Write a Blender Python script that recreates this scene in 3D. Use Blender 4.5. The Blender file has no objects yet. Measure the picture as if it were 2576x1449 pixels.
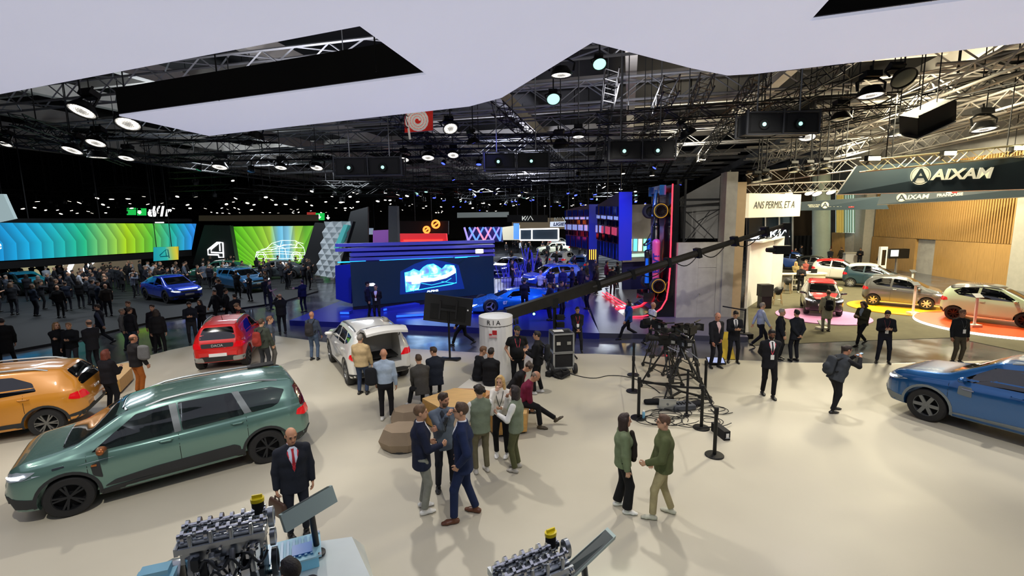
import bpy, bmesh, math, random
import numpy as np
from math import sin, cos, pi, radians
from mathutils import Vector, Matrix
from mathutils.bvhtree import BVHTree
random.seed(7)
sc = bpy.context.scene
C = sc.collection
# ---------------------------------------------------------------- camera
FPX, HOR, CAMH, ROLL = 1200.0, 550.0, 4.7, radians(0.9)
PITCH = math.atan((724.5 - HOR) / FPX)
cam = bpy.data.cameras.new('camera')
cam.sensor_width = 36.0
cam.lens = 36.0 * FPX / 2576.0
cam.clip_start = 0.05
cam.clip_end = 400
camo = bpy.data.objects.new('camera', cam)
C.objects.link(camo)
camo.matrix_world = Matrix.Translation((0, 0, CAMH)) @ Matrix.Rotation(pi / 2 - PITCH, 4, 'X') @ Matrix.Rotation(-ROLL, 4, 'Z')
sc.camera = camo
# ---------------------------------------------------------------- world, exposure
w = bpy.data.worlds.new('hall_air')
sc.world = w
w.use_nodes = True
w.node_tree.nodes['Background'].inputs[0].default_value = (0.55, 0.6, 0.75, 1)
w.node_tree.nodes['Background'].inputs[1].default_value = 0.05
sc.view_settings.view_transform = 'Standard'
sc.view_settings.look = 'None'
sc.view_settings.gamma = 1
sc.view_settings.use_curve_mapping = False
sc.view_settings.exposure = 0.0
sc.cycles.max_bounces = 4
sc.cycles.diffuse_bounces = 2
sc.cycles.glossy_bounces = 2
sc.cycles.transmission_bounces = 3
sc.cycles.adaptive_threshold = .025
sc.cycles.caustics_reflective = False
sc.cycles.caustics_refractive = False
def lamp(kind, loc, target, energy, col=(1, 1, 1), size=.3, angle=60, blend=.5, sy=None):
 l = bpy.data.lights.new('hall_or_fill_lamp', kind)
 l.energy = energy
 l.color = col
 if kind == 'SPOT':
  l.spot_size = radians(angle)
  l.spot_blend = blend
  l.shadow_soft_size = size
 else:
  l.shape = 'RECTANGLE'
  l.size = size
  l.size_y = sy or size
 o = bpy.data.objects.new('hall_or_fill_lamp', l)
 C.objects.link(o)
 o.location = loc
 o.rotation_euler = (Vector(target) - Vector(loc)).to_track_quat('-Z', 'Y').to_euler()
 return o
WARM = (1, .94, .84)
# white stand: wash lights on the rigs, plus unseen added spots (from, to, watts, cone)
for (lx, ly), (tx, ty), e, an in (
  ((-8, 13.5), (-6.5, 8), 1000, 60), ((-2.5, 12.5), (-.2, 7), 1000, 62), ((3, 12), (4, 6.5), 1000, 64),
  ((-10.5, 12), (-10, 15.5), 900, 60), ((-4.5, 10.5), (-5.2, 15), 1300, 50), ((1, 11), (.5, 14), 800, 60),
  ((9.5, 13.5), (7.5, 8.5), 1100, 64), ((13.5, 9), (8, 11.5), 900, 56), ((5, 9), (5.5, 13.5), 800, 64), ((-12.5, 7.5), (-11.5, 11), 900, 60),
  ((-4.5, 3.2), (-6.3, 8.2), 1300, 56), ((8, 3.5), (11, 9.8), 1300, 52), ((-9.5, 4), (-9, 12), 700, 60), ((1, 3), (.5, 9.5), 700, 70), ((-1, 5.5), (-5, 14.5), 900, 36), ((4, 8.1), (9, 21.5), 2300, 40), ((1, 12.1), (6.6, 22.5), 1800, 30)):  # camera-side spots unseen; pavilion spot added to brighten its wall
 lamp('SPOT', (lx, ly, 7.7), (tx, ty, 3 if ty > 20 else 0 if ly > 8 else .8), e, WARM, .14, an, .6)
# blue show light over the sports car stand
for lx, ly, tx, ty, e in ((-6, 20, -6.5, 25, 2000), (0, 22, -1, 27, 2600), (5, 21, 3.5, 25, 2000), (3, 30, 2, 34, 2600), (-10, 23, -9, 26, 1100), (-1, 18, -1, 20.5, 1100), (5, 18, 5, 20.0, 1100)):
 lamp('SPOT', (lx, ly, 8.2), (tx, ty, 0), e, (.17, .19, 1), .3, 85, .8)
lamp('SPOT', (-4, 20, 8.4), (-.5, 25.6, .4), 1500, (.6, .85, 1), .3, 30, .6)
# warm general light over the small car stand and the wooden wall
for lx, ly, e in ((16, 20, 1500), (22, 24, 1700), (28, 32, 1900), (18, 30, 1300), (26, 20, 1000)):
 lamp('AREA', (lx, ly, 9.5), (lx + .5, ly, 0), e, (1, .88, .60), 1.6)
# cool light over the green screen stand
for lx, ly, e in ((-24, 25, 350), (-19, 33, 900), (-30, 30, 350), (-14, 42, 600), (-3, 60, 3000), (12, 60, 3500)):
 lamp('AREA', (lx, ly, 8.8), (lx, ly + .5, 0), e, (.85, .92, 1), 3)
# upward fill lamps added to brighten the roof steel, no fixtures
for lx, ly, e, c in ((20, 24, 700, (1, .86, .6)), (14, 38, 700, (1, .88, .66)), (28, 40, 600, (1, .86, .6)), (5, 20, 340, (.95, .93, 1)), (-8, 18, 340, (.95, .93, 1)), (-20, 28, 260, (.85, .92, 1)), (0, 42, 500, (.8, .82, 1)), (-24, 50, 350, (.85, .92, 1)), (2, 75, 900, (.85, .85, 1)), (-2, 9, 160, (1, .95, .9))):
 lamp('AREA', (lx, ly, 8.9), (lx, ly + .2, 14), e * 1.4, c, 2)
# ---------------------------------------------------------------- pixel of the photograph -> point of the place
_c, _s = cos(PITCH), sin(PITCH)
_cr, _sr = cos(ROLL), sin(ROLL)
def ray(px, py):
 a, b = px - 1288.0, 724.5 - py
 a, b = (a * _cr + b * _sr) / FPX, (-a * _sr + b * _cr) / FPX
 return Vector((a, _c + b * _s, -_s + b * _c))
def at(px, py, z=0.0):
 d = ray(px, py)
 return d * ((z - CAMH) / d.z) + Vector((0, 0, CAMH))
def aty(px, py, Y):
 d = ray(px, py)
 return d * (Y / d.y) + Vector((0, 0, CAMH))
HALL = -0.15
# ---------------------------------------------------------------- colours and materials
def lin(h):
 h = h.lstrip('#')
 o = []
 for i in (0, 2, 4):
  c = int(h[i:i + 2], 16) / 255
  o.append(c / 12.92 if c <= .04045 else ((c + .055) / 1.055) ** 2.4)
 return (o[0], o[1], o[2], 1)
_M = {}
def M(name, col='808080', rough=.5, metal=0, emit=0, ecol=None, coat=0, var=0, scale=4, bump=0, bscale=60, trans=0, alpha=1, objcol=False, aniso=None, spec=.5, rvar=0):
 if name in _M:
  return _M[name]
 m = bpy.data.materials.new(name)
 m.use_nodes = True
 nt = m.node_tree
 b = nt.nodes['Principled BSDF']
 L = nt.links.new
 base = lin(col)
 b.inputs['Base Color'].default_value = base
 b.inputs['Roughness'].default_value = rough
 b.inputs['Metallic'].default_value = metal
 b.inputs['Coat Weight'].default_value = coat
 b.inputs['Coat Roughness'].default_value = .06
 b.inputs['Specular IOR Level'].default_value = spec
 b.inputs['Transmission Weight'].default_value = trans
 b.inputs['Alpha'].default_value = alpha
 if emit:
  if name not in ('luminous_fabric',):
   m.cycles.emission_sampling = 'NONE'
  b.inputs['Emission Color'].default_value = lin(ecol or col)
  b.inputs['Emission Strength'].default_value = emit
 src = None
 if objcol:
  oi = nt.nodes.new('ShaderNodeObjectInfo')
  src = oi.outputs['Color']
 tc = nt.nodes.new('ShaderNodeTexCoord')
 if var:
  n = nt.nodes.new('ShaderNodeTexNoise')
  n.inputs['Scale'].default_value = scale
  n.inputs['Detail'].default_value = 6
  mp = nt.nodes.new('ShaderNodeMapping')
  if aniso:
   mp.inputs['Scale'].default_value = aniso
  L(tc.outputs['Object'], mp.inputs[0])
  L(mp.outputs[0], n.inputs['Vector'])
  r = nt.nodes.new('ShaderNodeMapRange')
  r.inputs[1].default_value = .3
  r.inputs[2].default_value = .7
  r.inputs[3].default_value = 1 - var
  r.inputs[4].default_value = 1 + var
  L(n.outputs['Fac'], r.inputs[0])
  mx = nt.nodes.new('ShaderNodeMix')
  mx.data_type = 'RGBA'
  mx.blend_type = 'MULTIPLY'
  mx.inputs[0].default_value = 1
  if src:
   L(src, mx.inputs[6])
  else:
   mx.inputs[6].default_value = base
  L(r.outputs[0], mx.inputs[7])
  src = mx.outputs[2]
  if rvar:
   r2 = nt.nodes.new('ShaderNodeMapRange')
   r2.inputs[1].default_value = .35
   r2.inputs[2].default_value = .65
   r2.inputs[3].default_value = rough
   r2.inputs[4].default_value = rough + rvar
   L(n.outputs['Fac'], r2.inputs[0])
   L(r2.outputs[0], b.inputs['Roughness'])
 if src:
  L(src, b.inputs['Base Color'])
 if bump:
  n2 = nt.nodes.new('ShaderNodeTexNoise')
  n2.inputs['Scale'].default_value = bscale
  n2.inputs['Detail'].default_value = 3
  L(tc.outputs['Object'], n2.inputs['Vector'])
  bp = nt.nodes.new('ShaderNodeBump')
  bp.inputs['Strength'].default_value = bump
  bp.inputs['Distance'].default_value = .02
  L(n2.outputs['Fac'], bp.inputs['Height'])
  L(bp.outputs[0], b.inputs['Normal'])
 _M[name] = m
 return m
CLOTH = M('cloth', rough=.85, objcol=True, var=.12, scale=9, bump=.35, bscale=14, spec=.25)
PAINT = M('car_paint', rough=.35, metal=.08, coat=1, objcol=True)
PAINTM = M('car_paint_metallic', rough=.26, metal=.5, coat=1, objcol=True)
PLAIN = M('plain', rough=.5, objcol=True, var=.04)
BLACK = M('black_metal', '141516', .45, .3, var=.1)
MATT = M('matt_black', '101012', .8, var=.1)
RUBBER = M('rubber', '1e1e1f', .75, var=.15, scale=20)
PLAST = M('dark_plastic', '2a2c2e', .6, var=.08)
CHROME = M('chrome', 'd8dade', .15, 1)
ALU = M('aluminium', 'b4b8bd', .35, .9, var=.06)
GLASSD = M('dark_glass', '06080a', .05, 0, coat=1, spec=.8)
WHITE = M('white_lacquer', 'eeeeec', .35, var=.02)
CREAM = M('cream_panel', 'd9d4c6', .5, var=.03)
SKINM = M('skin', rough=.55, objcol=True, var=.06, scale=12)
HAIRM = M('hair', rough=.6, objcol=True, var=.25, scale=40, bump=.5, bscale=60)
WHEEL = M('wheel_dark', '26282b', .3, .8)
# ---------------------------------------------------------------- objects
KIDS = {}
def put(o, parent=None):
 C.objects.link(o)
 if parent:
  o.parent = parent
  KIDS.setdefault(parent.name, []).append(o)
 return o
def tag(o, label=None, cat=None, group=None, kind=None):
 for k, v in (('label', label), ('category', cat), ('group', group), ('kind', kind)):
  if v:
   o[k] = v
 return o
def thing(name, label, cat, loc=(0, 0, 0), rz=0, group=None):
 o = bpy.data.objects.new(name, None)
 o.empty_display_size = .1
 C.objects.link(o)
 o.location = loc
 o.rotation_euler = (0, 0, rz)
 return tag(o, label, cat, group)
def mesh(name, v, f, mats, parent=None, col=None, mi=None, ang=40, loc=None):
 me = bpy.data.meshes.new(name)
 me.from_pydata([tuple(p) for p in v] if not isinstance(v, np.ndarray) else v.tolist(), [], f if not isinstance(f, np.ndarray) else f.tolist())
 return meshobj(name, me, mats, parent, col, mi, ang, loc)
def meshobj(name, me, mats, parent=None, col=None, mi=None, ang=40, loc=None):
 if not isinstance(mats, (list, tuple)):
  mats = [mats]
 for m in mats:
  me.materials.append(m)
 if mi is not None:
  me.polygons.foreach_set('material_index', np.asarray(mi, dtype=np.int32))
 if ang:
  me.shade_smooth()
  if ang < 170:
   me.set_sharp_from_angle(angle=radians(ang))
 me.update()
 o = bpy.data.objects.new(name, me)
 if col:
  o.color = lin(col) if isinstance(col, str) else col
 put(o, parent)
 if loc is not None:
  o.location = loc
 return o
class MB:
 def __init__(s):
  s.v, s.f, s.m = [], [], []
 def add(s, v, f, m=0):
  n = len(s.v)
  s.v += [tuple(p) for p in v]
  s.f += [tuple(i + n for i in q) for q in f]
  s.m += [m] * len(f)
  return s
 def box(s, c, d, m=0, R=None):
  x, y, z = (a / 2 for a in d)
  p = [Vector((sx * x, sy * y, sz * z)) for sx in (-1, 1) for sy in (-1, 1) for sz in (-1, 1)]
  if R is not None:
   if not isinstance(R, Matrix):
    R = Matrix.Rotation(R, 3, 'Z')
   p = [R @ q for q in p]
  c = Vector(c)
  return s.add([q + c for q in p], [(0, 1, 3, 2), (4, 6, 7, 5), (0, 4, 5, 1), (2, 3, 7, 6), (0, 2, 6, 4), (1, 5, 7, 3)], m)
 def beam(s, a, b, w, h=None, m=0, up=(0, 0, 1)):
  a, b = Vector(a), Vector(b)
  d = (b - a)
  L = d.length
  d.normalize()
  u = Vector(up)
  if abs(d.dot(u)) > .98:
   u = Vector((0, 1, 0))
  x = d.cross(u).normalized()
  z = x.cross(d)
  h = h or w
  p = []
  for e in (a, b):
   for i, j in ((-1, -1), (1, -1), (1, 1), (-1, 1)):
    p.append(e + x * (i * w / 2) + z * (j * h / 2))
  return s.add(p, [(3, 2, 1, 0), (4, 5, 6, 7), (0, 1, 5, 4), (1, 2, 6, 5), (2, 3, 7, 6), (3, 0, 4, 7)], m)
 def tube(s, pts, r, n=8, m=0, cap=True):
  pts = [Vector(p) for p in pts]
  rs = r if isinstance(r, (list, tuple)) else [r] * len(pts)
  v, f = [], []
  px = None
  for i, p in enumerate(pts):
   d = (pts[min(i + 1, len(pts) - 1)] - pts[max(i - 1, 0)]).normalized()
   if px is None:
    u = Vector((0, 0, 1)) if abs(d.z) < .9 else Vector((1, 0, 0))
    px = d.cross(u).normalized()
   else:
    px = (px - d * px.dot(d)).normalized()
   q = d.cross(px)
   for k in range(n):
    t = 2 * pi * k / n
    v.append(p + (px * cos(t) + q * sin(t)) * rs[i])
  for i in range(len(pts) - 1):
   for k in range(n):
    a, b = i * n + k, i * n + (k + 1) % n
    f.append((a, b, b + n, a + n))
  if cap:
   f.append(tuple(range(n))[::-1])
   f.append(tuple(range((len(pts) - 1) * n, len(pts) * n)))
  return s.add(v, f, m)
 def lathe(s, prof, n=24, c=(0, 0, 0), m=0, axis='Z', cap=True):
  v, f = [], []
  for r, z in prof:
   for k in range(n):
    t = 2 * pi * k / n
    p = (r * cos(t), r * sin(t), z)
    if axis == 'Y':
     p = (p[0], p[2], p[1])
    if axis == 'X':
     p = (p[2], p[0], p[1])
    v.append(Vector(p) + Vector(c))
  for i in range(len(prof) - 1):
   for k in range(n):
    a, b = i * n + k, i * n + (k + 1) % n
    f.append((a, b, b + n, a + n))
  if cap and prof[0][0] > 1e-4:
   f.append(tuple(range(n))[::-1])
  if cap and prof[-1][0] > 1e-4:
   f.append(tuple(range((len(prof) - 1) * n, len(prof) * n)))
  if axis == 'Y':
   f = [q[::-1] for q in f]
  return s.add(v, f, m)
 def prism(s, poly, ext, m=0):
  """poly: 3D points, ext: extrusion vector"""
  n = len(poly)
  e = Vector(ext)
  v = [Vector(p) for p in poly] + [Vector(p) + e for p in poly]
  return s.add(v, [tuple(range(n))[::-1], tuple(range(n, 2 * n))] + [(i, (i + 1) % n, (i + 1) % n + n, i + n) for i in range(n)], m)
 def build(s, name, mats, parent=None, col=None, ang=40, loc=None):
  return mesh(name, s.v, s.f, mats, parent, col, s.m, ang, loc)
def copy_tree(o, loc=None, rz=None, label=None, parent=None, col=None):
 c = o.copy()
 put(c, parent)
 if parent is None:
  c.parent = None
 for ch in KIDS.get(o.name, []):
  copy_tree(ch, parent=c)
 if loc is not None:
  c.location = loc
 if rz is not None:
  c.rotation_euler = (0, 0, rz)
 if label:
  c['label'] = label
 if col:
  for q in [c] + KIDS.get(c.name, []):
   if q.get('tint'):
    q.color = lin(col)
 return c
TMP = bpy.data.scenes.new('workbench')   # small scene in which curves and cuts are turned into meshes
def tmp_graph():
 with bpy.context.temp_override(scene=TMP, view_layer=TMP.view_layers[0]):
  return bpy.context.evaluated_depsgraph_get()
def text(name, s, size, mat, parent=None, depth=.01, shear=0, bold=0, sx=1, M4=None, align='CENTER'):
 cu = bpy.data.curves.new(name, 'FONT')
 cu.body = s
 cu.size = size
 cu.extrude = depth / 2
 cu.shear = shear
 cu.offset = bold
 cu.align_x = align
 cu.align_y = 'CENTER'
 cu.resolution_u = 3
 t = bpy.data.objects.new(name, cu)
 TMP.collection.objects.link(t)
 me = bpy.data.meshes.new_from_object(t.evaluated_get(tmp_graph()))
 bpy.data.objects.remove(t)
 me.name = name
 if sx != 1:
  me.transform(Matrix.Diagonal((sx, 1, 1, 1)))
 me.materials.clear()
 o = meshobj(name, me, mat, parent, ang=None)
 if M4 is not None:
  o.matrix_local = M4
 return o
def frame(origin, xdir, up=(0, 0, 1)):
 """matrix whose X runs along xdir, Y along up, Z out of the face (x cross up)"""
 x = Vector(xdir).normalized()
 u = Vector(up)
 z = x.cross(u).normalized()
 y = z.cross(x)
 m = Matrix((x, y, z)).transposed().to_4x4()
 m.translation = Vector(origin)
 return m
def grid_fill(poly, res):
 """2D polygon -> verts, faces cut on a grid so that it can follow a curved surface"""
 bm = bmesh.new()
 bm.faces.new([bm.verts.new((p[0], p[1], 0)) for p in poly])
 xs = [p[0] for p in poly]
 ys = [p[1] for p in poly]
 for lo, hi, n in ((min(xs), max(xs), Vector((1, 0, 0))), (min(ys), max(ys), Vector((0, 1, 0)))):
  k = int((hi - lo) / res)
  for i in range(1, k + 1):
   c = lo + (hi - lo) * i / (k + 1)
   bmesh.ops.bisect_plane(bm, geom=bm.verts[:] + bm.edges[:] + bm.faces[:], plane_co=n * c, plane_no=n)
 bm.verts.index_update()
 v = [(q.co.x, q.co.y) for q in bm.verts]
 f = [[q.index for q in p.verts] for p in bm.faces]
 bd = [(e.verts[0].index, e.verts[1].index, [x.index for x in e.link_faces[0].verts]) for e in bm.edges if len(e.link_faces) == 1]
 bm.free()
 return v, f, bd
def rounded(poly, r, n=3):
 out = []
 k = len(poly)
 for i in range(k):
  a, b, c = (Vector((*poly[j % k], 0)) for j in (i - 1, i, i + 1))
  d1, d2 = (a - b), (c - b)
  rr = min(r, d1.length * .45, d2.length * .45)
  p, q = b + d1.normalized() * rr, b + d2.normalized() * rr
  for t in range(n + 1):
   t /= n
   s = p.lerp(b, t).lerp(b.lerp(q, t), t)
   out.append((s.x, s.y))
 return out
def decal(bvh, poly, mapf, d, off, res=.08, rim=.012, far=3.0):
 """lay a 2D polygon on a surface: mapf(x,y) -> 3D start point, d = direction of projection"""
 v2, f, bd = grid_fill(poly, res)
 d = Vector(d).normalized()
 pts, ok = [], []
 back = []
 for a, b in v2:
  o = Vector(mapf(a, b)) - d * far
  hit, nrm, _, dist = bvh.ray_cast(o, d, far * 2)
  if hit is None:
   pts.append(None)
   continue
  if nrm.dot(d) > 0:
   nrm = -nrm
  nn = (nrm - d * .6).normalized()
  pts.append(hit + nn * off)
 miss = [i for i, p in enumerate(pts) if p is None]
 if len(miss) == len(pts):
  return [], []
 for i in miss:
  j = min((j for j in range(len(pts)) if pts[j] is not None), key=lambda j: (v2[j][0] - v2[i][0]) ** 2 + (v2[j][1] - v2[i][1]) ** 2)
  pts[i] = pts[j].copy()
 c = None
 F = []
 for q in f:
  n = Vector((0, 0, 0))
  for k in range(1, len(q) - 1):
   n += (pts[q[k]] - pts[q[0]]).cross(pts[q[k + 1]] - pts[q[0]])
  if c is None and n.length > 1e-8:
   c = n.dot(d) > 0
 F = [q[::-1] if c else q for q in f]
 if rim:
  n = len(pts)
  mp = {}
  for a, b, fv in bd:
   for i in (a, b):
    if i not in mp:
     mp[i] = len(pts)
     pts.append(pts[i] + d * (rim + off))
   i, j = fv.index(a), fv.index(b)
   fwd = (j - i) % len(fv) == 1
   q = [b, a, mp[a], mp[b]] if fwd else [a, b, mp[b], mp[a]]
   F.append(q[::-1] if c else q)
 return pts, F
# ================================================================ soft-body surfaces (people, bags, shoes)
def _cap(P, a, b, ra, rb):
 ba = b - a
 t = np.clip(((P - a) @ ba) / max(ba @ ba, 1e-9), 0, 1)
 return np.linalg.norm(P - a - t[..., None] * ba, axis=-1) - (ra + (rb - ra) * t)
def _tap(P, a, b, side, r0, r1, flat):
 ba = b - a
 L = np.linalg.norm(ba)
 ax = ba / L
 side = side - ax * (side @ ax)
 side = side / np.linalg.norm(side)
 fw = np.cross(ax, side)
 d = P - a
 s = d @ ax
 t = np.clip(s / L, 0, 1)
 rx, ry = r0[0] + (r1[0] - r0[0]) * t, r0[1] + (r1[1] - r0[1]) * t
 u, w_ = d @ side, d @ fw
 m = np.minimum(rx, ry)
 al = s - t * L
 if flat & 1:
  al = np.where(s < 0, 0, al)
 if flat & 2:
  al = np.where(s > L, 0, al)
 D = (np.sqrt((u / rx) ** 2 + (w_ / ry) ** 2 + (al / m) ** 2) - 1) * m
 if flat & 1:
  D = np.maximum(D, -s)
 if flat & 2:
  D = np.maximum(D, s - L)
 return D
def _ell(P, c, A, r):
 q = ((P - c) @ A.T) / r
 n = np.linalg.norm(q, axis=-1)
 return (n - 1) * np.min(r) * .5 + (n - 1) * n / np.maximum(np.linalg.norm(q / r, axis=-1), 1e-6) * .5
def V(*a):
 return np.array(a, dtype=float)
class Soft:
 """a list of rounded shapes melted together, meshed with surface nets"""
 def __init__(s):
  s.p = []
 def cap(s, a, b, ra, rb=None, k=.02):
  rb = ra if rb is None else rb
  a, b = np.asarray(a, float), np.asarray(b, float)
  R = max(ra, rb)
  s.p.append((np.minimum(a, b) - R, np.maximum(a, b) + R, lambda P: _cap(P, a, b, ra, rb), k, 0))
  return s
 def tap(s, a, b, side, r0, r1, k=.03, flat=0):
  a, b, side = np.asarray(a, float), np.asarray(b, float), np.asarray(side, float)
  R = max(*r0, *r1)
  s.p.append((np.minimum(a, b) - R, np.maximum(a, b) + R, lambda P: _tap(P, a, b, side, r0, r1, flat), k, 0))
  return s
 def ell(s, c, r, A=None, k=.02, cut=0):
  c, r = np.asarray(c, float), np.asarray(r, float)
  A = np.eye(3) if A is None else A
  R = r.max()
  s.p.append((c - R, c + R, lambda P: _ell(P, c, A, r), k, cut))
  return s
 def clip(s, pt, n):
  pt, n = np.asarray(pt, float), np.asarray(n, float)
  n = n / np.linalg.norm(n)
  s.p.append((None, None, lambda P: (P - pt) @ n, 0, 2))
  return s
 def mesh(s, v):
  lo = np.min([q[0] for q in s.p if q[4] == 0], 0) - 2.5 * v
  hi = np.max([q[1] for q in s.p if q[4] == 0], 0) + 2.5 * v
  n = np.ceil((hi - lo) / v).astype(int) + 1
  ax = [lo[i] + v * np.arange(n[i]) for i in range(3)]
  D = np.full(n, 1.0, dtype=np.float32)
  for a, b, fn, k, cut in s.p:
   if a is None:
    sl = (slice(None),) * 3
   else:
    i0 = np.clip(np.floor((a - k - 2 * v - lo) / v).astype(int), 0, n - 1)
    i1 = np.clip(np.ceil((b + k + 2 * v - lo) / v).astype(int) + 1, 1, n)
    sl = tuple(slice(i0[j], i1[j]) for j in range(3))
   P = np.stack(np.meshgrid(ax[0][sl[0]], ax[1][sl[1]], ax[2][sl[2]], indexing='ij'), -1)
   d = fn(P)
   o = D[sl]
   if cut == 2:
    D[sl] = np.maximum(o, d)
   elif cut == 1:
    D[sl] = np.maximum(o, -d)
   elif k > 0:
    h = np.maximum(k - np.abs(o - d), 0) / k
    D[sl] = np.minimum(o, d) - h * h * k * .25
   else:
    D[sl] = np.minimum(o, d)
  return nets(D, lo, v)
def nets(D, lo, v):
 n = np.array(D.shape)
 I = D < 0
 cnt = np.zeros(n - 1, dtype=np.int8)
 for dx in (0, 1):
  for dy in (0, 1):
   for dz in (0, 1):
    cnt += I[dx:n[0] - 1 + dx, dy:n[1] - 1 + dy, dz:n[2] - 1 + dz]
 act = (cnt > 0) & (cnt < 8)
 ijk = np.argwhere(act)
 if len(ijk) == 0:
  return np.zeros((0, 3)), np.zeros((0, 4), int)
 idx = np.full(n - 1, -1, dtype=np.int64)
 idx[act] = np.arange(len(ijk))
 cor = np.array([[a, b, c] for a in (0, 1) for b in (0, 1) for c in (0, 1)])
 vals = np.stack([D[ijk[:, 0] + c[0], ijk[:, 1] + c[1], ijk[:, 2] + c[2]] for c in cor], 1)
 acc = np.zeros((len(ijk), 3))
 num = np.zeros(len(ijk))
 for i in range(8):
  for j in range(i + 1, 8):
   if np.abs(cor[i] - cor[j]).sum() == 1:
    a, b = vals[:, i], vals[:, j]
    m = (a < 0) != (b < 0)
    t = np.where(m, a / np.where(m, a - b, 1), 0)
    acc += np.where(m[:, None], cor[i] + t[:, None] * (cor[j] - cor[i]), 0)
    num += m
 vert = lo + v * (ijk + acc / num[:, None])
 F = []
 for axis in range(3):
  sl0 = [slice(None)] * 3
  sl1 = [slice(None)] * 3
  sl0[axis] = slice(0, -1)
  sl1[axis] = slice(1, None)
  A, B = I[tuple(sl0)], I[tuple(sl1)]
  e = np.argwhere(A != B)
  u, w_ = [(1, 2), (2, 0), (0, 1)][axis]
  ok = (e[:, u] > 0) & (e[:, w_] > 0) & (e[:, u] < n[u] - 1) & (e[:, w_] < n[w_] - 1)
  e = e[ok]
  sg = A[tuple(e.T)]
  q = []
  for du, dw in ((-1, -1), (0, -1), (0, 0), (-1, 0)):
   c = e.copy()
   c[:, u] += du
   c[:, w_] += dw
   q.append(idx[tuple(c.T)])
  q = np.stack(q, 1)
  q[~sg] = q[~sg][:, ::-1]
  F.append(q)
 return vert, np.concatenate(F)
def unit(a):
 return a / max(np.linalg.norm(a), 1e-9)
def rotv(a, axis, ang):
 axis = unit(axis)
 return a * cos(ang) + np.cross(axis, a) * sin(ang) + axis * (axis @ a) * (1 - cos(ang))
def ik(a, t, l1, l2, pole):
 d = t - a
 L = np.linalg.norm(d)
 L2 = min(L, (l1 + l2) * .995)
 ax = d / max(L, 1e-6)
 t = a + ax * L2
 x = (l1 * l1 - l2 * l2 + L2 * L2) / (2 * L2)
 h = math.sqrt(max(l1 * l1 - x * x, 1e-6))
 p = pole - ax * (pole @ ax)
 return a + ax * x + unit(p) * h, t
HANDS = {  # x outward from the middle, y forward, z up, in metres of a 1.75 m person, knuckle side
 'down': (.25, .03, .80), 'pocket': (.205, .06, .92), 'phone': (.07, .30, 1.16), 'clasp': (.03, .20, .93),
 'back': (.03, -.19, .93), 'chin': (.06, .19, 1.47), 'cross': (-.13, .20, 1.20), 'camera': (.07, .30, 1.55),
 'read': (.14, .30, 1.05), 'point': (.02, .36, 1.36), 'low': (.23, .16, .86), 'swingf': (.22, .25, .86), 'swingb': (.25, -.2, .84),
 'knee': (.12, .42, .68), 'lap': (.07, .30, .72), 'talk': (.14, .32, 1.18)}
def finger_set(S, w, d, n, t, s, curl):
 """palm and five fingers from wrist w, pointing d, palm side n, thumb side t"""
 S.tap(w, w + d * .085 * s, t, (.030 * s, .017 * s), (.040 * s, .014 * s), k=.012)
 for i, ln in enumerate((.068, .077, .071, .055)):
  b = w + d * (.083 - .004 * abs(i - 1)) * s + t * (.030 - .0205 * i) * s
  ax = np.cross(d, n)
  d1 = rotv(d + t * (.05 - .05 * i), ax, curl * .5)
  d2 = rotv(d1, ax, curl * .9)
  m = b + d1 * ln * .55 * s
  S.cap(b, m, .0098 * s, .009 * s, k=.004)
  S.cap(m, m + d2 * ln * .5 * s, .009 * s, .0075 * s, k=.003)
 b = w + d * .025 * s + t * .026 * s
 m = b + unit(d * .6 + t * .62 + n * .25) * .04 * s
 S.cap(b, m, .0135 * s, .0115 * s, k=.008)
 S.cap(m, m + unit(d * .9 + t * .2 + n * .2) * .032 * s, .0108 * s, .009 * s, k=.004)
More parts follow.
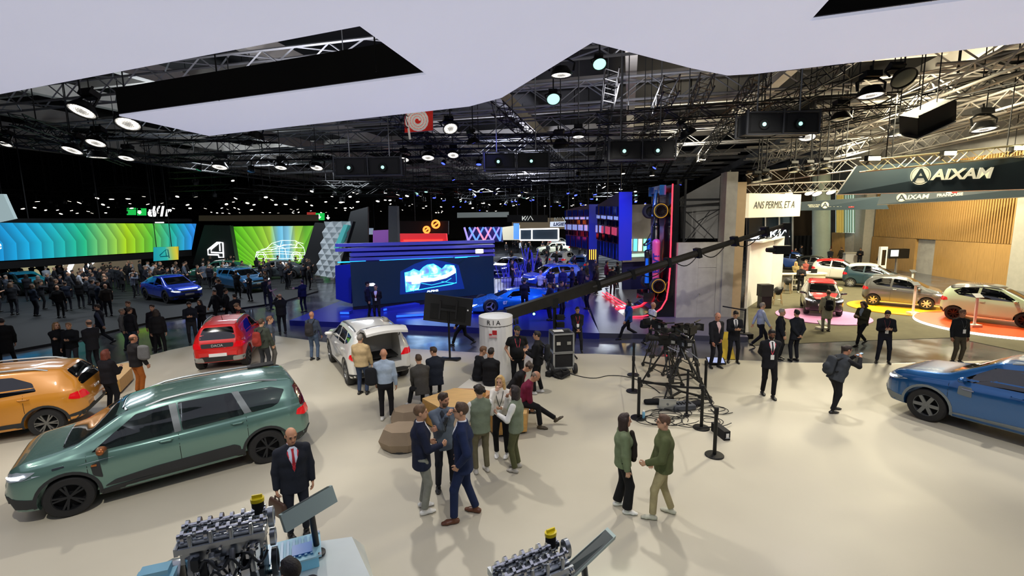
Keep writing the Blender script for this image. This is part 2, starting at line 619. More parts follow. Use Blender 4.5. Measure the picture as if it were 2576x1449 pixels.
def make_person(label, loc, face=180, h=1.75, top=('suit', '1a1c22'), legs='15161a', shoes='121212', hair=('short', '2a211b'), skin='c99a7c', hands=('down', 'down'),
    feet=((-.11, 0, 8), (.11, 0, -8)), lean=0, side=0, twist=0, head=(0, 0), b=1.0, pelvis=None, vox=.0185, shirt=None, tie=None, lan=None, badge=False, wide=1.0,
    sleeves=None, fem=False, belly=0, beard=None, cap=None, group=None, scarf=None, far=False, glasses=False, kneein=0, belt=False):
 s = h / 1.75
 z_h = (pelvis[2] if pelvis else .925) * s
 X, Y, Z = V(1, 0, 0), V(0, 1, 0), V(0, 0, 1)
 ank = []
 for (fx, fy, yaw, *hz) in feet:
  ank.append(V(fx, fy, .085 + (hz[0] if hz else 0)) * s)
 P0 = V(pelvis[0] * s, pelvis[1] * s, z_h) if pelvis else V((ank[0][0] + ank[1][0]) / 2, (ank[0][1] + ank[1][1]) / 2, z_h)
 hip = [P0 + X * (-.088 * s), P0 + X * (.088 * s)]
 l1, l2 = .425 * s, .42 * s
 if not pelvis:
  need = max(np.linalg.norm(hip[i] - ank[i]) for i in (0, 1))
  while need > (l1 + l2) * .99:
   P0[2] -= .01
   hip = [P0 + X * (-.088 * s), P0 + X * (.088 * s)]
   need = max(np.linalg.norm(hip[i] - ank[i]) for i in (0, 1))
 U = rotv(rotv(Z, X, -radians(lean)), Y, radians(side))
 Rv = rotv(X, U, -radians(twist))
 Fv = np.cross(U, Rv)
 sh = P0 + U * (.50 * s)
 nb = P0 + U * (.535 * s)
 hw = (.172 if fem else .188) * s * b ** .5
 shl = [sh - Rv * hw * .97 - U * .045 * s, sh + Rv * hw * .97 - U * .045 * s]
 hy, hp = radians(head[0]), radians(head[1])
 Hf = rotv(rotv(unit(Fv * .7 + np.cross(unit(Z), Rv) * .3), Z, -hy), Rv, -hp)
 Hr = rotv(Rv, Z, -hy)
 Hu = unit(np.cross(Hr, Hf))
 Hf = np.cross(Hu, Hr)
 HA = np.stack([Hr, Hf, Hu])
 hc = nb + unit(U + Hu + Hf * .25) * (.165 * s)
 knees = []
 for i in (0, 1):
  k, a = ik(hip[i], ank[i], l1, l2, V((-1, 1)[i] * .12 * (1 - kneein * 2), 1, .15))
  knees.append(k)
  ank[i] = a if pelvis is None or np.linalg.norm(a - ank[i]) < .02 else ank[i]
 elb, wri, hdir = [], [], []
 for i in (0, 1):
  sg = (-1, 1)[i]
  t = hands[i]
  if isinstance(t, str):
   t = HANDS[t]
  T = V(sg * t[0], t[1], t[2]) * s if isinstance(hands[i], str) else V(*t) * s
  if isinstance(hands[i], str):   # presets follow the trunk
   dz = T[2] - .925 * s
   T = P0 + Rv * T[0] + Fv * T[1] + U * dz if T[2] > 1.0 * s else V(P0[0], P0[1], 0) + Rv * T[0] + V(Fv[0], Fv[1], 0) * T[1] + Z * (T[2] + P0[2] - .925 * s)
  e, w_ = ik(shl[i], T, .285 * s, .255 * s, Rv * sg * .55 - Fv * .5 - U * .8)
  elb.append(e)
  wri.append(w_)
  hdir.append(unit(w_ - e))
 root = thing('person', label, 'person', loc, -radians(face), group)
 body = Soft()
 # ---- head
 q = lambda x, y, z: hc + (Hr * x + Hf * y + Hu * z) * s
 body.ell(q(0, -.008, .022), V(.075, .094, .092) * s, HA)
 body.ell(q(0, .022, -.048), V(.058, .068, .068) * s, HA, k=.03)
 body.ell(q(0, .052, -.088), V(.030, .030, .022) * s, HA, k=.03)
 body.cap(q(0, .088, .005), q(0, .104, -.030), .010 * s, .0135 * s, k=.012)
 body.cap(q(-.034, .079, .026), q(.034, .079, .026), .013 * s, k=.018)
 body.cap(q(-.018, .078, -.062), q(.018, .078, -.062), .011 * s, k=.01)
 for sg in (-1, 1):
  body.ell(q(sg * .078, -.012, -.008), V(.010, .022, .032) * s, HA, k=.008)
  body.ell(q(sg * .032, .092, .004), V(.016, .012, .009) * s, HA, cut=1)
  body.ell(q(sg * .032, .078, .004), V(.0135, .0125, .0125) * s, HA, k=0)
 body.cap(nb - U * .05 * s, hc - Hu * .05 * s - Hf * .01, .056 * s * b ** .5, .051 * s, k=.03)
 hv, hf = body.mesh(.0085 * max(1, vox / .0145))
 cen = hv[hf].mean(1)
 loc3 = (cen - hc) @ HA.T / s
 mi = np.zeros(len(hf), int)
 x, y, z = np.abs(loc3[:, 0]), loc3[:, 1], loc3[:, 2]
 mi[(y > .07) & (np.hypot((x - .032) / 1.6, z - .004) < .0085)] = 1
 mi[(y > .075) & (x > .014) & (x < .052) & (z > .021) & (z < .031)] = 1
 mi[(y > .08) & (x < .024) & (np.abs(z + .062) < .0075)] = 2
 if beard:
  mi[(z < -.040) & (y > -.005) & (z > -.125) & ~((x < .02) & (np.abs(z + .062) < .008)) & (y > .02 + z * .0)] = 3
 # ---- hands and the covered trunk and limbs, one body
 vs, fs, ms = [hv], [hf], [mi]
 n0 = len(hv)
 short = top[0] in ('tee', 'polo')
 for i in (0, 1):
  sg = (-1, 1)[i]
  H = Soft()
  d = hdir[i]
  inn = unit(-Rv * sg - d * (-Rv * sg @ d))
  if hands[i] in ('phone', 'read', 'camera', 'chin', 'talk', 'point', 'lap', 'knee'):
   inn = unit(inn * .5 + unit(-Fv * .4 + U * .8))
   inn = unit(inn - d * (inn @ d))
  th = unit(np.cross(d, inn)) * (-sg)
  if (th @ (Fv + U * .6)) < 0:
   th = -th
  finger_set(H, wri[i] + d * .0, d, inn, th, s * (.93 if fem else 1), radians(40 if hands[i] in ('down', 'pocket', 'swingf', 'swingb', 'low') else 62))
  if short:
   H.cap(elb[i] + (shl[i] - elb[i]) * .45, elb[i], .044 * s * b ** .5, .039 * s, k=.03)
   H.cap(elb[i], wri[i], .039 * s * b ** .5, .026 * s, k=.02)
  else:
   H.cap(wri[i] - d * .06, wri[i] + d * .01, .027 * s, .025 * s, k=.015)
  v_, f_ = H.mesh(.0075 * max(1, vox / .0145))
  vs.append(v_)
  fs.append(f_ + n0)
  ms.append(np.zeros(len(f_), int))
  n0 += len(v_)
 if 1:
  T = Soft()
  T.tap(P0 - U * .02, sh - U * .04, Rv, (.115 * s, .085 * s), (.13 * s, .08 * s))
  T.cap(sh, nb + U * .02, .05 * s)
  for i in (0, 1):
   T.cap(hip[i], knees[i], .06 * s, .042 * s).cap(knees[i], ank[i], .04 * s, .03 * s)
   T.cap(sh, shl[i], .05 * s, .04 * s).cap(shl[i], elb[i], .038 * s, .03 * s).cap(elb[i], wri[i], .03 * s, .022 * s)
  v_, f_ = T.mesh(.045 if far else .03)
  vs.append(v_)
  fs.append(f_ + n0)
  ms.append(np.zeros(len(f_), int))
 bo = mesh('body', np.concatenate(vs), np.concatenate(fs), [SKINM, M('eye_brow', '2b1d16', .6), M('lips', '8f4f45', .5), M('beard_' + (beard or '2a211b'), beard or '2a211b', .8, var=.2, scale=60)], root, skin, np.concatenate(ms), 180)
 # ---- hair
 kind, hcol = hair
 if kind != 'none':
  S = Soft()
  if kind == 'bald':
   S.ell(q(0, -.012, .012), V(.081, .098, .080) * s, HA)
   S.clip(q(0, .02, 0), Hf * .8 - Hu * .5)
   S.clip(q(0, 0, .048), Hu + Hf * .5)
   S.clip(q(0, 0, -.06), -Hu)
  else:
   S.ell(q(0, -.012, .027), V(.0805, .099, .0955) * s, HA)
   S.cap(q(-.03, .04, .098), q(.03, .043, .094), .022 * s, k=.03)
   if kind == 'curly':
    for a in range(14):
     S.cap(q(.075 * cos(a * 1.3), -.02 + .075 * sin(a * 2.1), .045 + .03 * sin(a)), q(.07 * cos(a * 1.3), -.02 + .07 * sin(a * 2.1), .055 + .03 * sin(a)), .032 * s, k=.012)
   if kind in ('long', 'bob'):
    zl = -.30 if kind == 'long' else -.13
    S.tap(q(0, -.04, .0), q(0, -.055, zl), Hr, (.088 * s, .07 * s), (.105 * s, .052 * s), k=.03)
    for sg in (-1, 1):
     S.cap(q(sg * .075, .005, .03), q(sg * .085, .012, zl * .9), .028 * s, .03 * s, k=.03)
    S.p.append((q(-.05, .03, -.09) - .06, q(.05, .12, .03) + .06, lambda P: _cap(P, q(0, .085, .045), q(0, .10, -.14), .058 * s, .062 * s), 0, 1))
   if kind == 'pony':
    S.ell(q(0, -.12, .04), V(.035, .05, .04) * s, HA)
    S.cap(q(0, -.13, .03), q(0, -.11, -.14), .03 * s, .012 * s, k=.02)
   if kind not in ('long', 'bob'):
    S.clip(q(0, .05, .016), Hf * .72 - Hu * .69)
    S.clip(q(0, -.02, -.072), -Hu + Hf * .5)
  v_, f_ = S.mesh(min(.017, .011 * max(1, vox / .0145)))
  if len(v_):
   mesh('hair', v_, f_, HAIRM, root, hcol, None, 180)
 if cap:
  S = Soft()
  S.ell(q(0, -.005, .040), V(.086, .104, .095) * s, HA)
  S.clip(q(0, 0, .035), -Hu)
  S.tap(q(0, .05, .042), q(0, .17, .030), Hr, (.07 * s, .012 * s), (.055 * s, .008 * s), k=.01)
  v_, f_ = S.mesh(.010)
  mesh('cap', v_, f_, CLOTH, root, cap, None, 180)
 if glasses:
  g = MB()
  for sg in (-1, 1):
   g.tube([Vector(q(sg * .033 + .02 * cos(a), .101, .004 + .016 * sin(a))) for a in np.linspace(0, 2 * pi, 9)], .0025 * s, 4)
   g.beam(Vector(q(sg * .055, .098, .008)), Vector(q(sg * .082, -.01, .008)), .004)
  g.build('glasses', BLACK, root)
 # ---- top
 kind, tcol = top
 e = {'suit': .018, 'jacket': .024, 'coat': .028, 'shirt': .010, 'tee': .008, 'polo': .008, 'vest': .026, 'sweater': .016}[kind] * s
 hem = {'suit': -.17, 'jacket': -.09, 'coat': -.36, 'shirt': .00, 'tee': -.04, 'polo': -.03, 'vest': -.09, 'sweater': -.06}[kind] * s
 wr = lambda a, c: ((a * b * s + e), (c * b * s + e))
 fz = .93 if fem else 1
 S = Soft()
 S.tap(P0 + U * hem, P0 + U * .14 * s, Rv, wr(.168, .118 + belly * .4), wr(.148 * fz, .104 + belly * .5), k=.04, flat=1)
 S.tap(P0 + U * .14 * s, P0 + U * .36 * s, Rv, wr(.148 * fz, .104 + belly * .5), wr(.168 * fz, .113), k=.05)
 S.tap(P0 + U * .36 * s, P0 + U * .46 * s, Rv, wr(.168 * fz, .113), wr(.125, .07), k=.05)
 if belly:
  S.ell(P0 + U * .14 * s + Fv * .07 * s, V(.13, .10 + belly, .13) * s * b, np.stack([Rv, Fv, U]), k=.06)
 if fem:
  for sg in (-1, 1):
   S.ell(P0 + U * .35 * s + Fv * .095 * s + Rv * sg * .07 * s, V(.07, .05, .065) * s, np.stack([Rv, Fv, U]), k=.04)
 S.tap(sh - U * .02 * s, nb + U * (.0 if shirt else .035 if kind in ('suit', 'shirt', 'jacket', 'coat', 'vest') else .0) * s, Rv, wr(.08, .065), wr(.052, .05), k=.02, flat=2)
 SLs = [S if not sleeves else Soft() for _ in (0, 1)]
 for i in (0, 1):
  S.cap(sh + U * .005 + (shl[i] - sh) * .15, shl[i], .050 * s + e * .5, .047 * s * b ** .5 + e * .6, k=.05)
  SL = SLs[i]
  if sleeves:
   SL.cap(shl[i], shl[i] + (elb[i] - shl[i]) * .3, .048 * s + .012, .048 * s + .012)
  if short:
   m = shl[i] + (elb[i] - shl[i]) * .6
   SL.tap(shl[i], m, np.cross(elb[i] - shl[i], V(.3, .5, .7)), (.052 * s * b ** .5 + e,) * 2, (.054 * s * b ** .5 + e,) * 2, k=.03, flat=2)
  else:
   ee = e if not sleeves else .012
   SL.cap(shl[i], elb[i], .047 * s * b ** .5 + ee * .8, .042 * s * b ** .5 + ee, k=.03)
   c_ = wri[i] + hdir[i] * .005
   SL.tap(elb[i], c_, np.cross(c_ - elb[i], V(.31, .52, .73)), (.043 * s * b ** .5 + ee * .9,) * 2, (.031 * s + ee * .8,) * 2, k=.02, flat=2)
 v_, f_ = S.mesh(vox)
 nm = {'suit': 'suit_jacket', 'tee': 't_shirt', 'polo': 'polo_shirt'}.get(kind, kind)
 mesh(nm, v_, f_, CLOTH, root, tcol, None, 180)
 if shirt and not far:
  S = Soft()
  S.tap(nb - U * .04 * s, nb + U * .038 * s, Rv, (.07 * s, .062 * s), (.059 * s, .057 * s), k=.01, flat=2)
  c_ = S.mesh(.011)
  mesh('shirt_collar', c_[0], c_[1], M('shirt_' + shirt, shirt, .8, bump=.2, bscale=14), root, None, None, 180)
  bv = BVHTree.FromPolygons([Vector(q_) for q_ in v_], f_.tolist())
  z0 = {'suit': .17, 'jacket': .14, 'coat': .1, 'vest': .36}.get(kind, .3)
  mp = lambda x, z: Vector(P0 + Rv * x * s + U * z * s)
  def patch(nm_, poly, mt, off, rim=.004):
   a_ = decal(bv, poly, mp, Vector(-Fv), off, .03, rim, 1.0)
   if a_[0]:
    mesh(nm_, a_[0], a_[1], mt, root, tcol, None, 60)
  patch('shirt_front', [(0, z0), (.035, z0 + .16), (.062, .40), (.066, .50), (.03, .535), (-.03, .535), (-.066, .50), (-.062, .40), (-.035, z0 + .16)], M('shirt_' + shirt, shirt, .8, bump=.2, bscale=14), .003)
  if kind in ('suit', 'coat'):
   for sg in (-1, 1):
    patch('lapel', [(sg * .002, z0), (sg * .04, z0 + .16), (sg * .066, .40), (sg * .068, .5), (sg * .10, .47), (sg * .105, .42), (sg * .09, .38), (sg * .065, z0 + .12)], CLOTH, .006)
  if tie:
   patch('tie', [(0, z0 + .01), (.022, z0 + .06), (.014, .47), (.02, .51), (-.02, .51), (-.014, .47), (-.022, z0 + .06)], M('tie_' + tie, tie, .6), .008)
 if sleeves:
  for SL in SLs:
   v_, f_ = SL.mesh(vox)
   mesh('sleeve', v_, f_, CLOTH, root, sleeves, None, 180)
 # ---- trousers
 S = Soft()
 S.tap(P0 + U * (.11 if hem > -.05 else .06) * s, P0 - Z * .05 * s, X, (.150 * b * s, .107 * b * s), (.160 * b * s, .118 * b * s), k=.03, flat=1)
 for i in (0, 1):
  S.cap(hip[i] - Z * .0, knees[i], .092 * s * b, .062 * s * wide ** .5, k=.03)
  lo = ank[i] - unit(ank[i] - knees[i]) * .015
  S.tap(knees[i], lo, V(1, .1, .1), (.061 * s * wide ** .5,) * 2, (.050 * s * wide, .056 * s * wide), k=.03, flat=2)
 v_, f_ = S.mesh(vox)
 mesh('trousers', v_, f_, CLOTH, root, legs, None, 180)
 # ---- shoes
 for i in (0, 1):
  S = Soft()
  fx, fy, yaw, *hz = feet[i]
  a = ank[i]
  d = rotv(Y, Z, -radians(yaw))
  if len(hz) > 1:
   d = unit(d * cos(radians(hz[1])) + Z * sin(radians(hz[1])))
  up = unit(np.cross(np.cross(d, Z), d))
  f0 = a - up * .05 * s
  S.tap(f0 - d * .045 * s, f0 + d * .10 * s, np.cross(d, up), (.040 * s, .035 * s), (.047 * s, .030 * s), k=.02)
  S.tap(f0 + d * .10 * s - up * .006, f0 + d * .165 * s - up * .012, np.cross(d, up), (.047 * s, .026 * s), (.036 * s, .018 * s), k=.02)
  S.cap(a + unit(knees[i] - a) * .03, f0, .036 * s, .038 * s, k=.02)
  v_, f_ = S.mesh(vox * .85)
  mesh('shoe', v_, f_, M('shoe_leather', rough=.45, objcol=True, var=.1), root, shoes, None, 180)
 # ---- things worn
 def surf(x, z, off=.0):
  """front of the chest at height z"""
  ry = (.108 + .03 * fem) * b * s + e + belly * 1.1 * s * max(0, 1 - abs(z - .16) / .2)
  if z > .36:
   ry = ((.113 + .03 * fem) * b * s + e) - (z - .36) * s * .28
  return Vector(P0 + Rv * x * s + U * z * s + Fv * (ry * math.sqrt(max(.05, 1 - (x / (.2 * b)) ** 2)) + off))
 if lan:
  g = MB()
  zb_ = .20 if badge else .24
  for sg in (-1, 1):
   g.tube([Vector(nb - Fv * .03 + Rv * sg * .05 + U * .03), surf(sg * .07, .46, .014), surf(sg * .05, .36, .010), surf(sg * .02, zb_ + .06, .010), surf(0, zb_, .010)], .008 * s, 5)
  g.build('lanyard', M('lanyard_' + lan, lan, .6), root)
  if badge:
   g = MB()
   g.box((0, 0, 0), (.085, .006, .125))
   m = Matrix((Vector(Rv), Vector(Fv), Vector(U))).transposed()
   g.v = [tuple(m @ Vector(p) + surf(0, zb_ - .06, .022)) for p in g.v]
   g.build('badge', WHITE, root)
 if scarf:
  S = Soft()
  S.tap(nb - U * .06, nb + U * .05, Rv, (.085, .085), (.075, .075), k=.02)
  for x, z1 in ((.06, .1), (-.02, .0)):
   S.cap(Vector(surf(x * .5, .48, .01)), Vector(surf(x, .3, .02)), .035, .04, k=.02)
   S.cap(Vector(surf(x, .3, .02)), Vector(surf(x, z1, .02)), .04, .05, k=.02)
  v_, f_ = S.mesh(.013)
  mesh('scarf', v_, f_, CLOTH, root, scarf, None, 180)
 R = Matrix.Rotation(-radians(face), 3, 'Z')
 W = lambda p: R @ Vector(p) + Vector(loc)
 return dict(root=root, hand=[W(wri[i] + hdir[i] * .09 * s) for i in (0, 1)], chest=W(P0 + U * .33 * s), back=W(P0 + U * .33 * s - Fv * .15 * s), U=R @ Vector(U), R=R @ Vector(Rv), F=R @ Vector(Fv), head=W(hc),
    hip=[W(hip[i]) for i in (0, 1)], shl=[W(shl[i]) for i in (0, 1)], P0=W(P0))
def soft_thing(name, S, v, mat, label, cat, col=None, group=None, M4=None):
 """a top-level thing from a soft shape, origin at its base"""
 v_, f_ = S.mesh(v)
 if M4 is not None:
  v_ = np.array([tuple(M4 @ Vector(p)) for p in v_])
 c = v_.mean(0)
 c[2] = v_[:, 2].min()
 o = mesh(name, v_ - c, f_, mat, None, col, None, 180, tuple(c))
 return tag(o, label, cat, group)
def backpack(p, label, col, sz=(.30, .17, .42), strap='202020', off=.02, drop=.08):
 x, y, z = sz
 m = Matrix((p['R'], p['F'], p['U'])).transposed().to_4x4()
 m.translation = p['back'] - p['F'] * (y / 2 + off) - p['U'] * drop
 S = Soft()
 S.tap((0, 0, -z / 2 + .04), (0, .0, z / 2 - .06), (1, 0, 0), (x / 2, y / 2), (x / 2 * .88, y / 2 * .8), k=.03)
 S.ell((0, -y / 2 + .01, -z * .16), (x * .36, .05, z * .22), k=.02)
 v_, f_ = S.mesh(.016)
 o = thing('backpack', label, 'backpack', m.translation - p['U'] * z / 2)
 mi = m.copy()
 mi.translation = p['U'] * z / 2
 v_ = np.array([tuple(mi @ Vector(q)) for q in v_])
 mesh('bag_body', v_, f_, CLOTH, o, col, None, 180)
 for sg in (0, 1):
  g = MB()
  base = Vector(o.location)
  s_ = p['shl'][sg] * .62 + (p['shl'][0] + p['shl'][1]) * .19
  g.tube([m @ Vector(((-1, 1)[sg] * x * .25, y * .4, z * .35)) - base, s_ + p['U'] * .085 - base, s_ + p['F'] * .13 - p['U'] * .05 - base, s_ + p['F'] * .13 - p['U'] * .22 - base,
    m @ Vector(((-1, 1)[sg] * x * .5, y * .45, -z * .3)) - base], .018, 6)
  g.build('shoulder_strap', CLOTH, o, strap)
 return o
def phone(p, label, which=1, sz=(.075, .15)):
 h = (p['hand'][0] + p['hand'][1]) / 2 if which == 2 else p['hand'][which]
 o = thing('phone', label, 'phone', h)
 m = Matrix((p['R'], (p['F'] + Vector((0, 0, .7))).normalized(), p['R'].cross(p['F'] + Vector((0, 0, .7))).normalized())).transposed()
 for nm, dz, s_, mt in (('phone_body', 0, 1, BLACK), ('screen', .006, .92, M('phone_screen', '9fb4c8', .2, emit=.6))):
  g = MB()
  g.box((0, 0, dz), (sz[0] * s_, sz[1] * s_, .009))
  g.v = [tuple(m @ Vector(q)) for q in g.v]
  g.build(nm, mt, o)
 return o
# ================================================================ cars
# local frame: x forward, y left, z up, origin on the ground midway between the axles; profiles as (x, value)
def prof(pts, x, sm=.05):
 xs = np.array([p[0] for p in pts])
 ys = np.array([p[1] for p in pts])
 g = np.arange(xs[0] - .5, xs[-1] + .5, .01)
 y = np.interp(g, xs, ys)
 n = max(1, int(sm / .01))
 k = np.hanning(2 * n + 3)[1:-1]
 k /= k.sum()
 ye = np.convolve(np.pad(y, len(k) // 2, mode='edge'), k, 'valid')
 # keep the very ends exact
 return np.interp(x, g, ye[:len(g)])
CARS = {
 'estate': dict(ax=(1.45, -1.45), r=.335, top=[(-2.28, .78), (-2.25, 1.0), (-2.14, 1.34), (-2.02, 1.56), (-1.6, 1.615), (-.5, 1.63), (.25, 1.60), (.7, 1.50), (1.32, 1.12), (1.5, 1.08), (1.95, 1.01), (2.12, .92), (2.19, .78), (2.21, .6)],
     belt=[(-2.28, .76), (-2.15, 1.08), (-1.5, 1.06), (0, 1.0), (1.2, .955), (1.5, .96), (1.95, .92), (2.13, .82), (2.21, .58)],
     bot=[(-2.28, .5), (-2.2, .34), (-1.9, .25), (1.8, .2), (2.1, .22), (2.21, .40)],
     w=[(-2.28, .60), (-2.18, .80), (-1.9, .885), (1.7, .892), (1.95, .86), (2.12, .76), (2.21, .58)],
     wr=[(-2.28, .62), (-2.0, .60), (0, .635), (.7, .63), (1.4, .72), (2, .72), (2.21, .54)],
     win=[[(1.12, .985), (.50, 1.44), (.02, 1.50), (-.02, 1.025)], [(-.14, 1.03), (-.10, 1.505), (-.95, 1.50), (-1.12, 1.08)], [(-1.24, 1.085), (-1.06, 1.49), (-1.62, 1.47), (-1.86, 1.38), (-1.72, 1.16), (-1.6, 1.11)]],
     ws=(.66, .56, 1.08, 1.50), rw=(.60, .52, 1.06, 1.45), doors=[1.18, -.08, -1.15], handles=[(.12, .93), (-.98, .96)], mir=(.98, 1.0), clad=True, rails=(-1.75, .35)),
 'hatch': dict(ax=(1.29, -1.30), r=.325, top=[(-2.0, .70), (-1.98, .95), (-1.85, 1.20), (-1.6, 1.46), (-1.1, 1.52), (-.2, 1.545), (.35, 1.50), (1.12, 1.07), (1.35, 1.02), (1.85, .92), (2.03, .80), (2.08, .6)],
     belt=[(-2.0, .69), (-1.88, 1.02), (-1.3, 1.04), (0, .97), (1.1, .93), (1.8, .85), (2.0, .75), (2.08, .58)],
     bot=[(-2.0, .5), (-1.92, .32), (-1.6, .24), (1.6, .2), (1.95, .22), (2.08, .42)],
     w=[(-2.0, .58), (-1.9, .78), (-1.6, .88), (1.5, .885), (1.8, .82), (1.98, .70), (2.08, .5)],
     wr=[(-2.0, .58), (-1.7, .58), (0, .62), (.5, .615), (1.2, .70), (1.8, .68), (2.08, .46)],
     win=[[(.98, .96), (.38, 1.36), (-.05, 1.43), (-.10, .99)], [(-.2, 1.0), (-.15, 1.43), (-.78, 1.40), (-1.12, 1.24), (-1.2, 1.07)]],
     ws=(.64, .55, 1.05, 1.42), rw=(.60, .47, 1.05, 1.40), doors=[1.05, -.15, -.98], handles=[(.02, .88), (-.98, .93)], mir=(.86, .97), clad=True, rails=(-1.35, .25)),
 'suv': dict(ax=(1.33, -1.33), r=.36, top=[(-2.14, .80), (-2.12, 1.02), (-2.02, 1.28), (-1.86, 1.56), (-1.5, 1.61), (-.3, 1.64), (.3, 1.60), (1.02, 1.17), (1.2, 1.12), (1.8, 1.04), (2.05, .95), (2.17, .82), (2.2, .64)],
    belt=[(-2.14, .78), (-2.02, 1.12), (-1.3, 1.12), (0, 1.06), (1.0, 1.02), (1.8, .96), (2.08, .86), (2.2, .62)],
    bot=[(-2.14, .56), (-2.05, .36), (-1.8, .28), (1.7, .24), (2.05, .26), (2.2, .46)],
    w=[(-2.14, .66), (-2.04, .82), (-1.8, .90), (1.6, .905), (1.95, .86), (2.12, .74), (2.2, .56)],
    wr=[(-2.14, .64), (-1.9, .62), (0, .645), (.4, .64), (1.1, .74), (1.9, .74), (2.2, .52)],
    win=[[(.86, 1.07), (.36, 1.44), (-.12, 1.50), (-.15, 1.10)], [(-.27, 1.10), (-.24, 1.50), (-.92, 1.48), (-1.08, 1.15)], [(-1.18, 1.17), (-1.03, 1.47), (-1.5, 1.43), (-1.42, 1.24)]],
    ws=(.66, .58, 1.15, 1.51), rw=(.62, .55, 1.14, 1.46), doors=[.98, -.21, -1.1], handles=[(-.05, .99), (-1.02, 1.02)], mir=(.76, 1.10), clad=True, rails=(-1.55, .15)),
 'coupe': dict(ax=(1.37, -1.37), r=.37, top=[(-2.28, .82), (-2.26, 1.0), (-2.05, 1.14), (-1.5, 1.40), (-.7, 1.57), (0, 1.60), (.45, 1.55), (1.2, 1.12), (1.4, 1.07), (2.0, .98), (2.3, .84), (2.4, .66)],
     belt=[(-2.28, .80), (-2.1, 1.08), (-1.3, 1.10), (0, 1.02), (1.2, .98), (2.0, .90), (2.28, .78), (2.4, .6)],
     bot=[(-2.28, .5), (-2.2, .34), (-1.9, .25), (1.9, .22), (2.25, .24), (2.4, .44)],
     w=[(-2.28, .62), (-2.15, .82), (-1.85, .91), (1.7, .92), (2.1, .86), (2.3, .72), (2.4, .52)],
     wr=[(-2.28, .60), (-1.7, .58), (0, .64), (.5, .63), (1.2, .74), (2.0, .72), (2.4, .48)],
     win=[[(1.02, 1.02), (.46, 1.40), (0, 1.47), (-.05, 1.05)], [(-.16, 1.06), (-.12, 1.48), (-.75, 1.44), (-1.3, 1.24), (-1.36, 1.14)]],
     ws=(.66, .57, 1.10, 1.47), rw=(.60, .50, 1.16, 1.42), doors=[1.12, -.1, -1.08], handles=[(.06, .93), (-.98, .98)], mir=(.9, 1.04), clad=True, rails=None),
 'micro': dict(ax=(.97, -.97), r=.285, top=[(-1.42, .72), (-1.40, 1.0), (-1.30, 1.25), (-1.12, 1.42), (-.7, 1.49), (-.1, 1.50), (.25, 1.44), (.92, 1.02), (1.1, .97), (1.38, .88), (1.50, .74), (1.53, .58)],
     belt=[(-1.42, .70), (-1.32, 1.0), (-.8, 1.02), (0, .95), (.9, .88), (1.35, .80), (1.48, .70), (1.53, .56)],
     bot=[(-1.42, .46), (-1.36, .30), (-1.2, .24), (1.2, .2), (1.42, .22), (1.53, .4)],
     w=[(-1.42, .54), (-1.33, .68), (-1.15, .745), (1.15, .75), (1.38, .69), (1.48, .60), (1.53, .46)],
     wr=[(-1.42, .52), (-1.2, .50), (0, .55), (.3, .545), (.95, .62), (1.35, .58), (1.53, .42)],
     win=[[(.78, .93), (.26, 1.30), (-.25, 1.385), (-.30, .97)], [(-.38, .98), (-.33, 1.39), (-.75, 1.36), (-1.06, 1.2), (-.88, 1.05)]],
     ws=(.57, .48, 1.0, 1.37), rw=(.52, .42, 1.03, 1.35), doors=[.86, -.34], handles=[(-.2, .86)], mir=(.68, .94), clad=False, rails=None),
 'hyper': dict(ax=(1.5, -1.4), r=.34, top=[(-2.5, .55), (-2.45, .78), (-1.8, .86), (-.9, 1.0), (-.2, 1.05), (.4, .98), (1.0, .72), (1.5, .60), (2.1, .46), (2.4, .34), (2.45, .27)],
     belt=[(-2.5, .54), (-2.3, .80), (-1.4, .86), (-.6, .62), (.5, .58), (1.1, .72), (1.55, .74), (2.0, .58), (2.4, .33), (2.45, .25)],
     bot=[(-2.5, .36), (-2.4, .2), (-1.9, .12), (2.0, .1), (2.3, .12), (2.45, .18)],
     w=[(-2.5, .80), (-2.35, .94), (-1.4, 1.0), (-.3, .88), (.5, .86), (1.4, .99), (1.9, .96), (2.3, .85), (2.45, .66)],
     wr=[(-2.5, .55), (-1.6, .40), (-.5, .42), (.2, .42), (.9, .44), (1.5, .5), (2.45, .5)],
     win=[[(.62, .70), (.25, .93), (-.35, .97), (-.55, .76)]], ws=(.42, .34, .72, .97), rw=None, doors=[], handles=[], mir=(.55, .74), clad=False, rails=None),
}
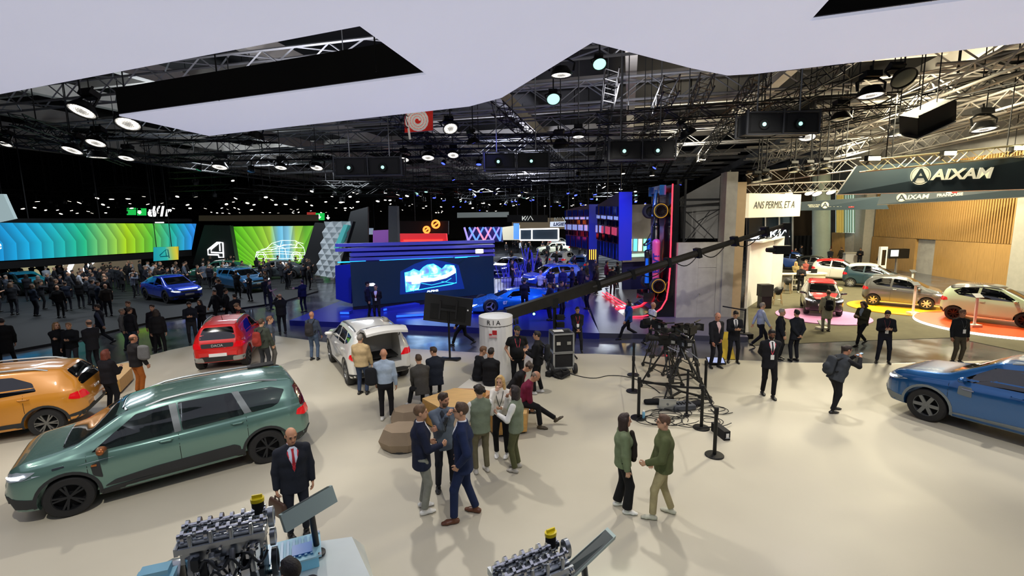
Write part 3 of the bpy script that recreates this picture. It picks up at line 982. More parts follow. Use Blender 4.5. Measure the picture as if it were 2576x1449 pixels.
def loft(sp, nr=66, sub_=(0, .5)):
 x0, x1 = sp['top'][0][0], sp['top'][-1][0]
 t = np.linspace(0, 1, nr)
 t = t + .10 * np.sin(2 * pi * (t - .5)) / (2 * pi) * 1.4 * -1 * -1
 t = (t - t[0]) / (t[-1] - t[0])
 x = x0 + (x1 - x0) * t
 zt, zs, zb, w, wr = (prof(sp[k], x, s) for k, s in (('top', .06), ('belt', .06), ('bot', .06), ('w', .08), ('wr', .12)))
 zs = np.minimum(zs, zt - .012)
 zb = np.minimum(zb, zs - .05)
 wr = np.minimum(wr, w * .96)
 R = []
 for i in range(len(x)):
  B, S, T, W, r = zb[i], zs[i], zt[i], w[i], wr[i]
  h = S - B
  g = T - S
  c = [(0, B), (.55 * W, B), (.88 * W, B + .012), (.972 * W, B + .10 * h), (.992 * W, B + .34 * h), (W, B + .60 * h), (.995 * W, B + .80 * h), (.955 * W, B + .94 * h), (.93 * W, S + .0 * g),
    (.93 * W + (r - .93 * W) * .55, S + .50 * g), (r, S + .86 * g), (r * .86, S + .955 * g), (r * .45, S + .992 * g), (0, T)]
  c = np.array(c)
  n = len(c)
  sub = []
  for k in range(n - 1):
   p0, p1, p2, p3 = c[max(k - 1, 0)], c[k], c[k + 1], c[min(k + 2, n - 1)]
   for u in sub_:
    if k in (8, 9):   # flat glass
     q = p1 + (p2 - p1) * u + np.array([.02 * math.sin(pi * u) * (1 if k == 8 else .6) * min(1, g / .4), 0])
    else:
     a = .5 * (2 * p1 + (p2 - p0) * u + (2 * p0 - 5 * p1 + 4 * p2 - p3) * u * u + (3 * p1 - p0 - 3 * p2 + p3) * u ** 3)
     q = p1 + (p2 - p1) * u if k == 0 else a
    sub.append(q)
  sub.append(c[-1])
  sub = np.array(sub)
  R.append([(x[i], p[0], p[1]) for p in sub] + [(x[i], -p[0], p[1]) for p in sub[-2:0:-1]])
 n = len(R[0])
 v = [p for r in R for p in r]
 f = []
 for i in range(len(R) - 1):
  for k in range(n):
   a, b = i * n + k, i * n + (k + 1) % n
   f.append((a, a + n, b + n, b))
 for i, rev in ((0, 0), (len(R) - 1, 1)):
  c = len(v)
  v.append(tuple(np.mean(R[i], 0)))
  for k in range(n):
   q = (i * n + k, i * n + (k + 1) % n, c)
   f.append(q[::-1] if rev else q)
 return v, f
def cutmesh(v, f, cutters):
 """boolean away boxes / cylinders (list of MB); returns a mesh with material 1 on the cut faces"""
 me = bpy.data.meshes.new('tmp')
 me.from_pydata(v, [], f)
 o = bpy.data.objects.new('tmp', me)
 TMP.collection.objects.link(o)
 me.materials.append(PAINT)
 me.materials.append(MATT)
 tmp = []
 for c in cutters:
  k = c.build('cut', [PAINT, MATT], ang=None)
  tmp.append(k)
  C.objects.unlink(k)
  TMP.collection.objects.link(k)
  md = o.modifiers.new('b', 'BOOLEAN')
  md.object = k
  md.operation = 'DIFFERENCE'
  md.solver = 'MANIFOLD'
 r = bpy.data.meshes.new_from_object(o.evaluated_get(tmp_graph()))
 for k in tmp + [o]:
  bpy.data.meshes.remove(k.data)
 return r
def wheel_parts(r, spokes, rimcol, width=.22, style=0):
 w2 = width / 2
 t = MB()
 t.lathe([(r * .66, -w2), (r * .93, -w2), (r, -w2 * .7), (r, w2 * .7), (r * .93, w2), (r * .66, w2), (r * .64, w2 * .7), (r * .64, -w2)], 32, axis='Y', cap=False)
 k = MB()
 k.lathe([(r * .665, w2 * .92), (r * .62, w2 * .95), (r * .60, w2 * .3), (r * .60, -w2 * .9), (r * .665, -w2 * .95)], 32, axis='Y', cap=False)
 k.lathe([(0, w2 * .05), (r * .61, w2 * .05), (r * .61, -w2 * .05), (0, -w2 * .05)], 24, axis='Y', m=1)
 k.lathe([(0, w2 * .86), (r * .10, w2 * .86), (r * .14, w2 * .7), (r * .14, 0)], 16, axis='Y', cap=False)
 for i in range(spokes):
  a = 2 * pi * i / spokes
  for da in ((-.14, .14) if style == 0 else (0,)):
   c, s_ = cos(a + da * .6), sin(a + da * .6)
   c2, s2 = cos(a + da), sin(a + da)
   k.beam((r * .1 * c, w2 * .7, r * .1 * s_), (r * .62 * c2, w2 * .82, r * .62 * s2), r * (.085 if style == 0 else .2), w2 * .3, up=(0, 1, 0))
 return t, k
_wm = {}
def add_wheels(root, sp, W, spokes, rimcol, style, sc_r=1):
 r = sp['r'] * sc_r
 key = (r, spokes, rimcol, style)
 for sx in sp['ax']:
  for sy in (1, -1):
   if key not in _wm:
    t, k = wheel_parts(r, spokes, rimcol, style=style)
    a = t.build('wheel', RUBBER, root)
    b = k.build('rim', [M('rim_' + rimcol, rimcol, .28, .7), MATT], a)
    _wm[key] = (a.data, b.data)
   else:
    a = put(bpy.data.objects.new('wheel', _wm[key][0]), root)
    b = put(bpy.data.objects.new('rim', _wm[key][1]), a)
   a.location = (sx, sy * (W - .125), r)
   if sy < 0:
    a.rotation_euler = (0, 0, pi)
def make_car(kind, label, color, loc, rz, scale=(1, 1, 1), rim='26282b', spokes=6, style=0, glass=None, roof=None, drl=True, plate=True, brand=None, clad=None, cladcol=None, hatch=False, name='car', group=None,
    mirror=None, cat='car', lit=1.0, interior=False, tailbar=None, detail=True, grille='101214', metal=False, hood=None):
 PAINT = PAINTM if metal else globals()['PAINT']
 sp = {k: v for k, v in CARS[kind].items()}
 sx, sy, sz = scale
 pr = lambda L, a, b: [(p[0] * a, p[1] * b) for p in L]
 for k in ('top', 'belt', 'bot'):
  sp[k] = pr(sp[k], sx, sz)
 for k in ('w', 'wr'):
  sp[k] = pr(sp[k], sx, sy)
 sp['ax'] = tuple(a * sx for a in sp['ax'])
 sp['r'] = sp['r'] * sz
 sp['win'] = [pr(p, sx, sz) for p in sp['win']]
 W = max(p[1] for p in sp['w'])
 r = sp['r']
 xr, xf = sp['top'][0][0], sp['top'][-1][0]
 v, f = loft(sp, 84, (0, .34, .67)) if interior else loft(sp)
 bvh = BVHTree.FromPolygons([Vector(p) for p in v], f)
 root = thing(name, label, cat, loc, rz, group)
 cuts = []
 for ax in sp['ax']:
  for s in (1, -1):
   c = MB()
   c.lathe([(r * 1.13, -.3), (r * 1.13, .3)], 36, (ax, s * (W - .02), r * 1.02), 1, 'Y')
   cuts.append(c)
 rho = [(-1, 1), (1, 1)]
 if interior:
  for p in sp['win'][:2]:
   c = MB()
   q = rounded(p, .03)
   c.prism([(a, -1.2, b) for a, b in q], (0, 2.4, 0), 1)
   bm = bmesh.new()
   for a in c.v:
    bm.verts.new(a)
   bm.verts.ensure_lookup_table()
   for a in c.f:
    bm.faces.new([bm.verts[i] for i in a])
   bmesh.ops.recalc_face_normals(bm, faces=bm.faces[:])
   c.f = [tuple(x.index for x in q.verts) for q in bm.faces]
   bm.free()
   cuts.append(c)
 if hatch:
  c = MB()
  c.box((xr + .3, 0, 1.12 * sz), (1.3, 1.06 * sy, .82 * sz), 1)
  cuts.append(c)
 me = cutmesh(v, f, cuts)
 me.materials.clear()
 bo = meshobj('body', me, [PAINT, MATT], root, color, None, 32)
 bo['tint'] = 1
 me.name = 'body'
 def pan(nm, poly, view, mat, off=.006, rd=0, par=root, res=.09, col=None, rim=.012):
  if rd:
   poly = rounded(poly, rd)
  vs, fs = [], []
  if view in 'LR':
   s = 1 if view == 'L' else -1
   a = decal(bvh, poly, lambda x, z: (x, 0, z), (0, -s, 0), off, res, rim)
  elif view in 'FB':
   s = 1 if view == 'F' else -1
   a = decal(bvh, poly, lambda y, z: (0, y, z), (-s, 0, 0), off, res, rim, far=5)
  else:
   a = decal(bvh, poly, lambda x, y: (x, y, 0), (0, 0, -1), off, res, rim)
  if not a[0]:
   return None
  o = mesh(nm, a[0], a[1], mat, par, col, None, 35)
  if col:
   o['tint'] = 0
  return o
 gm = glass or GLASSD
 sd = 'LR'
 for i, p in enumerate(sp['win']):
  for s in sd:
   pan('window', p, s, gm, .004, .035)
 k = sz
 wy = sy
 if sp['ws']:
  a, b, z0, z1 = sp['ws']
  pan('windshield', [(-a * wy, z0 * k), (a * wy, z0 * k), (b * wy, z1 * k), (-b * wy, z1 * k)], 'F', gm, .004, .06)
 if sp['rw'] and not hatch:
  a, b, z0, z1 = sp['rw']
  pan('rear_window', [(-a * wy, z0 * k), (a * wy, z0 * k), (b * wy, z1 * k), (-b * wy, z1 * k)], 'B', gm, .004, .08)
 SEAM = M('panel_gap', '0c0d0e', .8)
 if roof:
  xa = [p[0] for p in sp['top'] if p[1] > .93 * max(q[1] for q in sp['top'])]
  wr_ = max(p[1] for p in sp['wr'][:4]) * 1.02
  pan('roof_panel', [(min(xa) - .05, -wr_), (max(xa) + .1, -wr_ * .98), (max(xa) + .1, wr_ * .98), (min(xa) - .05, wr_)], 'T', PAINT, .016, .12, col=roof)
 if hood:
  x0_ = [p[0] for p in sp['top'] if p[1] > .6 * max(q[1] for q in sp['top'])][-1]
  wh = fw_ = max(p[1] for p in sp['w']) * .72
  pan('hood_panel', [(x0_ - .12, -wh), (xf - .07, -wh * .72), (xf - .07, wh * .72), (x0_ - .12, wh)], 'T', PAINT, .014, .08, col=hood)
 for d in sp['doors']:
  d *= sx
  zt_ = float(prof(sp['belt'], np.array([d]))[0])
  zb_ = float(prof(sp['bot'], np.array([d]))[0]) + .08
  arch = max((1 if abs(d - a) < r * 1.15 else 0) for a in sp['ax'])
  zb2 = zb_ if not arch else r * 1.9
  for s in sd:
   pan('door_gap', [(d - .004, zb2), (d + .005, zb2), (d + .015, zt_ - .01), (d + .006, zt_ - .01)], s, SEAM, .001, rim=0)
 cm = cladcol and M('cladding_' + cladcol, cladcol, .6, var=.06) or PLAST
 cl = sp['clad'] if clad is None else clad
 for ax in sp['ax']:
  arc = [(ax + r * 1.28 * cos(t), r * 1.02 + r * 1.28 * sin(t)) for t in np.linspace(-.12 * pi, 1.12 * pi, 19)]
  inn = [(ax + r * 1.14 * cos(t), r * 1.02 + r * 1.14 * sin(t)) for t in np.linspace(1.12 * pi, -.12 * pi, 19)]
  if cl:
   for s in sd:
    pan('wheel_arch_trim', arc + inn, s, cm, .010, res=.2)
 if cl:
  a, b = sp['ax'][1] + r * 1.2, sp['ax'][0] - r * 1.2
  z0 = float(prof(sp['bot'], np.array([0.]))[0])
  for s in sd:
   pan('sill_trim', [(a, z0 + .015), (b, z0 + .015), (b, z0 + .11), (b - .15, z0 + .13), (a + .25, z0 + .2), (a, z0 + .2)], s, cm, .012, .02, res=.15)
 if cl:
  for s in sd:
   for a, e in ((sp['ax'][0] + r * 1.22, xf), (sp['ax'][1] - r * 1.22, xr)):
    pan('bumper_trim', [(a, .20 * sz), (e, .24 * sz), (e, .50 * sz), (a, .44 * sz)], s, cm, .011, .02, res=.12)
 for hx, hz in sp['handles']:
  for s in (1, -1):
   y = W * .985
   g = MB()
   g.tube([(hx * sx - .10, s * (y - .02), hz * k), (hx * sx - .07, s * (y + .028), hz * k + .004), (hx * sx + .07, s * (y + .028), hz * k + .006), (hx * sx + .10, s * (y - .02), hz * k)], .013, 6)
   o = g.build('door_handle', PAINT, root, color)
   o['tint'] = 1
 mx, mz = sp['mir'][0] * sx, sp['mir'][1] * k
 for s in (1, -1):
  S = Soft()
  S.tap((0, s * .05, .02), (0, s * .19, .03), (1, 0, 0), (.075, .06), (.055, .055), k=.02)
  S.cap((0.03, -s * .02, -.03), (0, s * .07, .0), .025, .025, k=.02)
  v_, f_ = S.mesh(.018 if interior else .03)
  o = mesh('mirror', v_, f_, PAINT if not mirror else M('mirror_' + mirror, mirror, .3, .6), root, color, None, 180, (mx, s * W * .93, mz))
  if not mirror:
   o['tint'] = 1
 # front
 zh = float(prof(sp['belt'], np.array([xf - .14]))[0])
 fw = float(prof(sp['w'], np.array([xf - .1]))[0])
 EM = M('headlight_lit', 'f4f8ff', .2, emit=6)
 LENS = M('headlight_lens', 'a9b4bd', .1, .2, coat=1)
 if detail and kind != 'hyper':
  pan('grille', [(-fw * .62, zh - .12), (fw * .62, zh - .12), (fw * .66, zh - .03), (-fw * .66, zh - .03)], 'F', M('grille_' + grille, grille, .4, .3), .006, .03)
  pan('front_bumper', [(-fw * .9, zh - .47), (fw * .9, zh - .47), (fw * .74, zh - .27), (-fw * .74, zh - .27)], 'F', cm if cl else M('lower_intake', '101214', .5), .010, .05)
  for s in sd:
   hl = pan('headlight', [(xf - .42, zh + .02), (xf - .30, zh - .05), (xf - .02, zh - .12), (xf - .01, zh - .02), (xf - .2, zh + .045)], s, LENS, .010, .02)
   if drl and hl:
    pan('daytime_light', [(xf - .30, zh - .02), (xf - .03, zh - .07), (xf - .02, zh - .045), (xf - .28, zh + .005)], s, EM, .017, 0, hl)
  for s in (1, -1):
   hl = pan('headlight', [(s * fw * .60, zh - .10), (s * fw * 1.13, zh - .075), (s * fw * 1.18, zh + .005), (s * fw * .72, zh - .015)], 'F', LENS, .008, .02)
   if drl and hl:
    pan('daytime_light', [(s * fw * .74, zh - .078), (s * fw * 1.08, zh - .058), (s * fw * 1.09, zh - .035), (s * fw * .76, zh - .055)], 'F', EM, .015, 0, hl)
  if plate:
   pan('number_plate', [(-.25, zh - .30), (.25, zh - .30), (.25, zh - .20), (-.25, zh - .20)], 'F', WHITE, .022)
 # rear
 zr = float(prof(sp['belt'], np.array([xr + .12]))[0])
 rw_ = float(prof(sp['w'], np.array([xr + .12]))[0])
 TL = M('tail_lamp', 'b00812', .15, coat=1, emit=.35 * lit, ecol='ff1020')
 if detail and kind != 'hyper':
  for s in (1, -1):
   pan('tail_light', [(s * rw_ * .62, zr - .21), (s * rw_ * .93, zr - .23), (s * rw_ * .93, zr - .06), (s * rw_ * .78, zr - .04)], 'B', TL, .010, .02, res=.05)
   pan('tail_light', [(xr + .09, zr - .23), (xr + .27, zr - .18), (xr + .24, zr - .08), (xr + .12, zr - .05)], 'LR'[s < 0], TL, .010, .02, res=.05)
  pan('rear_bumper', [(-rw_ * .98, .30 * k), (rw_ * .98, .30 * k), (rw_ * .98, .46 * k), (rw_ * .7, .53 * k), (-rw_ * .7, .53 * k), (-rw_ * .98, .46 * k)], 'B', cm if cl else PLAST, .012, .03)
  if plate:
   pan('number_plate', [(-.25, .52 * k), (.25, .52 * k), (.25, .62 * k), (-.25, .62 * k)], 'B', WHITE, .02)
  if tailbar:
   pan('tail_panel', [(-rw_ * .66, zr - .20), (rw_ * .66, zr - .20), (rw_ * .66, zr - .07), (-rw_ * .66, zr - .07)], 'B', M('tail_panel_' + tailbar, tailbar, .5), .008, .02)
  if brand and not hatch:
   text('lettering', brand, .11, M('badge_white', 'e8e8e8', .3, .5), root, .006, M4=frame((xr + .0 - .012, 0, zr - .135), (0, -1, 0)))
 if sp['rails']:
  a, b = (q * sx for q in sp['rails'])
  for s in (1, -1):
   pts = []
   for t in np.linspace(0, 1, 9):
    x = a + (b - a) * t
    wr_ = float(prof(sp['wr'], np.array([x]))[0]) * .93
    h, n_, _, _ = bvh.ray_cast(Vector((x, s * wr_, 4)), Vector((0, 0, -1)))
    pts.append(h + Vector((0, 0, .055 * min(1, 6 * min(t, 1 - t)) - .01)))
   g = MB()
   g.tube(pts, .022, 6)
   g.build('roof_rail', M('rail_grey', '8f9497', .4, .6), root)
 add_wheels(root, sp, W, spokes, rim, style)
 u = MB()
 u.box(((sp['ax'][0] + sp['ax'][1]) / 2, 0, .28 * k), (xf - xr - 1.0, W * 1.2, .14))
 u.build('underbody', MATT, root)
 return root, dict(W=W, xr=xr, xf=xf, r=r, bvh=bvh, pan=pan, sp=sp)
# ================================================================ the hall
HX = Vector((.237, .972, 0))       # long axis of the hall
CX = Vector((.972, -.237, 0))      # across it
def struct(o):
 o['kind'] = 'structure'
 return o
def slab(name, pts, t, mats, parent=None, col=None, loc=None, rel=True):
 """a flat board with thickness t behind the face given by 3D points; origin at its lowest point"""
 pts = [Vector(p) for p in pts]
 n = (pts[1] - pts[0]).cross(pts[-1] - pts[0]).normalized()
 c = sum(pts, Vector()) / len(pts)
 if n.dot(Vector((0, 0, CAMH)) - c) < 0:
  n = -n
  pts = pts[::-1]
 base = Vector((0, 0, 0))
 if parent is None and rel:
  base = min(pts, key=lambda p: p.z).copy()
 k = len(pts)
 q = [p - base for p in pts] + [p - base - n * t for p in pts]
 f = [tuple(range(k)), tuple(range(2 * k - 1, k - 1, -1))] + [(i, i + k, (i + 1) % k + k, (i + 1) % k) for i in range(k)]
 o = mesh(name, q, f, mats, parent, col, [0] + [min(1, len(mats) - 1) if isinstance(mats, list) else 0] * (k + 1), None)
 if parent is None:
  o.location = base
 return o
def pxs(pts):
 """(px, py, Y) -> points"""
 return [aty(*p) for p in pts]
FLOORM = M('hall_floor', '4a4c50', .10, var=.25, scale=.8, rvar=.16, bump=.05, bscale=3)
CREAMF = M('stand_floor', 'c0baa8', .42, var=.025, scale=1.2, rvar=.06, spec=.35)
CARPET = M('carpet_olive', '56523c', .9, var=.12, scale=3, bump=.3, bscale=200)
ASPH = M('asphalt', '191b1d', .7, var=.3, scale=30, bump=.4, bscale=80)
STAGEB = M('stage_blue', '262c86', .28, var=.05, scale=2)
CONC = M('concrete_panel', 'a5a29b', .75, var=.14, scale=2.2, bump=.15, bscale=8)
CONCD = M('concrete_dark', '8a8986', .75, var=.15, scale=1.5)
BEIGE = M('beige_panel', 'c2a883', .6, var=.05)
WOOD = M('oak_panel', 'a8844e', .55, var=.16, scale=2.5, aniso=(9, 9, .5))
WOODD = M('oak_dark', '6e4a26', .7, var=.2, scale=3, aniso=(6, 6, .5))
PALE = M('pale_steel', 'b9b6ae', .6, var=.1, scale=1)
DARKST = M('dark_steel', '1b1c1e', .6, .2, var=.2)
ROOFM = M('roof_black', '08080a', .95, var=.3, scale=.5)
o = MB().box((0, 55, HALL - .1), (170, 150, .2)).build('floor', FLOORM)
struct(o)
edge = [(260, 925), (430, 880), (640, 838), (870, 868), (1250, 890), (1500, 890), (1990, 912), (2230, 915), (2576, 905)]
pl = [at(x, y) for x, y in edge]
poly = [Vector((-20, 10, 0))] + pl + [Vector((22, 14.2, 0)), Vector((22, -3, 0)), Vector((-20, -3, 0))]
poly = [Vector((p.x, p.y, HALL)) for p in poly][::-1]
g = MB()
g.prism([(p.x, p.y, HALL) for p in poly], (0, 0, -HALL))
o = struct(g.build('floor', CREAMF, ang=None))
tag(o, 'cream raised stand floor')
del o['label']
g = MB()
e2 = [at(x, y) for x, y in edge]
for a, b in zip(e2[:-1], e2[1:]):
 d = (b - a).normalized()
 nrm = Vector((-d.y, d.x, 0))
 g.beam(a + nrm * .02 - Vector((0, 0, .03)), b + nrm * .02 - Vector((0, 0, .03)), .03, .05)
struct(g.build('trim_1', ALU))
# carpet of the small car stand
cp = [at(x, y, HALL) for x, y in ((1884, 870), (2150, 858), (2400, 850), (2640, 900), (2640, 760), (2350, 735), (2130, 690), (1960, 668), (1880, 700))]
g = MB().prism([(p.x, p.y, HALL) for p in cp][::-1], (0, 0, .012))
struct(g.build('floor', CARPET, ang=None))
# dark plinth under the blue cars on the left
cp = [at(x, y, HALL) for x, y in ((-200, 930), (180, 860), (420, 805), (700, 765), (800, 735), (790, 690), (500, 690), (0, 700), (-300, 740))]
g = MB().prism([(p.x, p.y, HALL) for p in cp][::-1], (0, 0, .10))
struct(g.build('floor', ASPH, ang=None))
# sports car stage
SZ = .10
sf = [at(x, y, SZ) for x, y in ((728, 806), (1010, 816), (1500, 838), (1508, 838))]
sb = [Vector((5.2, 46, SZ)), Vector((-3, 46, SZ)), Vector((-9.5, 33, SZ))]
g = MB().prism([(p.x, p.y, HALL) for p in (sf + sb)][::-1], (0, 0, SZ - HALL))
struct(g.build('floor', STAGEB, ang=None))
sf = [at(x, y, .05) for x, y in ((1508, 838), (1700, 842), (1882, 848))]
g = MB().prism([(p.x, p.y, HALL) for p in (sf + [Vector((11.2, 24, 0)), Vector((11.2, 34, 0)), Vector((5.0, 34, 0))])][::-1], (0, 0, .05 - HALL))
struct(g.build('floor', M('stage_grey', '50505c', .35, var=.08), ang=None))
# walls and roof far away
o = MB().box((0, 128, 7), (170, .4, 14.4)).build('wall_back', M('far_wall', '4a453c', .8, var=.2, scale=.3))
struct(o)
o = MB().box((-74, 55, 7), (.4, 150, 14.4)).build('wall_left', M('side_wall', '1a1b1d', .9, var=.2, scale=.3))
struct(o)
o = MB().box((0, 55, 14.3), (170, 150, .3)).build('ceiling', ROOFM)
struct(o)
# ---------------------------------------------------------------- wooden wall on the right
wa, wb = Vector((34.6, 58, HALL)), Vector((29.6, 8, HALL))
wd = (wb - wa).normalized()
wl = (wb - wa).length
wn = Vector((-wd.y, wd.x, 0))
if wn.x > 0:
 wn = -wn
ang = math.atan2(wd.y, wd.x)
wall = thing('wall_right', None, None, wa, ang)
struct(wall)
def wbox(nm, s0, s1, z0, z1, d0, d1, mat, par=None):
 g = MB().box(((s0 + s1) / 2, (d0 + d1) / 2 * wsgn, (z0 + z1) / 2), (s1 - s0, abs(d1 - d0), z1 - z0))
 return g.build(nm, mat, par or wall, ang=None)
wsgn = 1 if (Matrix.Rotation(ang, 3, 'Z') @ Vector((0, 1, 0))).dot(wn) > 0 else -1
wbox('wall_core', -3, wl, 0, 14, -.6, -.25, CONCD)
def wpos(px):
 """distance along the wall for a pixel column at floor level"""
 lo, hi = -20.0, wl
 for _ in range(40):
  m = (lo + hi) / 2
  p = wa + wd * m
  q = p - Vector((0, 0, CAMH))
  dd = q.y * _c - q.z * _s
  X = 1288 + FPX * q.x / dd
  if X < px:
   lo = m
  else:
   hi = m
 return (lo + hi) / 2
for a, b in ((2188, 2296), (2344, 2540)):
 s0, s1 = wpos(a), wpos(b)
 n = max(2, int((s1 - s0) / 1.2))
 for i in range(n):
  wbox('wood_panel', s0 + (s1 - s0) * i / n + .006, s0 + (s1 - s0) * (i + 1) / n - .006, 0, 2.72, -.25, 0, WOOD)
wbox('concrete_recess', wpos(2296), wpos(2344), 0, 2.72, -.25, -.2, CONC)
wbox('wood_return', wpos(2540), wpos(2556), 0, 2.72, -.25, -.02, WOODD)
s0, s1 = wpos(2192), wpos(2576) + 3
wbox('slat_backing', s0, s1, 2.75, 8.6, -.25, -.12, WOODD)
n = int((s1 - s0) / .20)
sm = None
for i in range(n):
 if sm is None:
  so = wbox('slat', 0, .10, 2.75, 8.6, -.12, .02, WOOD)
  sm = so.data
 else:
  so = put(bpy.data.objects.new('slat', sm), wall)
 so.location = (s0 + i * .20, 0, 0)
for a, b in ((2140, 2186), (2560, 2640)):
 g = MB().box((0, 0, 6.8), (wpos(b) - wpos(a), .9, 13.9))
 o = g.build('pillar', M('pillar_grey', 'a9a79d', .6, var=.06), wall, ang=None)
 o.location = ((wpos(a) + wpos(b)) / 2, wsgn * .25, 0)
# ---------------------------------------------------------------- far end behind the small cars
P = lambda *a: aty(*a)
o = slab('wall_far_right', pxs([(1880, 690, 52), (2130, 690, 52), (2130, 430, 52), (1880, 430, 52)]), .3, M('dark_brown_wall', '4a3a2a', .8, var=.15, scale=.4))
struct(o)
o = slab('wall_far_glass', pxs([(1884, 640, 50), (1996, 640, 50), (1996, 545, 50), (1884, 545, 50)]), .2, [M('dark_blue_glazing', '1c2830', .2, coat=.5), BLACK])
struct(o)
g = MB()
for x in (1925, 1960, 1994):
 g.beam(aty(x, 650, 49.8), aty(x, 545, 49.8), .12)
struct(g.build('trim_2', PALE))
g = MB()
b0, b1 = aty(2066, 668, 46), aty(2066, 440, 46)
g.tube([b0, b1], .75, 20)
tag(g.build('column', M('column_mint', 'a8b8ac', .6, var=.04)), 'round pale column in front of the brown wall at the far right', 'column')
o = slab('wall_far_wood', pxs([(2092, 670, 47), (2120, 672, 46), (2120, 585, 46), (2092, 585, 47)]), .3, WOOD)
struct(o)
o = slab('wall_far_concrete', pxs([(2119, 672, 46.5), (2146, 674, 45.5), (2146, 590, 45.5), (2119, 590, 46.5)]), .3, CONC)
struct(o)
o = slab('window_1', pxs([(2103, 585, 45.5), (2150, 586, 45), (2150, 480, 45), (2103, 480, 45.5)]), .1, M('lit_glazing', 'd8f0e8', .3, emit=.9))
struct(o)
for i in range(8):
 x = 2105 + i * 6
 g = MB()
 g.beam(aty(x, 585, 45.1) - Vector((0, .1, 0)), aty(x, 480, 45.1) - Vector((0, .1, 0)), .10 if i > 2 else .2, .12)
 g.build('louvre', M('louvre_yellow', 'd0c070', .5) if i < 3 else M('louvre_mint', '86a8a0', .5), o).location = -o.location
# ---------------------------------------------------------------- concrete pavilion in the middle right
pv = thing('pavilion_wall', 'grey concrete-look pavilion wall with a flush door and beige pillar', 'wall', at(1700, 799, .05))
base = Vector(pv.location)
def pbox(nm, x0, x1, y0, y1, z0, z1, mat, par=None):
 g = MB().box(((x0 + x1) / 2 - base.x, (y0 + y1) / 2 - base.y, (z0 + z1) / 2 - base.z), (x1 - x0, y1 - y0, z1 - z0))
 return g.build(nm, mat, par or pv, ang=None)
xL, yL = base.x, base.y
xm = xL + .95
pbox('wall_panel', xL, xm - .006, yL, yL + .3, .05, 3.5, CONC)
pbox('door', xm, xm + .82, yL + .004, yL + .3, .05, 2.35, CONC)
pbox('wall_panel', xm, xm + .82, yL, yL + .3, 2.362, 3.5, CONC)
pbox('wall_panel', xm + .828, xL + 2.5, yL, yL + .3, .05, 3.5, CONC)
g = MB()
g.tube([(xm + .08 - base.x, -.05, 1.1), (xm + .08 - base.x, 0.0, 1.1)], .02, 8)
g.build('door_knob', CHROME, pv)
pbox('pillar', xL + 2.05, xL + 2.55, yL - .02, yL + .6, .05, 6.6, CONC)
pbox('beige_pillar', xL + 2.552, xL + 2.95, yL - .02, yL + 1.8, .05, 6.15, BEIGE)
# slanted upper panel
o = slab('slanted_panel', [p - base for p in pxs([(1712, 600, 24), (1838, 600, 23), (1838, 428, 23), (1712, 497, 24)])], .2, CONCD, pv)
# scaffold behind the pavilion
sc_ = thing('scaffold', 'black scaffold frame with cross bracing above the concrete pavilion wall', 'scaffold', (xL + .1, yL + .6, 3.5))
for p in (0, .35):
 MB().box((p, 0, 1.4), (.09, .09, 2.9)).build('post', DARKST, sc_)
for z in (1.65, 1.9, 1.95):
 MB().beam((0, 0, z), (2.0, 0, z), .05).build('rail', DARKST, sc_)
for a, b in (((.4, 0, 0), (1.5, 0, 1.4)), ((.4, 0, 1.4), (1.9, 0, 0)), ((.9, 0, .9), (2.0, 0, 1.5))):
 MB().tube([a, b], .02, 5).build('brace', DARKST, sc_)
# ================================================================ canopy of luminous fabric over the stand
CZ = 8.0
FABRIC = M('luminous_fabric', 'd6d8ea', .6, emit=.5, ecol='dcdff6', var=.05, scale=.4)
far_e = []
for a, b in (((300, 292), None), ((525, 342), None), ((1180, 268), .5), ((1262, 246), .5), ((1490, 107), None), ((1740, 172), .5), ((1830, 190), .5), ((1900, 186), .5), ((2576, 108), None)):
 far_e.append(at(*a, CZ))
p237, p905, p1073 = at(0, 237, CZ), at(905, 66, CZ), at(1073, 187, CZ)
dl = (p237 - p905)
outer = far_e + [Vector((16, 8.4, CZ)), Vector((16, -4, CZ)), Vector((-18, -4, CZ)), p905 + dl * 1.8, p905, p1073]
h1, h2 = at(2037, 53, CZ), at(2430, 0, CZ)
h3 = at(2085, 0, CZ)
hole = [h1, h1 + (h2 - h1) * 2.2, h1 + (h2 - h1) * 2.2 + (h3 - h1) * 4, h1 + (h3 - h1) * 4]
can = thing('canopy', 'large luminous white fabric canopy overhead with angular cut-outs', 'canopy', (0, 8, CZ))
cb = Vector(can.location)
bm = bmesh.new()
vo = [bm.verts.new(p - cb) for p in outer]
vh = [bm.verts.new(p - cb) for p in hole]
es = [bm.edges.new((vo[i], vo[(i + 1) % len(vo)])) for i in range(len(vo))] + [bm.edges.new((vh[i], vh[(i + 1) % 4])) for i in range(4)]
bmesh.ops.triangle_fill(bm, edges=es, use_beauty=True, use_dissolve=False)
for f_ in bm.faces:
 if f_.normal.z > 0:
  f_.normal_flip()
r_ = bmesh.ops.extrude_face_region(bm, geom=bm.faces[:])
bmesh.ops.translate(bm, verts=[x for x in r_['geom'] if isinstance(x, bmesh.types.BMVert)], vec=(0, 0, .05))
me = bpy.data.meshes.new('luminous_fabric')
bm.to_mesh(me)
bm.free()
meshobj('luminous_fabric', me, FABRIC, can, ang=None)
FASC = M('fascia_black', '0d0d0f', .7, var=.2, scale=1)
def fascia(a, b, hgt=.75):
 g = MB()
 a, b = a - cb, b - cb
 g.beam(a + Vector((0, 0, .06 + hgt / 2)), b + Vector((0, 0, .06 + hgt / 2)), .04, hgt)
 g.build('fascia', FASC, can)
tip = far_e[0]
for a, b in ((p905 + dl * 1.8, p905), (p905, p1073), (p1073, tip), (h1, hole[1]), (hole[1], hole[2]), (hole[2], hole[3]), (hole[3], h1)):
 fascia(a, b)
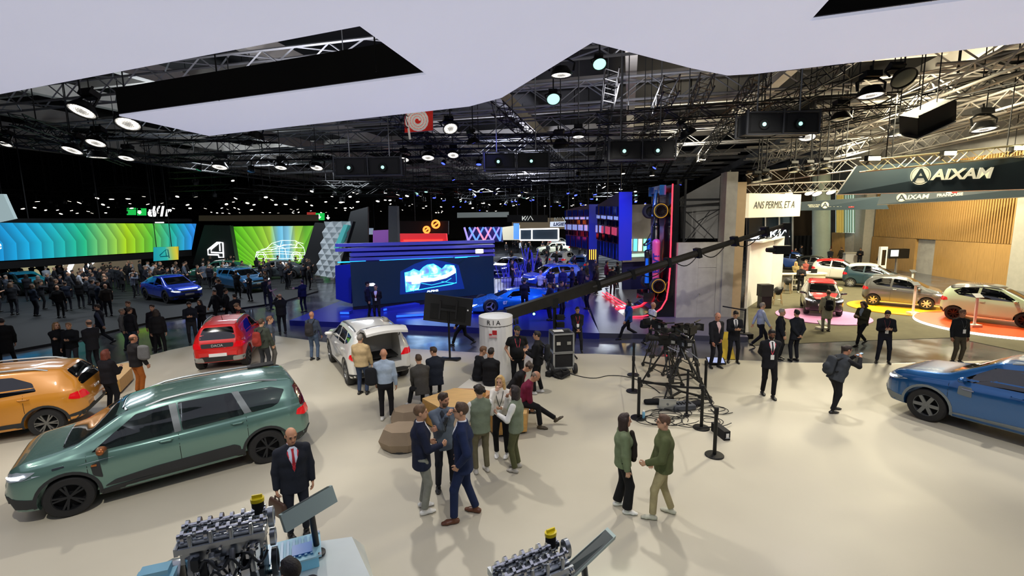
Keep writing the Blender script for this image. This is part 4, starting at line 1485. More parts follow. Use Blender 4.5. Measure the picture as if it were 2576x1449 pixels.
# ================================================================ roof steel
def hang(o, pts, r=.02, top=14.1, mat=None):
 """thin suspension wires from world points up to the roof, as parts of o"""
 inv = Matrix.LocRotScale(o.location, o.rotation_euler, o.scale).inverted()
 for p in pts:
  p = Vector(p)
  a, b = inv @ p, inv @ Vector((p.x, p.y, top))
  MB().tube([a, b], r / o.scale.x, 5).build('hanger', mat or DARKST, o)
hang(can, [(-8, 13.8, CZ + .04), (-3, 11.4, CZ + .04), (3, 3, CZ + .04), (-8, 2, CZ + .04), (10, 3, CZ + .04), (7, 7.5, CZ + .04)])
def beamobj(nm, a, b, w, h, mat, label, group, cat='beam'):
 a, b = Vector(a), Vector(b)
 m = (a + b) / 2
 g = MB()
 g.beam(a - m, b - m, w, h)
 return tag(g.build(nm, mat, loc=m), label, cat, group)
RG = Vector((0, 0, 0))
for i in range(-7, 8):
 o_ = CX * (i * 8.0) + HX * 4
 beamobj('roof_girder', o_ + Vector((0, 0, 12.4)), o_ + HX * 110 + Vector((0, 0, 12.4)), .55, .9, PALE, 'long pale steel roof girder running down the hall', 'roof girders along the hall')
for j in range(0, 14):
 o_ = HX * (8 + j * 7.5)
 beamobj('roof_purlin', o_ - CX * 60 + Vector((0, 0, 12.9)), o_ + CX * 60 + Vector((0, 0, 12.9)), .28, .4, PALE, 'pale steel purlin crossing under the black roof', 'roof purlins across the hall')
_tm = {}
def truss(a, b, w=.42, mat=None, label='', group=None, r=.024, bay=.6, cat='truss', name='lighting_truss', hg=.02):
 a, b = Vector(a), Vector(b)
 L = (b - a).length
 key = (round(L, 2), w, r, bay, mat.name)
 d = (b - a).normalized()
 root = thing(name, label, cat, a, 0, group)
 root.rotation_euler = d.to_track_quat('X', 'Z').to_euler()
 if key not in _tm:
  ms = []
  g = MB()
  g.tube([(0, 0, 0), (L, 0, 0)], r, 5)
  c0 = g.build('chord', mat, root)
  g = MB()
  n = max(1, int(L / bay))
  h = w / 2
  for i in range(n):
   x0, x1 = L * i / n, L * (i + 1) / n
   for (y0, z0), (y1, z1) in (((-h, -h), (-h, h)), ((h, -h), (h, h)), ((-h, -h), (h, -h)), ((-h, h), (h, h))):
    p, q = ((x0, y0, z0), (x1, y1, z1)) if i % 2 else ((x0, y1, z1), (x1, y0, z0))
    g.tube([p, q], r * .6, 3, cap=False)
  l0 = g.build('lacing', mat, root)
  _tm[key] = (c0.data, l0.data)
  first = c0
 else:
  first = put(bpy.data.objects.new('chord', _tm[key][0]), root)
  put(bpy.data.objects.new('lacing', _tm[key][1]), root)
 h = w / 2
 first.location = (0, -h, -h)
 for y, z in ((h, -h), (-h, h), (h, h)):
  put(bpy.data.objects.new('chord', _tm[key][0]), root).location = (0, y, z)
 if hg:
  hang(root, [a + (b - a) * t + Vector((0, 0, w / 2)) for t in (.12, .88)], hg)
 return root
# lattice girders of the roof: pale over the right stand, grey over the rest
GREYST = M('grey_steel', '8a8c90', .6, .1, var=.1, scale=1)
for j in range(7):
 o_ = CX * 12 + HX * (18 + j * 6.5)
 truss(o_ + Vector((0, 0, 11.2)), o_ + CX * (17.5 - j * .3) + Vector((0, 0, 11.2)), 1.2, PALE, 'pale lattice roof girder above the small car stand', 'pale lattice girders', .08, 1.5, hg=.05)
for i in range(4):
 o_ = CX * (13 + i * 4.5) + HX * 20
 truss(o_ + Vector((0, 0, 9.9)), o_ + HX * 36 + Vector((0, 0, 9.9)), .8, PALE, 'pale lattice roof girder running above the small car stand', 'long pale lattice girders', .06, 1.3, hg=.05)
for j in range(9):
 o_ = HX * (18 + j * 8) - CX * 42
 truss(o_ + Vector((0, 0, 11.0)), o_ + CX * 52 + Vector((0, 0, 11.0)), 1.1, GREYST, 'grey lattice roof girder crossing the hall', 'grey lattice girders', .06, 1.5, hg=.05)
BT = 'black lattice lighting truss '
FT = []
for (x0, y0), (x1, y1), z, wh in (((930, 250), (1230, 460), 9.0, 'left of the canopy notch'), ((1250, 270), (1420, 420), 9.3, 'below the canopy notch'), ((1540, 190), (1500, 430), 9.6, 'inside the canopy notch'), ((1690, 210), (1560, 480), 9.0, 'right of the canopy notch'), ((1780, 200), (1640, 500), 9.6, 'second right of the notch'), ((1920, 190), (1700, 480), 9.2, 'third right of the notch'), ((2150, 160), (1830, 330), 8.9, 'at the right above the second projectors'), ((2576, 190), (2000, 330), 9.6, 'sweeping from the right edge')):
 truss(at(x0, y0, z), at(x1, y1, z), .5, BLACK, BT + wh, 'near black trusses', .03, .6)
for (x0, y0), (x1, y1), z, wh in (((-60, 340), (840, 470), 8.4, 'sloping from the left edge to mid hall'), ((380, 400), (1320, 380), 8.55, 'behind the row of three lamps'), ((1000, 350), (1700, 350), 8.45, 'above the hanging projectors'), ((1500, 300), (2260, 250), 8.5, 'behind the second projectors'), ((700, 460), (1500, 470), 7.9, 'low over the LED screen'), ((860, 470), (1760, 440), 8.15, 'over the strip panels'), ((40, 300), (320, 410), 8.65, 'carrying the left lamp cluster'), ((0, 330), (700, 350), 9.3, 'just under the canopy band'), ((1200, 500), (1660, 470), 7.5, 'lowest above the blue stage')):
 a_, b_ = at(x0, y0, z), at(x1, y1, z)
 truss(a_, b_, .4, BLACK, BT + wh, 'cross black trusses', .028, .6)
 if y0 > 380:
  FT.append((a_, b_, 6))
for i in range(12):
 for j in range(6):
  o_ = CX * (-46 + i * 8 + random.uniform(-1, 1)) + HX * (34 + j * 12 + random.uniform(-2, 2))
  if o_.x > 13 and o_.y < 60 or o_.x > 28 or o_.x < -62:
   continue
  z = random.uniform(6.9, 8.8)
  d_ = CX if (i + j) % 2 else HX
  a_, b_ = o_ + Vector((0, 0, z)), o_ + d_ * 7 + Vector((0, 0, z))
  truss(a_, b_, .5, BLACK, 'black lattice lighting truss hung far down the hall', 'far black trusses', .035, .9)
  FT.append((a_, b_, 2))
for py, z, xs in ((478, 7.8, range(0, 800, 150)), (496, 7.5, range(-20, 800, 105)), (511, 7.3, range(-40, 820, 90)), (524, 7.1, range(60, 830, 80)), (470, 7.6, range(850, 1600, 150)), (490, 7.5, range(830, 1640, 110)), (508, 7.3, range(840, 1480, 95)), (524, 7.1, range(900, 1480, 90))):
 for px in xs:
  a_ = at(px + random.uniform(-30, 30), py + random.uniform(-4, 4), z)
  if a_.x < -68 or a_.y > 115:
   continue
  b_ = a_ + (CX if px % 20 else HX) * 6
  truss(a_, b_, .45, BLACK, 'black lattice lighting truss hung far down the hall', 'far black trusses', .035, .9)
  FT.append((a_, b_, 3))
# ================================================================ lamps
LEDW = M('led_white', 'fff6e6', .3, emit=7, ecol='fff2e0')
LEDC = M('led_cool', 'a8e8da', .3, emit=1.6)
LEDB = M('led_blue', '3040ff', .3, emit=6)
LEDR = M('led_red', 'ff4040', .3, emit=4)
OFFL = M('lens_off', '26302c', .1, coat=1)
_lamp = {}
def led_mat():
 if 'm' in _lamp:
  return _lamp['m']
 m = bpy.data.materials.new('led_array')
 m.use_nodes = True
 nt = m.node_tree
 b = nt.nodes['Principled BSDF']
 tc = nt.nodes.new('ShaderNodeTexCoord')
 vo = nt.nodes.new('ShaderNodeTexVoronoi')
 vo.inputs['Scale'].default_value = 17
 vo.inputs['Randomness'].default_value = .25
 r = nt.nodes.new('ShaderNodeMapRange')
 r.inputs[1].default_value = .28
 r.inputs[2].default_value = .42
 r.inputs[3].default_value = 5
 r.inputs[4].default_value = .35
 nt.links.new(tc.outputs['Object'], vo.inputs['Vector'])
 nt.links.new(vo.outputs['Distance'], r.inputs[0])
 nt.links.new(r.outputs[0], b.inputs['Emission Strength'])
 b.inputs['Emission Color'].default_value = (1, .95, .86, 1)
 b.inputs['Base Color'].default_value = (.1, .1, .1, 1)
 m.cycles.emission_sampling = 'NONE'
 _lamp['m'] = m
 return m
def wash_light(loc, aim, r, label, group, lens='led', name='wash_light'):
 """moving-head wash light: base, yoke, housing, lens; looks along aim"""
 key = ('w', lens)
 root = thing(name, label, 'stage light', loc, 0, group)
 q = Vector(aim).normalized()
 if key not in _lamp:
  h = MB()
  h.lathe([(.30, .62), (.62, .55), (.80, .30), (.98, .02), (1.04, -.10), (1.04, -.22), (.96, -.22), (.93, -.12), (0, -.12)], 28)
  a = h.build('housing', BLACK, root)
  l = MB()
  l.lathe([(0, -.20), (.5, -.185), (.93, -.14)], 28)
  l.f = [f_[::-1] for f_ in l.f]
  b = l.build('lens', {'led': led_mat(), 'cool': LEDC, 'off': OFFL, 'white': LEDW, 'blue': LEDB}[lens], root)
  y = MB()
  y.tube([(-1.12, 0, .2), (-1.22, 0, .9), (-.6, 0, 1.25), (.6, 0, 1.25), (1.22, 0, .9), (1.12, 0, .2)], .11, 6)
  c = y.build('yoke', BLACK, root)
  z = MB()
  z.box((0, 0, 1.55), (1.3, .9, .5))
  z.tube([(0, 0, 1.8), (0, 0, 2.3)], .1, 6)
  d = z.build('base', BLACK, root)
  _lamp[key] = [x.data for x in (a, b, c, d)]
 else:
  for nm, me in zip(('housing', 'lens', 'yoke', 'base'), _lamp[key]):
   put(bpy.data.objects.new(nm, me), root)
 root.scale = (r, r, r)
 root.rotation_euler = q.to_track_quat('-Z', 'Y').to_euler()
 hang(root, [Vector(loc) + Vector((0, 0, r * 1.2))], .025)
 return root
_n = ['first', 'second', 'third']
WL = [  # px, py, radius px, z, aim, lens, where
 (208, 280, 31, 8.2, (-.12, -.5, -1), 'led', 'just left of the canopy tip'), (323, 312, 28, 8.2, (.1, -.5, -1), 'led', 'right under the canopy tip'),
 (183, 378, 23, 8.2, (-.1, -.4, -1), 'led', 'low at the left, below the canopy tip'), (242, 360, 22, 8.2, (0, -.4, -1), 'led', 'in the left pair of small round heads'), (318, 398, 18, 8.2, (0, -.3, -1), 'led', 'hanging lowest in the left lamp cluster'),
 (553, 420, 19, 8.2, (0, -.3, -1), 'led', 'hanging alone above the long green screen'), (707, 422, 15, 8.2, (0, -.3, -1), 'led', 'hanging between the two screens'), (797, 422, 16, 8.2, (0, -.4, -1), 'led', 'left of the first hanging projector pair'),
 (1015, 402, 15, 8.2, (0, -.35, -1), 'led', 'leftmost of three in a row mid hall'), (1077, 397, 17, 8.2, (0, -.35, -1), 'led', 'middle one of three in a row mid hall'), (1140, 391, 15, 8.2, (0, -.45, -1), 'led', 'rightmost of three in a row mid hall'),
 (1133, 325, 19, 8.2, (.3, -.7, -1), 'led', 'tilted beside the red hose sign'), (1190, 360, 17, 8.2, (.2, .1, -1), 'off', 'turned away right of the hose sign'), (1412, 190, 27, 8.2, (0, 0, -1), 'led', 'facing straight down left of the canopy notch'),
 (1508, 165, 17, 8.6, (0, -.8, -1), 'cool', 'glowing cool inside the canopy notch'), (1392, 252, 17, 8.6, (0, -.9, -1), 'cool', 'glowing green-white under the canopy notch'), (1455, 345, 16, 8.2, (0, -.1, -1), 'led', 'left of the right projector pair'),
 (1410, 365, 20, 8.2, (.2, .5, -1), 'off', 'dark head left of the right projector pair'), (2190, 240, 30, 8.2, (0, -.1, -1), 'led', 'right of the second projector pair'), (2272, 200, 28, 8.3, (0, -.9, -1), 'off', 'unlit with a green lens at the right'),
 (2475, 325, 27, 8.2, (0, -.15, -1), 'led', 'far right beside the big speaker'), (2030, 345, 21, 8.2, (-.2, -.4, -1), 'led', 'under the second projector pair'), (2258, 340, 21, 8.2, (0, -.05, -1), 'led', 'under the big slanted speaker'),
 (2300, 345, 13, 8.2, (.1, -.3, -1), 'led', 'small one under the slanted speaker'), (10, 362, 18, 8.2, (-.1, -.4, -1), 'led', 'cut by the left edge'), (247, 395, 22, 8.2, (0, 0, -1), 'led', 'seen edge-on in the left cluster'),
 (2115, 300, 24, 8.2, (0, -.1, -1), 'off', 'dark cylinder between projectors and speaker'), (1730, 340, 22, 8.2, (.6, -.1, -1), 'off', 'dark head above the pavilion'), (590, 340, 20, 8.4, (.4, 0, -1), 'off', 'dark head just under the canopy band'), (645, 345, 20, 8.4, (-.4, 0, -1), 'off', 'second dark head under the canopy band')]
for px, py, rp, z, aim, ln, wh in WL:
 p = at(px, py, z)
 r = rp * p.y / FPX * .95
 wash_light(p + Vector((0, 0, .05)), aim, r, 'black round stage light ' + wh, 'moving wash lights', ln)
# small spots far down the hall
def small_spot(p, s, kind):
 key = ('s', kind)
 if key not in _lamp:
  g = MB()
  g.lathe([(.5, .9), (.8, .6), (.9, -.5), (.78, -.5), (.75, -.3)], 10)
  g.lathe([(0, -.52), (.78, -.5), (.78, -.45), (0, -.45)], 10, m=1)
  g.beam((0, 0, .9), (0, 0, 2.6), .16)
  g.beam((-.9, 0, .3), (-.9, 0, 1.2), .12)
  g.beam((.9, 0, .3), (.9, 0, 1.2), .12)
  g.beam((-.9, 0, 1.2), (.9, 0, 1.2), .12)
  me = g.build('spotlight', [BLACK, {'w': LEDW, 'b': LEDB, 'c': LEDC, 'r': LEDR, 'o': OFFL}[kind]])
  _lamp[key] = me.data
  o = me
 else:
  o = put(bpy.data.objects.new('spotlight', _lamp[key]))
 o.location = p
 o.scale = (s, s, s)
 o.rotation_euler = (random.uniform(-.55, .1), random.uniform(-.35, .35), random.uniform(-1, 1))
 nm = {'w': 'lit white', 'b': 'lit blue', 'c': 'lit cool green', 'r': 'lit red', 'o': 'unlit'}[kind]
 return tag(o, 'small ' + nm + ' spotlight hanging from a truss far down the hall', 'stage light', nm + ' spots far down the hall')
for a_, b_, n_ in FT:
 for i in range(n_):
  p = a_.lerp(b_, (i + random.uniform(.2, .8)) / n_)
  s_ = random.uniform(.15, .25)
  pick = 'wwwo' if p.x < -9 else 'wwbbbowc'
  small_spot(p - Vector((0, 0, .25 + s_ * 1.9)), s_, random.choice(pick))
def projector_pair(p0, p1, hpx, Y, label):
 a, b = aty(*p0, Y), aty(*p1, Y)
 h = hpx * Y / FPX
 L = (b - a).length
 root = thing('projector_rig', label, 'projector', (a + b) / 2, math.atan2(b.y - a.y, b.x - a.x))
 for s in (-1, 1):
  g = MB()
  g.box((s * L * .25, .35, 0), (L * .46, .7, h * .9))
  c = g.build('projector_case', BLACK, root)
  g = MB()
  g.box((s * L * .25, -.005, 0), (L * .40, .012, h * .74))
  g.build('front_glass', M('projector_front', '0c0e10', .5), c)
  g = MB()
  g.lathe([(0, .05), (h * .2, .03), (h * .24, -.06), (h * .24, -.02)], 16, (s * L * .25 - .06, -.03, -.04), 0, 'Y')
  g.build('lens_ring', DARKST, c)
  g = MB()
  g.lathe([(0, -.05), (h * .09, -.045), (h * .09, -.03)], 12, (s * L * .25 - .06, -.03, -.04), 0, 'Y')
  g.build('lens_glow', LEDC, c)
 g = MB()
 for z in (-h * .5, h * .5):
  for y in (0, .7):
   g.beam((-L * .5, y, z), (L * .5, y, z), .04)
 for x in (-L * .5, 0, L * .5):
  for y in (0, .7):
   g.beam((x, y, -h * .5), (x, y, h * .62), .05)
 g.build('cage', M('cage_grey', '4a4c50', .4, .6), root)
 for x in (-L * .3, L * .3):
  MB().tube([(x, .3, h * .6), (x, .3, 14.1 - root.location.z)], .02, 5).build('chain', ALU, root)
projector_pair((1532, 378), (1700, 376), 48, 17, 'caged pair of projectors with lit lenses hanging above the pavilion')
projector_pair((1880, 315), (2062, 303), 52, 14, 'caged pair of projectors hanging at the upper right below the canopy')
projector_pair((840, 418), (1010, 420), 44, 18, 'caged pair of projectors hanging left of the middle')
projector_pair((1216, 405), (1382, 402), 40, 18, 'caged pair of projectors hanging right of the row of three lamps')
# big slanted speaker
sp_ = thing('loudspeaker', 'big black slanted loudspeaker box hanging at the right', 'loudspeaker', at(2330, 320, 7.9))
m = Matrix.Rotation(radians(-24), 3, 'Y') @ Matrix.Rotation(radians(20), 3, 'X')
g = MB()
g.box((0, 0, .35), (1.5, .8, .75), 0, m)
g.build('cabinet', MATT, sp_)
g = MB()
g.box((0, -.42, .35), (1.4, .03, .62), 0, m)
g.build('grille', M('speaker_grille', '2c2d2f', .8, bump=.8, bscale=300), sp_)
g = MB()
g.box((0, 0, -.06), (1.54, .84, .05), 0, m)
g.build('frame', ALU, sp_)
hang(sp_, [sp_.location + Vector((.3, 0, .6)), sp_.location + Vector((-.3, 0, .4))])
# red hose sign
sg = slab('hose_sign', pxs([(1018, 334, 22), (1089, 328, 22), (1089, 270, 22), (1018, 274, 22)]), .08, [M('sign_red', 'c8281e', .5, emit=.25), PALE])
tag(sg, 'red hanging square sign with a white fire hose spiral', 'sign')
g = MB()
c = aty(1050, 303, 21.95) - sg.location
pts = []
for i in range(60):
 t = i / 59 * 3.6 * 2 * pi
 rr = .10 + .115 * t / (2 * pi)
 pts.append(c + Vector((rr * cos(t), 0, rr * sin(t))))
pts += [pts[-1] + Vector((.05, 0, -.5))]
g.tube(pts, .05, 5)
g.build('hose_spiral', M('sign_white', 'e8e4da', .5, emit=.25), sg)
hang(sg, pxs([(1025, 272, 22.04), (1082, 270, 22.04)]))
# truss with floods over the small car stand
YEL = M('alu_lit_yellow', 'd8cfa8', .35, .6)  # yellow light on the truss put into the aluminium colour
truss(aty(2170, 418, 19.5), aty(2660, 370, 19), .42, YEL, 'bright aluminium truss carrying the large banner at the right', None, .028, .45)
truss(aty(1880, 452, 23), aty(2160, 412, 22), .5, PALE, 'grey aluminium truss above the white lettered banner', None, .026, .5)
truss(aty(1880, 478, 26), aty(2140, 466, 27), .5, PALE, 'second grey truss below the first above the lettered banner', None, .026, .5)
for px, py in ((2195, 398), (2385, 385), (2560, 372)):
 p = aty(px, py, 19)
 fl = thing('floodlight', 'white floodlight on the bright truss, ' + {2195: 'left', 2385: 'middle', 2560: 'right'}[px] + ' one of three', 'floodlight', p, 0, 'floods on the bright truss')
 MB().box((0, 0, 0), (.5, .2, .2)).build('housing', BLACK, fl)
 MB().box((0, -.11, -.02), (.45, .02, .15)).build('lens', M('flood_lit', 'fff4c0', .3, emit=14), fl)
 MB().beam((0, 0, .05), (0, .3, -.2), .05).build('bracket', BLACK, fl)
for k, (px, py) in enumerate(((1905, 455), (1925, 450), (1998, 430), (2037, 428), (2078, 422))):
 wash_light(aty(px, py, 22), (0, -.2, -1), .24, 'dark par lamp number %s from the left above the lettered banner' % ('one', 'two', 'three', 'four', 'five')[k], 'par lamps above the banner', 'off', 'par_lamp')
for k, (px, py) in enumerate(((1983, 487), (2036, 484), (2055, 486), (2090, 482))):
 wash_light(aty(px, py, 27), (0, -.6, -1), .25, 'lit par lamp right of the lettered banner, %s from the left' % ('first', 'second', 'third', 'fourth')[k], 'lit par lamps by the banner', 'white', 'par_lamp')
# ================================================================ materials that show pictures
def screen_mat(name, ramp, n, slope, kink, strength, lo=.62, L=1, H=1, radial=None):
 """LED wall: a run of colours along x with folded facets"""
 m = bpy.data.materials.new(name)
 m.use_nodes = True
 nt = m.node_tree
 N, K = nt.nodes.new, nt.links.new
 b = nt.nodes['Principled BSDF']
 b.inputs['Base Color'].default_value = (.02, .02, .02, 1)
 tc = N('ShaderNodeTexCoord')
 sx = N('ShaderNodeSeparateXYZ')
 K(tc.outputs['Object'], sx.inputs[0])
 def mth(op, a, b_=None):
  q = N('ShaderNodeMath')
  q.operation = op
  for i, v_ in enumerate((a, b_)):
   if v_ is None:
    continue
   if isinstance(v_, (int, float)):
    q.inputs[i].default_value = v_
   else:
    K(v_, q.inputs[i])
  return q.outputs[0]
 u = mth('DIVIDE', sx.outputs[0], L)
 v_ = mth('DIVIDE', sx.outputs[1], H)
 up = mth('MAXIMUM', mth('SUBTRACT', v_, kink), 0)
 if radial:
  s = mth('DIVIDE', mth('SUBTRACT', u, radial), mth('ADD', v_, .55))
  s = mth('MULTIPLY', s, n)
 else:
  s = mth('ADD', mth('MULTIPLY', u, n), mth('MULTIPLY', up, slope))
 fr = mth('FRACT', s)
 sh = mth('ADD', mth('MULTIPLY', fr, 1.15 - lo), lo)
 cr = N('ShaderNodeValToRGB')
 e = cr.color_ramp.elements
 e[0].position, e[0].color = ramp[0][0], lin(ramp[0][1])
 e[1].position, e[1].color = ramp[-1][0], lin(ramp[-1][1])
 for p, c in ramp[1:-1]:
  q = e.new(p)
  q.color = lin(c)
 K(u, cr.inputs[0])
 mx = N('ShaderNodeMix')
 mx.data_type = 'RGBA'
 mx.blend_type = 'MULTIPLY'
 mx.inputs[0].default_value = 1
 K(cr.outputs[0], mx.inputs[6])
 K(sh, mx.inputs[7])
 K(mx.outputs[2], b.inputs['Emission Color'])
 b.inputs['Emission Strength'].default_value = strength
 return m
def screen(name, px, label, cat, mat_fn, t=.15, edge=None, group=None):
 """board with its own axes: x along the lower edge, y up; corners given as (px,py,Y): BL, BR, TR, TL"""
 p = pxs(px)
 root = thing(name, label, cat, p[0], 0, group)
 root.matrix_world = frame(p[0], p[1] - p[0], p[3] - p[0])
 inv = root.matrix_world.inverted()
 q = [inv @ a for a in p]
 L, H = q[1].x, q[3].y
 me = [(a.x, a.y, 0) for a in q]
 g = MB()
 g.add(me, [(0, 1, 2, 3)])
 g.add([(a[0], a[1], -.004) for a in me] + [(a[0], a[1], -t) for a in me], [(7, 6, 5, 4), (0, 4, 5, 1), (1, 5, 6, 2), (2, 6, 7, 3), (3, 7, 4, 0)], 1)
 g.build('screen_face', [mat_fn(L, H), edge or BLACK], root, ang=None)
 return root, L, H
def glow(name, col, s):
 return M(name, col, .4, emit=s)
# ================================================================ left stand with the green screens
ls, LL, LH = screen('led_wall', [(-60, 660, 33), (482, 628, 47), (508, 566, 47), (-60, 560, 33)], 'long hanging LED wall glowing blue and lime green with folded facets', 'screen',
     lambda L, H: screen_mat('led_lime', [(0, '0a78c8'), (.2, '12a8d8'), (.42, '22b884'), (.62, 'a8d418'), (.76, '58c038'), (.88, '16b0a0'), (1, '2a90e8')], 21, 2.2, .45, 1.0, .6, L, H), .3)
text('letter', 'e', 1.0, glow('letter_white', 'ffffff', 2), ls, .02, M4=Matrix.Translation((LL * .075, LH * .42, .02)))
MB().beam((0, -.35, -.2), (LL, -.35, -.2), .5, .5).build('lower_edge', MATT, ls)
MB().beam((0, LH + .12, -.2), (LL, LH + .12, -.2), .25, .5).build('upper_edge', MATT, ls)
hang(ls, [ls.matrix_world @ Vector((LL * t, LH, -.2)) for t in (.2, .5, .8)], .04)
s2, L2, H2 = screen('led_wall', [(592, 668, 48), (770, 668, 50), (789, 568, 50), (580, 570, 48)], 'second LED wall with green rays and a pale blue centre', 'screen',
     lambda L, H: screen_mat('led_rays', [(0, '5cc81c'), (.3, '7ecc28'), (.5, 'a8d440'), (.62, '6cc4e8'), (.75, '84ccec'), (.86, 'b0d848'), (1, '66b828')], 11, 0, 0, .95, .6, L, H, .68), .3)
# line drawing of a car on the second screen
g = MB()
W_ = L2
for ln in ([(.5, .42), (.68, .58), (.86, .58)], [(.3, .3), (.62, .33), (.99, .3)], [(.62, .22), (.62, .46), (.66, .68)], [(.84, .5), (.9, .66), (.97, .62)], [(.86 + .075 * cos(t), .22 + .17 * sin(t)) for t in np.linspace(0, 3.14, 9)], [(.36 + .075 * cos(t), .2 + .17 * sin(t)) for t in np.linspace(0, 3.14, 9)], [(.28, .22), (.30, .38), (.42, .44), (.52, .62), (.66, .70), (.86, .70), (.97, .52), (.99, .36), (.97, .2), (.28, .2)], [(.44, .44), (.80, .50), (.97, .5)], [(.54, .6), (.70, .48), (.88, .52), (.86, .68)], [(.7, .48), (.72, .22)], [(.3, .36), (.6, .40), (.98, .36)],
   [(.36 + .055 * cos(t), .2 + .12 * sin(t)) for t in np.linspace(0, 6.28, 13)], [(.86 + .055 * cos(t), .22 + .12 * sin(t)) for t in np.linspace(0, 6.28, 13)], [(.36, .44), (.5, .5), (.8, .6)]):
 g.tube([(W_ * a, H2 * b * .95, .02) for a, b in ln], .022, 4)
g.build('line_drawing', glow('line_white', 'e8fff4', 1.6), s2)
# dark slab with the 4
b4 = screen('brand_slab', [(484, 668, 46.5), (596, 672, 46.5), (578, 568, 46.5), (514, 566, 46.5)], 'black leaning slab with a glowing white numeral four', 'sign', lambda L, H: M('slab_dark', '16191c', .5, var=.1), .6, M('slab_green', '0e3a26', .5))
g = MB()
u4 = b4[1] / 10
for ln in ([(5.6, 3.0), (5.6, 5.6), (3.4, 3.4), (3.4, 2.4), (6.4, 2.4)], [(5.6, 5.6), (5.0, 5.6), (2.6, 3.2), (2.6, 1.7), (5.2, 1.7), (5.2, 1.0), (6.4, 1.0), (6.4, 5.6), (5.6, 5.6)]):
 g.tube([(a * u4 * .9 + .6, b * u4 * .72 + .6, .04) for a, b in ln], .06, 4)
g.build('numeral_four', glow('numeral_glow', 'ffffff', 4), b4[0])
# small monitor with a 4 on it
mo = screen('monitor', [(386, 657, 40), (449, 653, 40.4), (449, 620, 40.4), (386, 622, 40)], 'teal to yellow monitor hanging below the long LED wall', 'screen', lambda L, H: screen_mat('led_small', [(0, '12a0b8'), (.55, '28b4a8'), (.8, 'a8c050'), (1, 'd8c030')], 1, 0, 0, .9, .9, L, H), .1)
g = MB()
for ln in ([(.55, .25), (.55, .75), (.3, .4), (.3, .3), (.65, .3)], [(.65, .15), (.65, .78), (.55, .75)]):
 g.tube([(a * mo[1], b * mo[2], .02) for a, b in ln], .04, 4)
g.build('numeral_four', M('numeral_teal', '0e6a78', .4, emit=.3), mo[0])
hang(mo[0], [mo[0].matrix_world @ Vector((mo[1] * t, mo[2] - .05, -.06)) for t in (.2, .8)], .03)
# dark divider and faceted wall
dv = slab('divider', pxs([(752, 690, 42), (806, 690, 42), (822, 562, 42), (792, 560, 42)]), .5, M('divider_dark', '17191c', .5))
tag(dv, 'dark leaning divider between the green screen and the faceted wall', 'wall')
fw_, FL, FH = screen('faceted_wall', [(798, 692, 40), (846, 700, 39), (896, 558, 39), (822, 558, 40)], 'pale wall of raised diamond facets with a teal emblem', 'wall', lambda L, H: M('facet_back', '9aa4a8', .5), .3)
fq = [fw_.matrix_world.inverted() @ p_ for p_ in pxs([(798, 692, 40), (846, 700, 39), (896, 558, 39), (822, 558, 40)])]
fuv = lambda u, v, z: tuple((fq[0].lerp(fq[1], u)).lerp(fq[3].lerp(fq[2], u), v))[:2] + (z,)
nx, ny = 3, 5
for j in range(2 * ny + 1):
 for i in range(nx + 1):
  u, v = (i + (.5 if j % 2 else 0)) / nx, j / (2 * ny)
  if u > 1.01:
   continue
  cl_ = lambda t: min(1, max(0, t))
  g = MB()
  g.add([fuv(cl_(u), cl_(v + .5 / ny), .01), fuv(cl_(u + .5 / nx), v, .01), fuv(cl_(u), cl_(v - .5 / ny), .01), fuv(cl_(u - .5 / nx), v, .01), fuv(cl_(u), cl_(v), .30)], [(4, 1, 0), (4, 2, 1), (4, 3, 2), (4, 0, 3)])
  g.build('facet', M('facet_white', 'c8d0d4', .5), fw_, ang=None)
g = MB()
g.prism([(FL * .95, FH * .55, .1), (FL * 1.35, FH * .98, .1), (FL * 1.55, FH * .98, .1), (FL * 1.15, FH * .5, .1)], (0, 0, .3))
g.build('emblem_bar', M('teal_bar', '4fb0b0', .4, emit=.25), fw_, ang=None)
db = slab('backdrop', pxs([(862, 612, 44), (925, 612, 44), (925, 520, 44), (882, 532, 44)]), .4, M('backdrop_dark', '232527', .8))
tag(db, 'dark grey backdrop panel beside the faceted wall', 'wall')
# interior seen below the long LED wall
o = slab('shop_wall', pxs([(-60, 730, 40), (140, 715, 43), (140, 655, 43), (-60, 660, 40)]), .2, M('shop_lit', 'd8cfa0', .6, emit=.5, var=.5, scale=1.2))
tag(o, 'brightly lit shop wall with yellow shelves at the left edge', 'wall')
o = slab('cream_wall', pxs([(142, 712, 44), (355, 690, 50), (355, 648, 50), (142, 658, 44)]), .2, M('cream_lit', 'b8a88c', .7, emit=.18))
tag(o, 'cream back wall with a large slanted numeral below the LED wall', 'wall')
text('numeral', 'r17', 1.9, glow('numeral_white', 'ffffff', 1.3), o, .05, shear=.35, bold=.05, sx=1.4, M4=Matrix.Translation(-o.location) @ frame(aty(172, 672, 44), aty(355, 690, 50) - aty(142, 712, 44)))
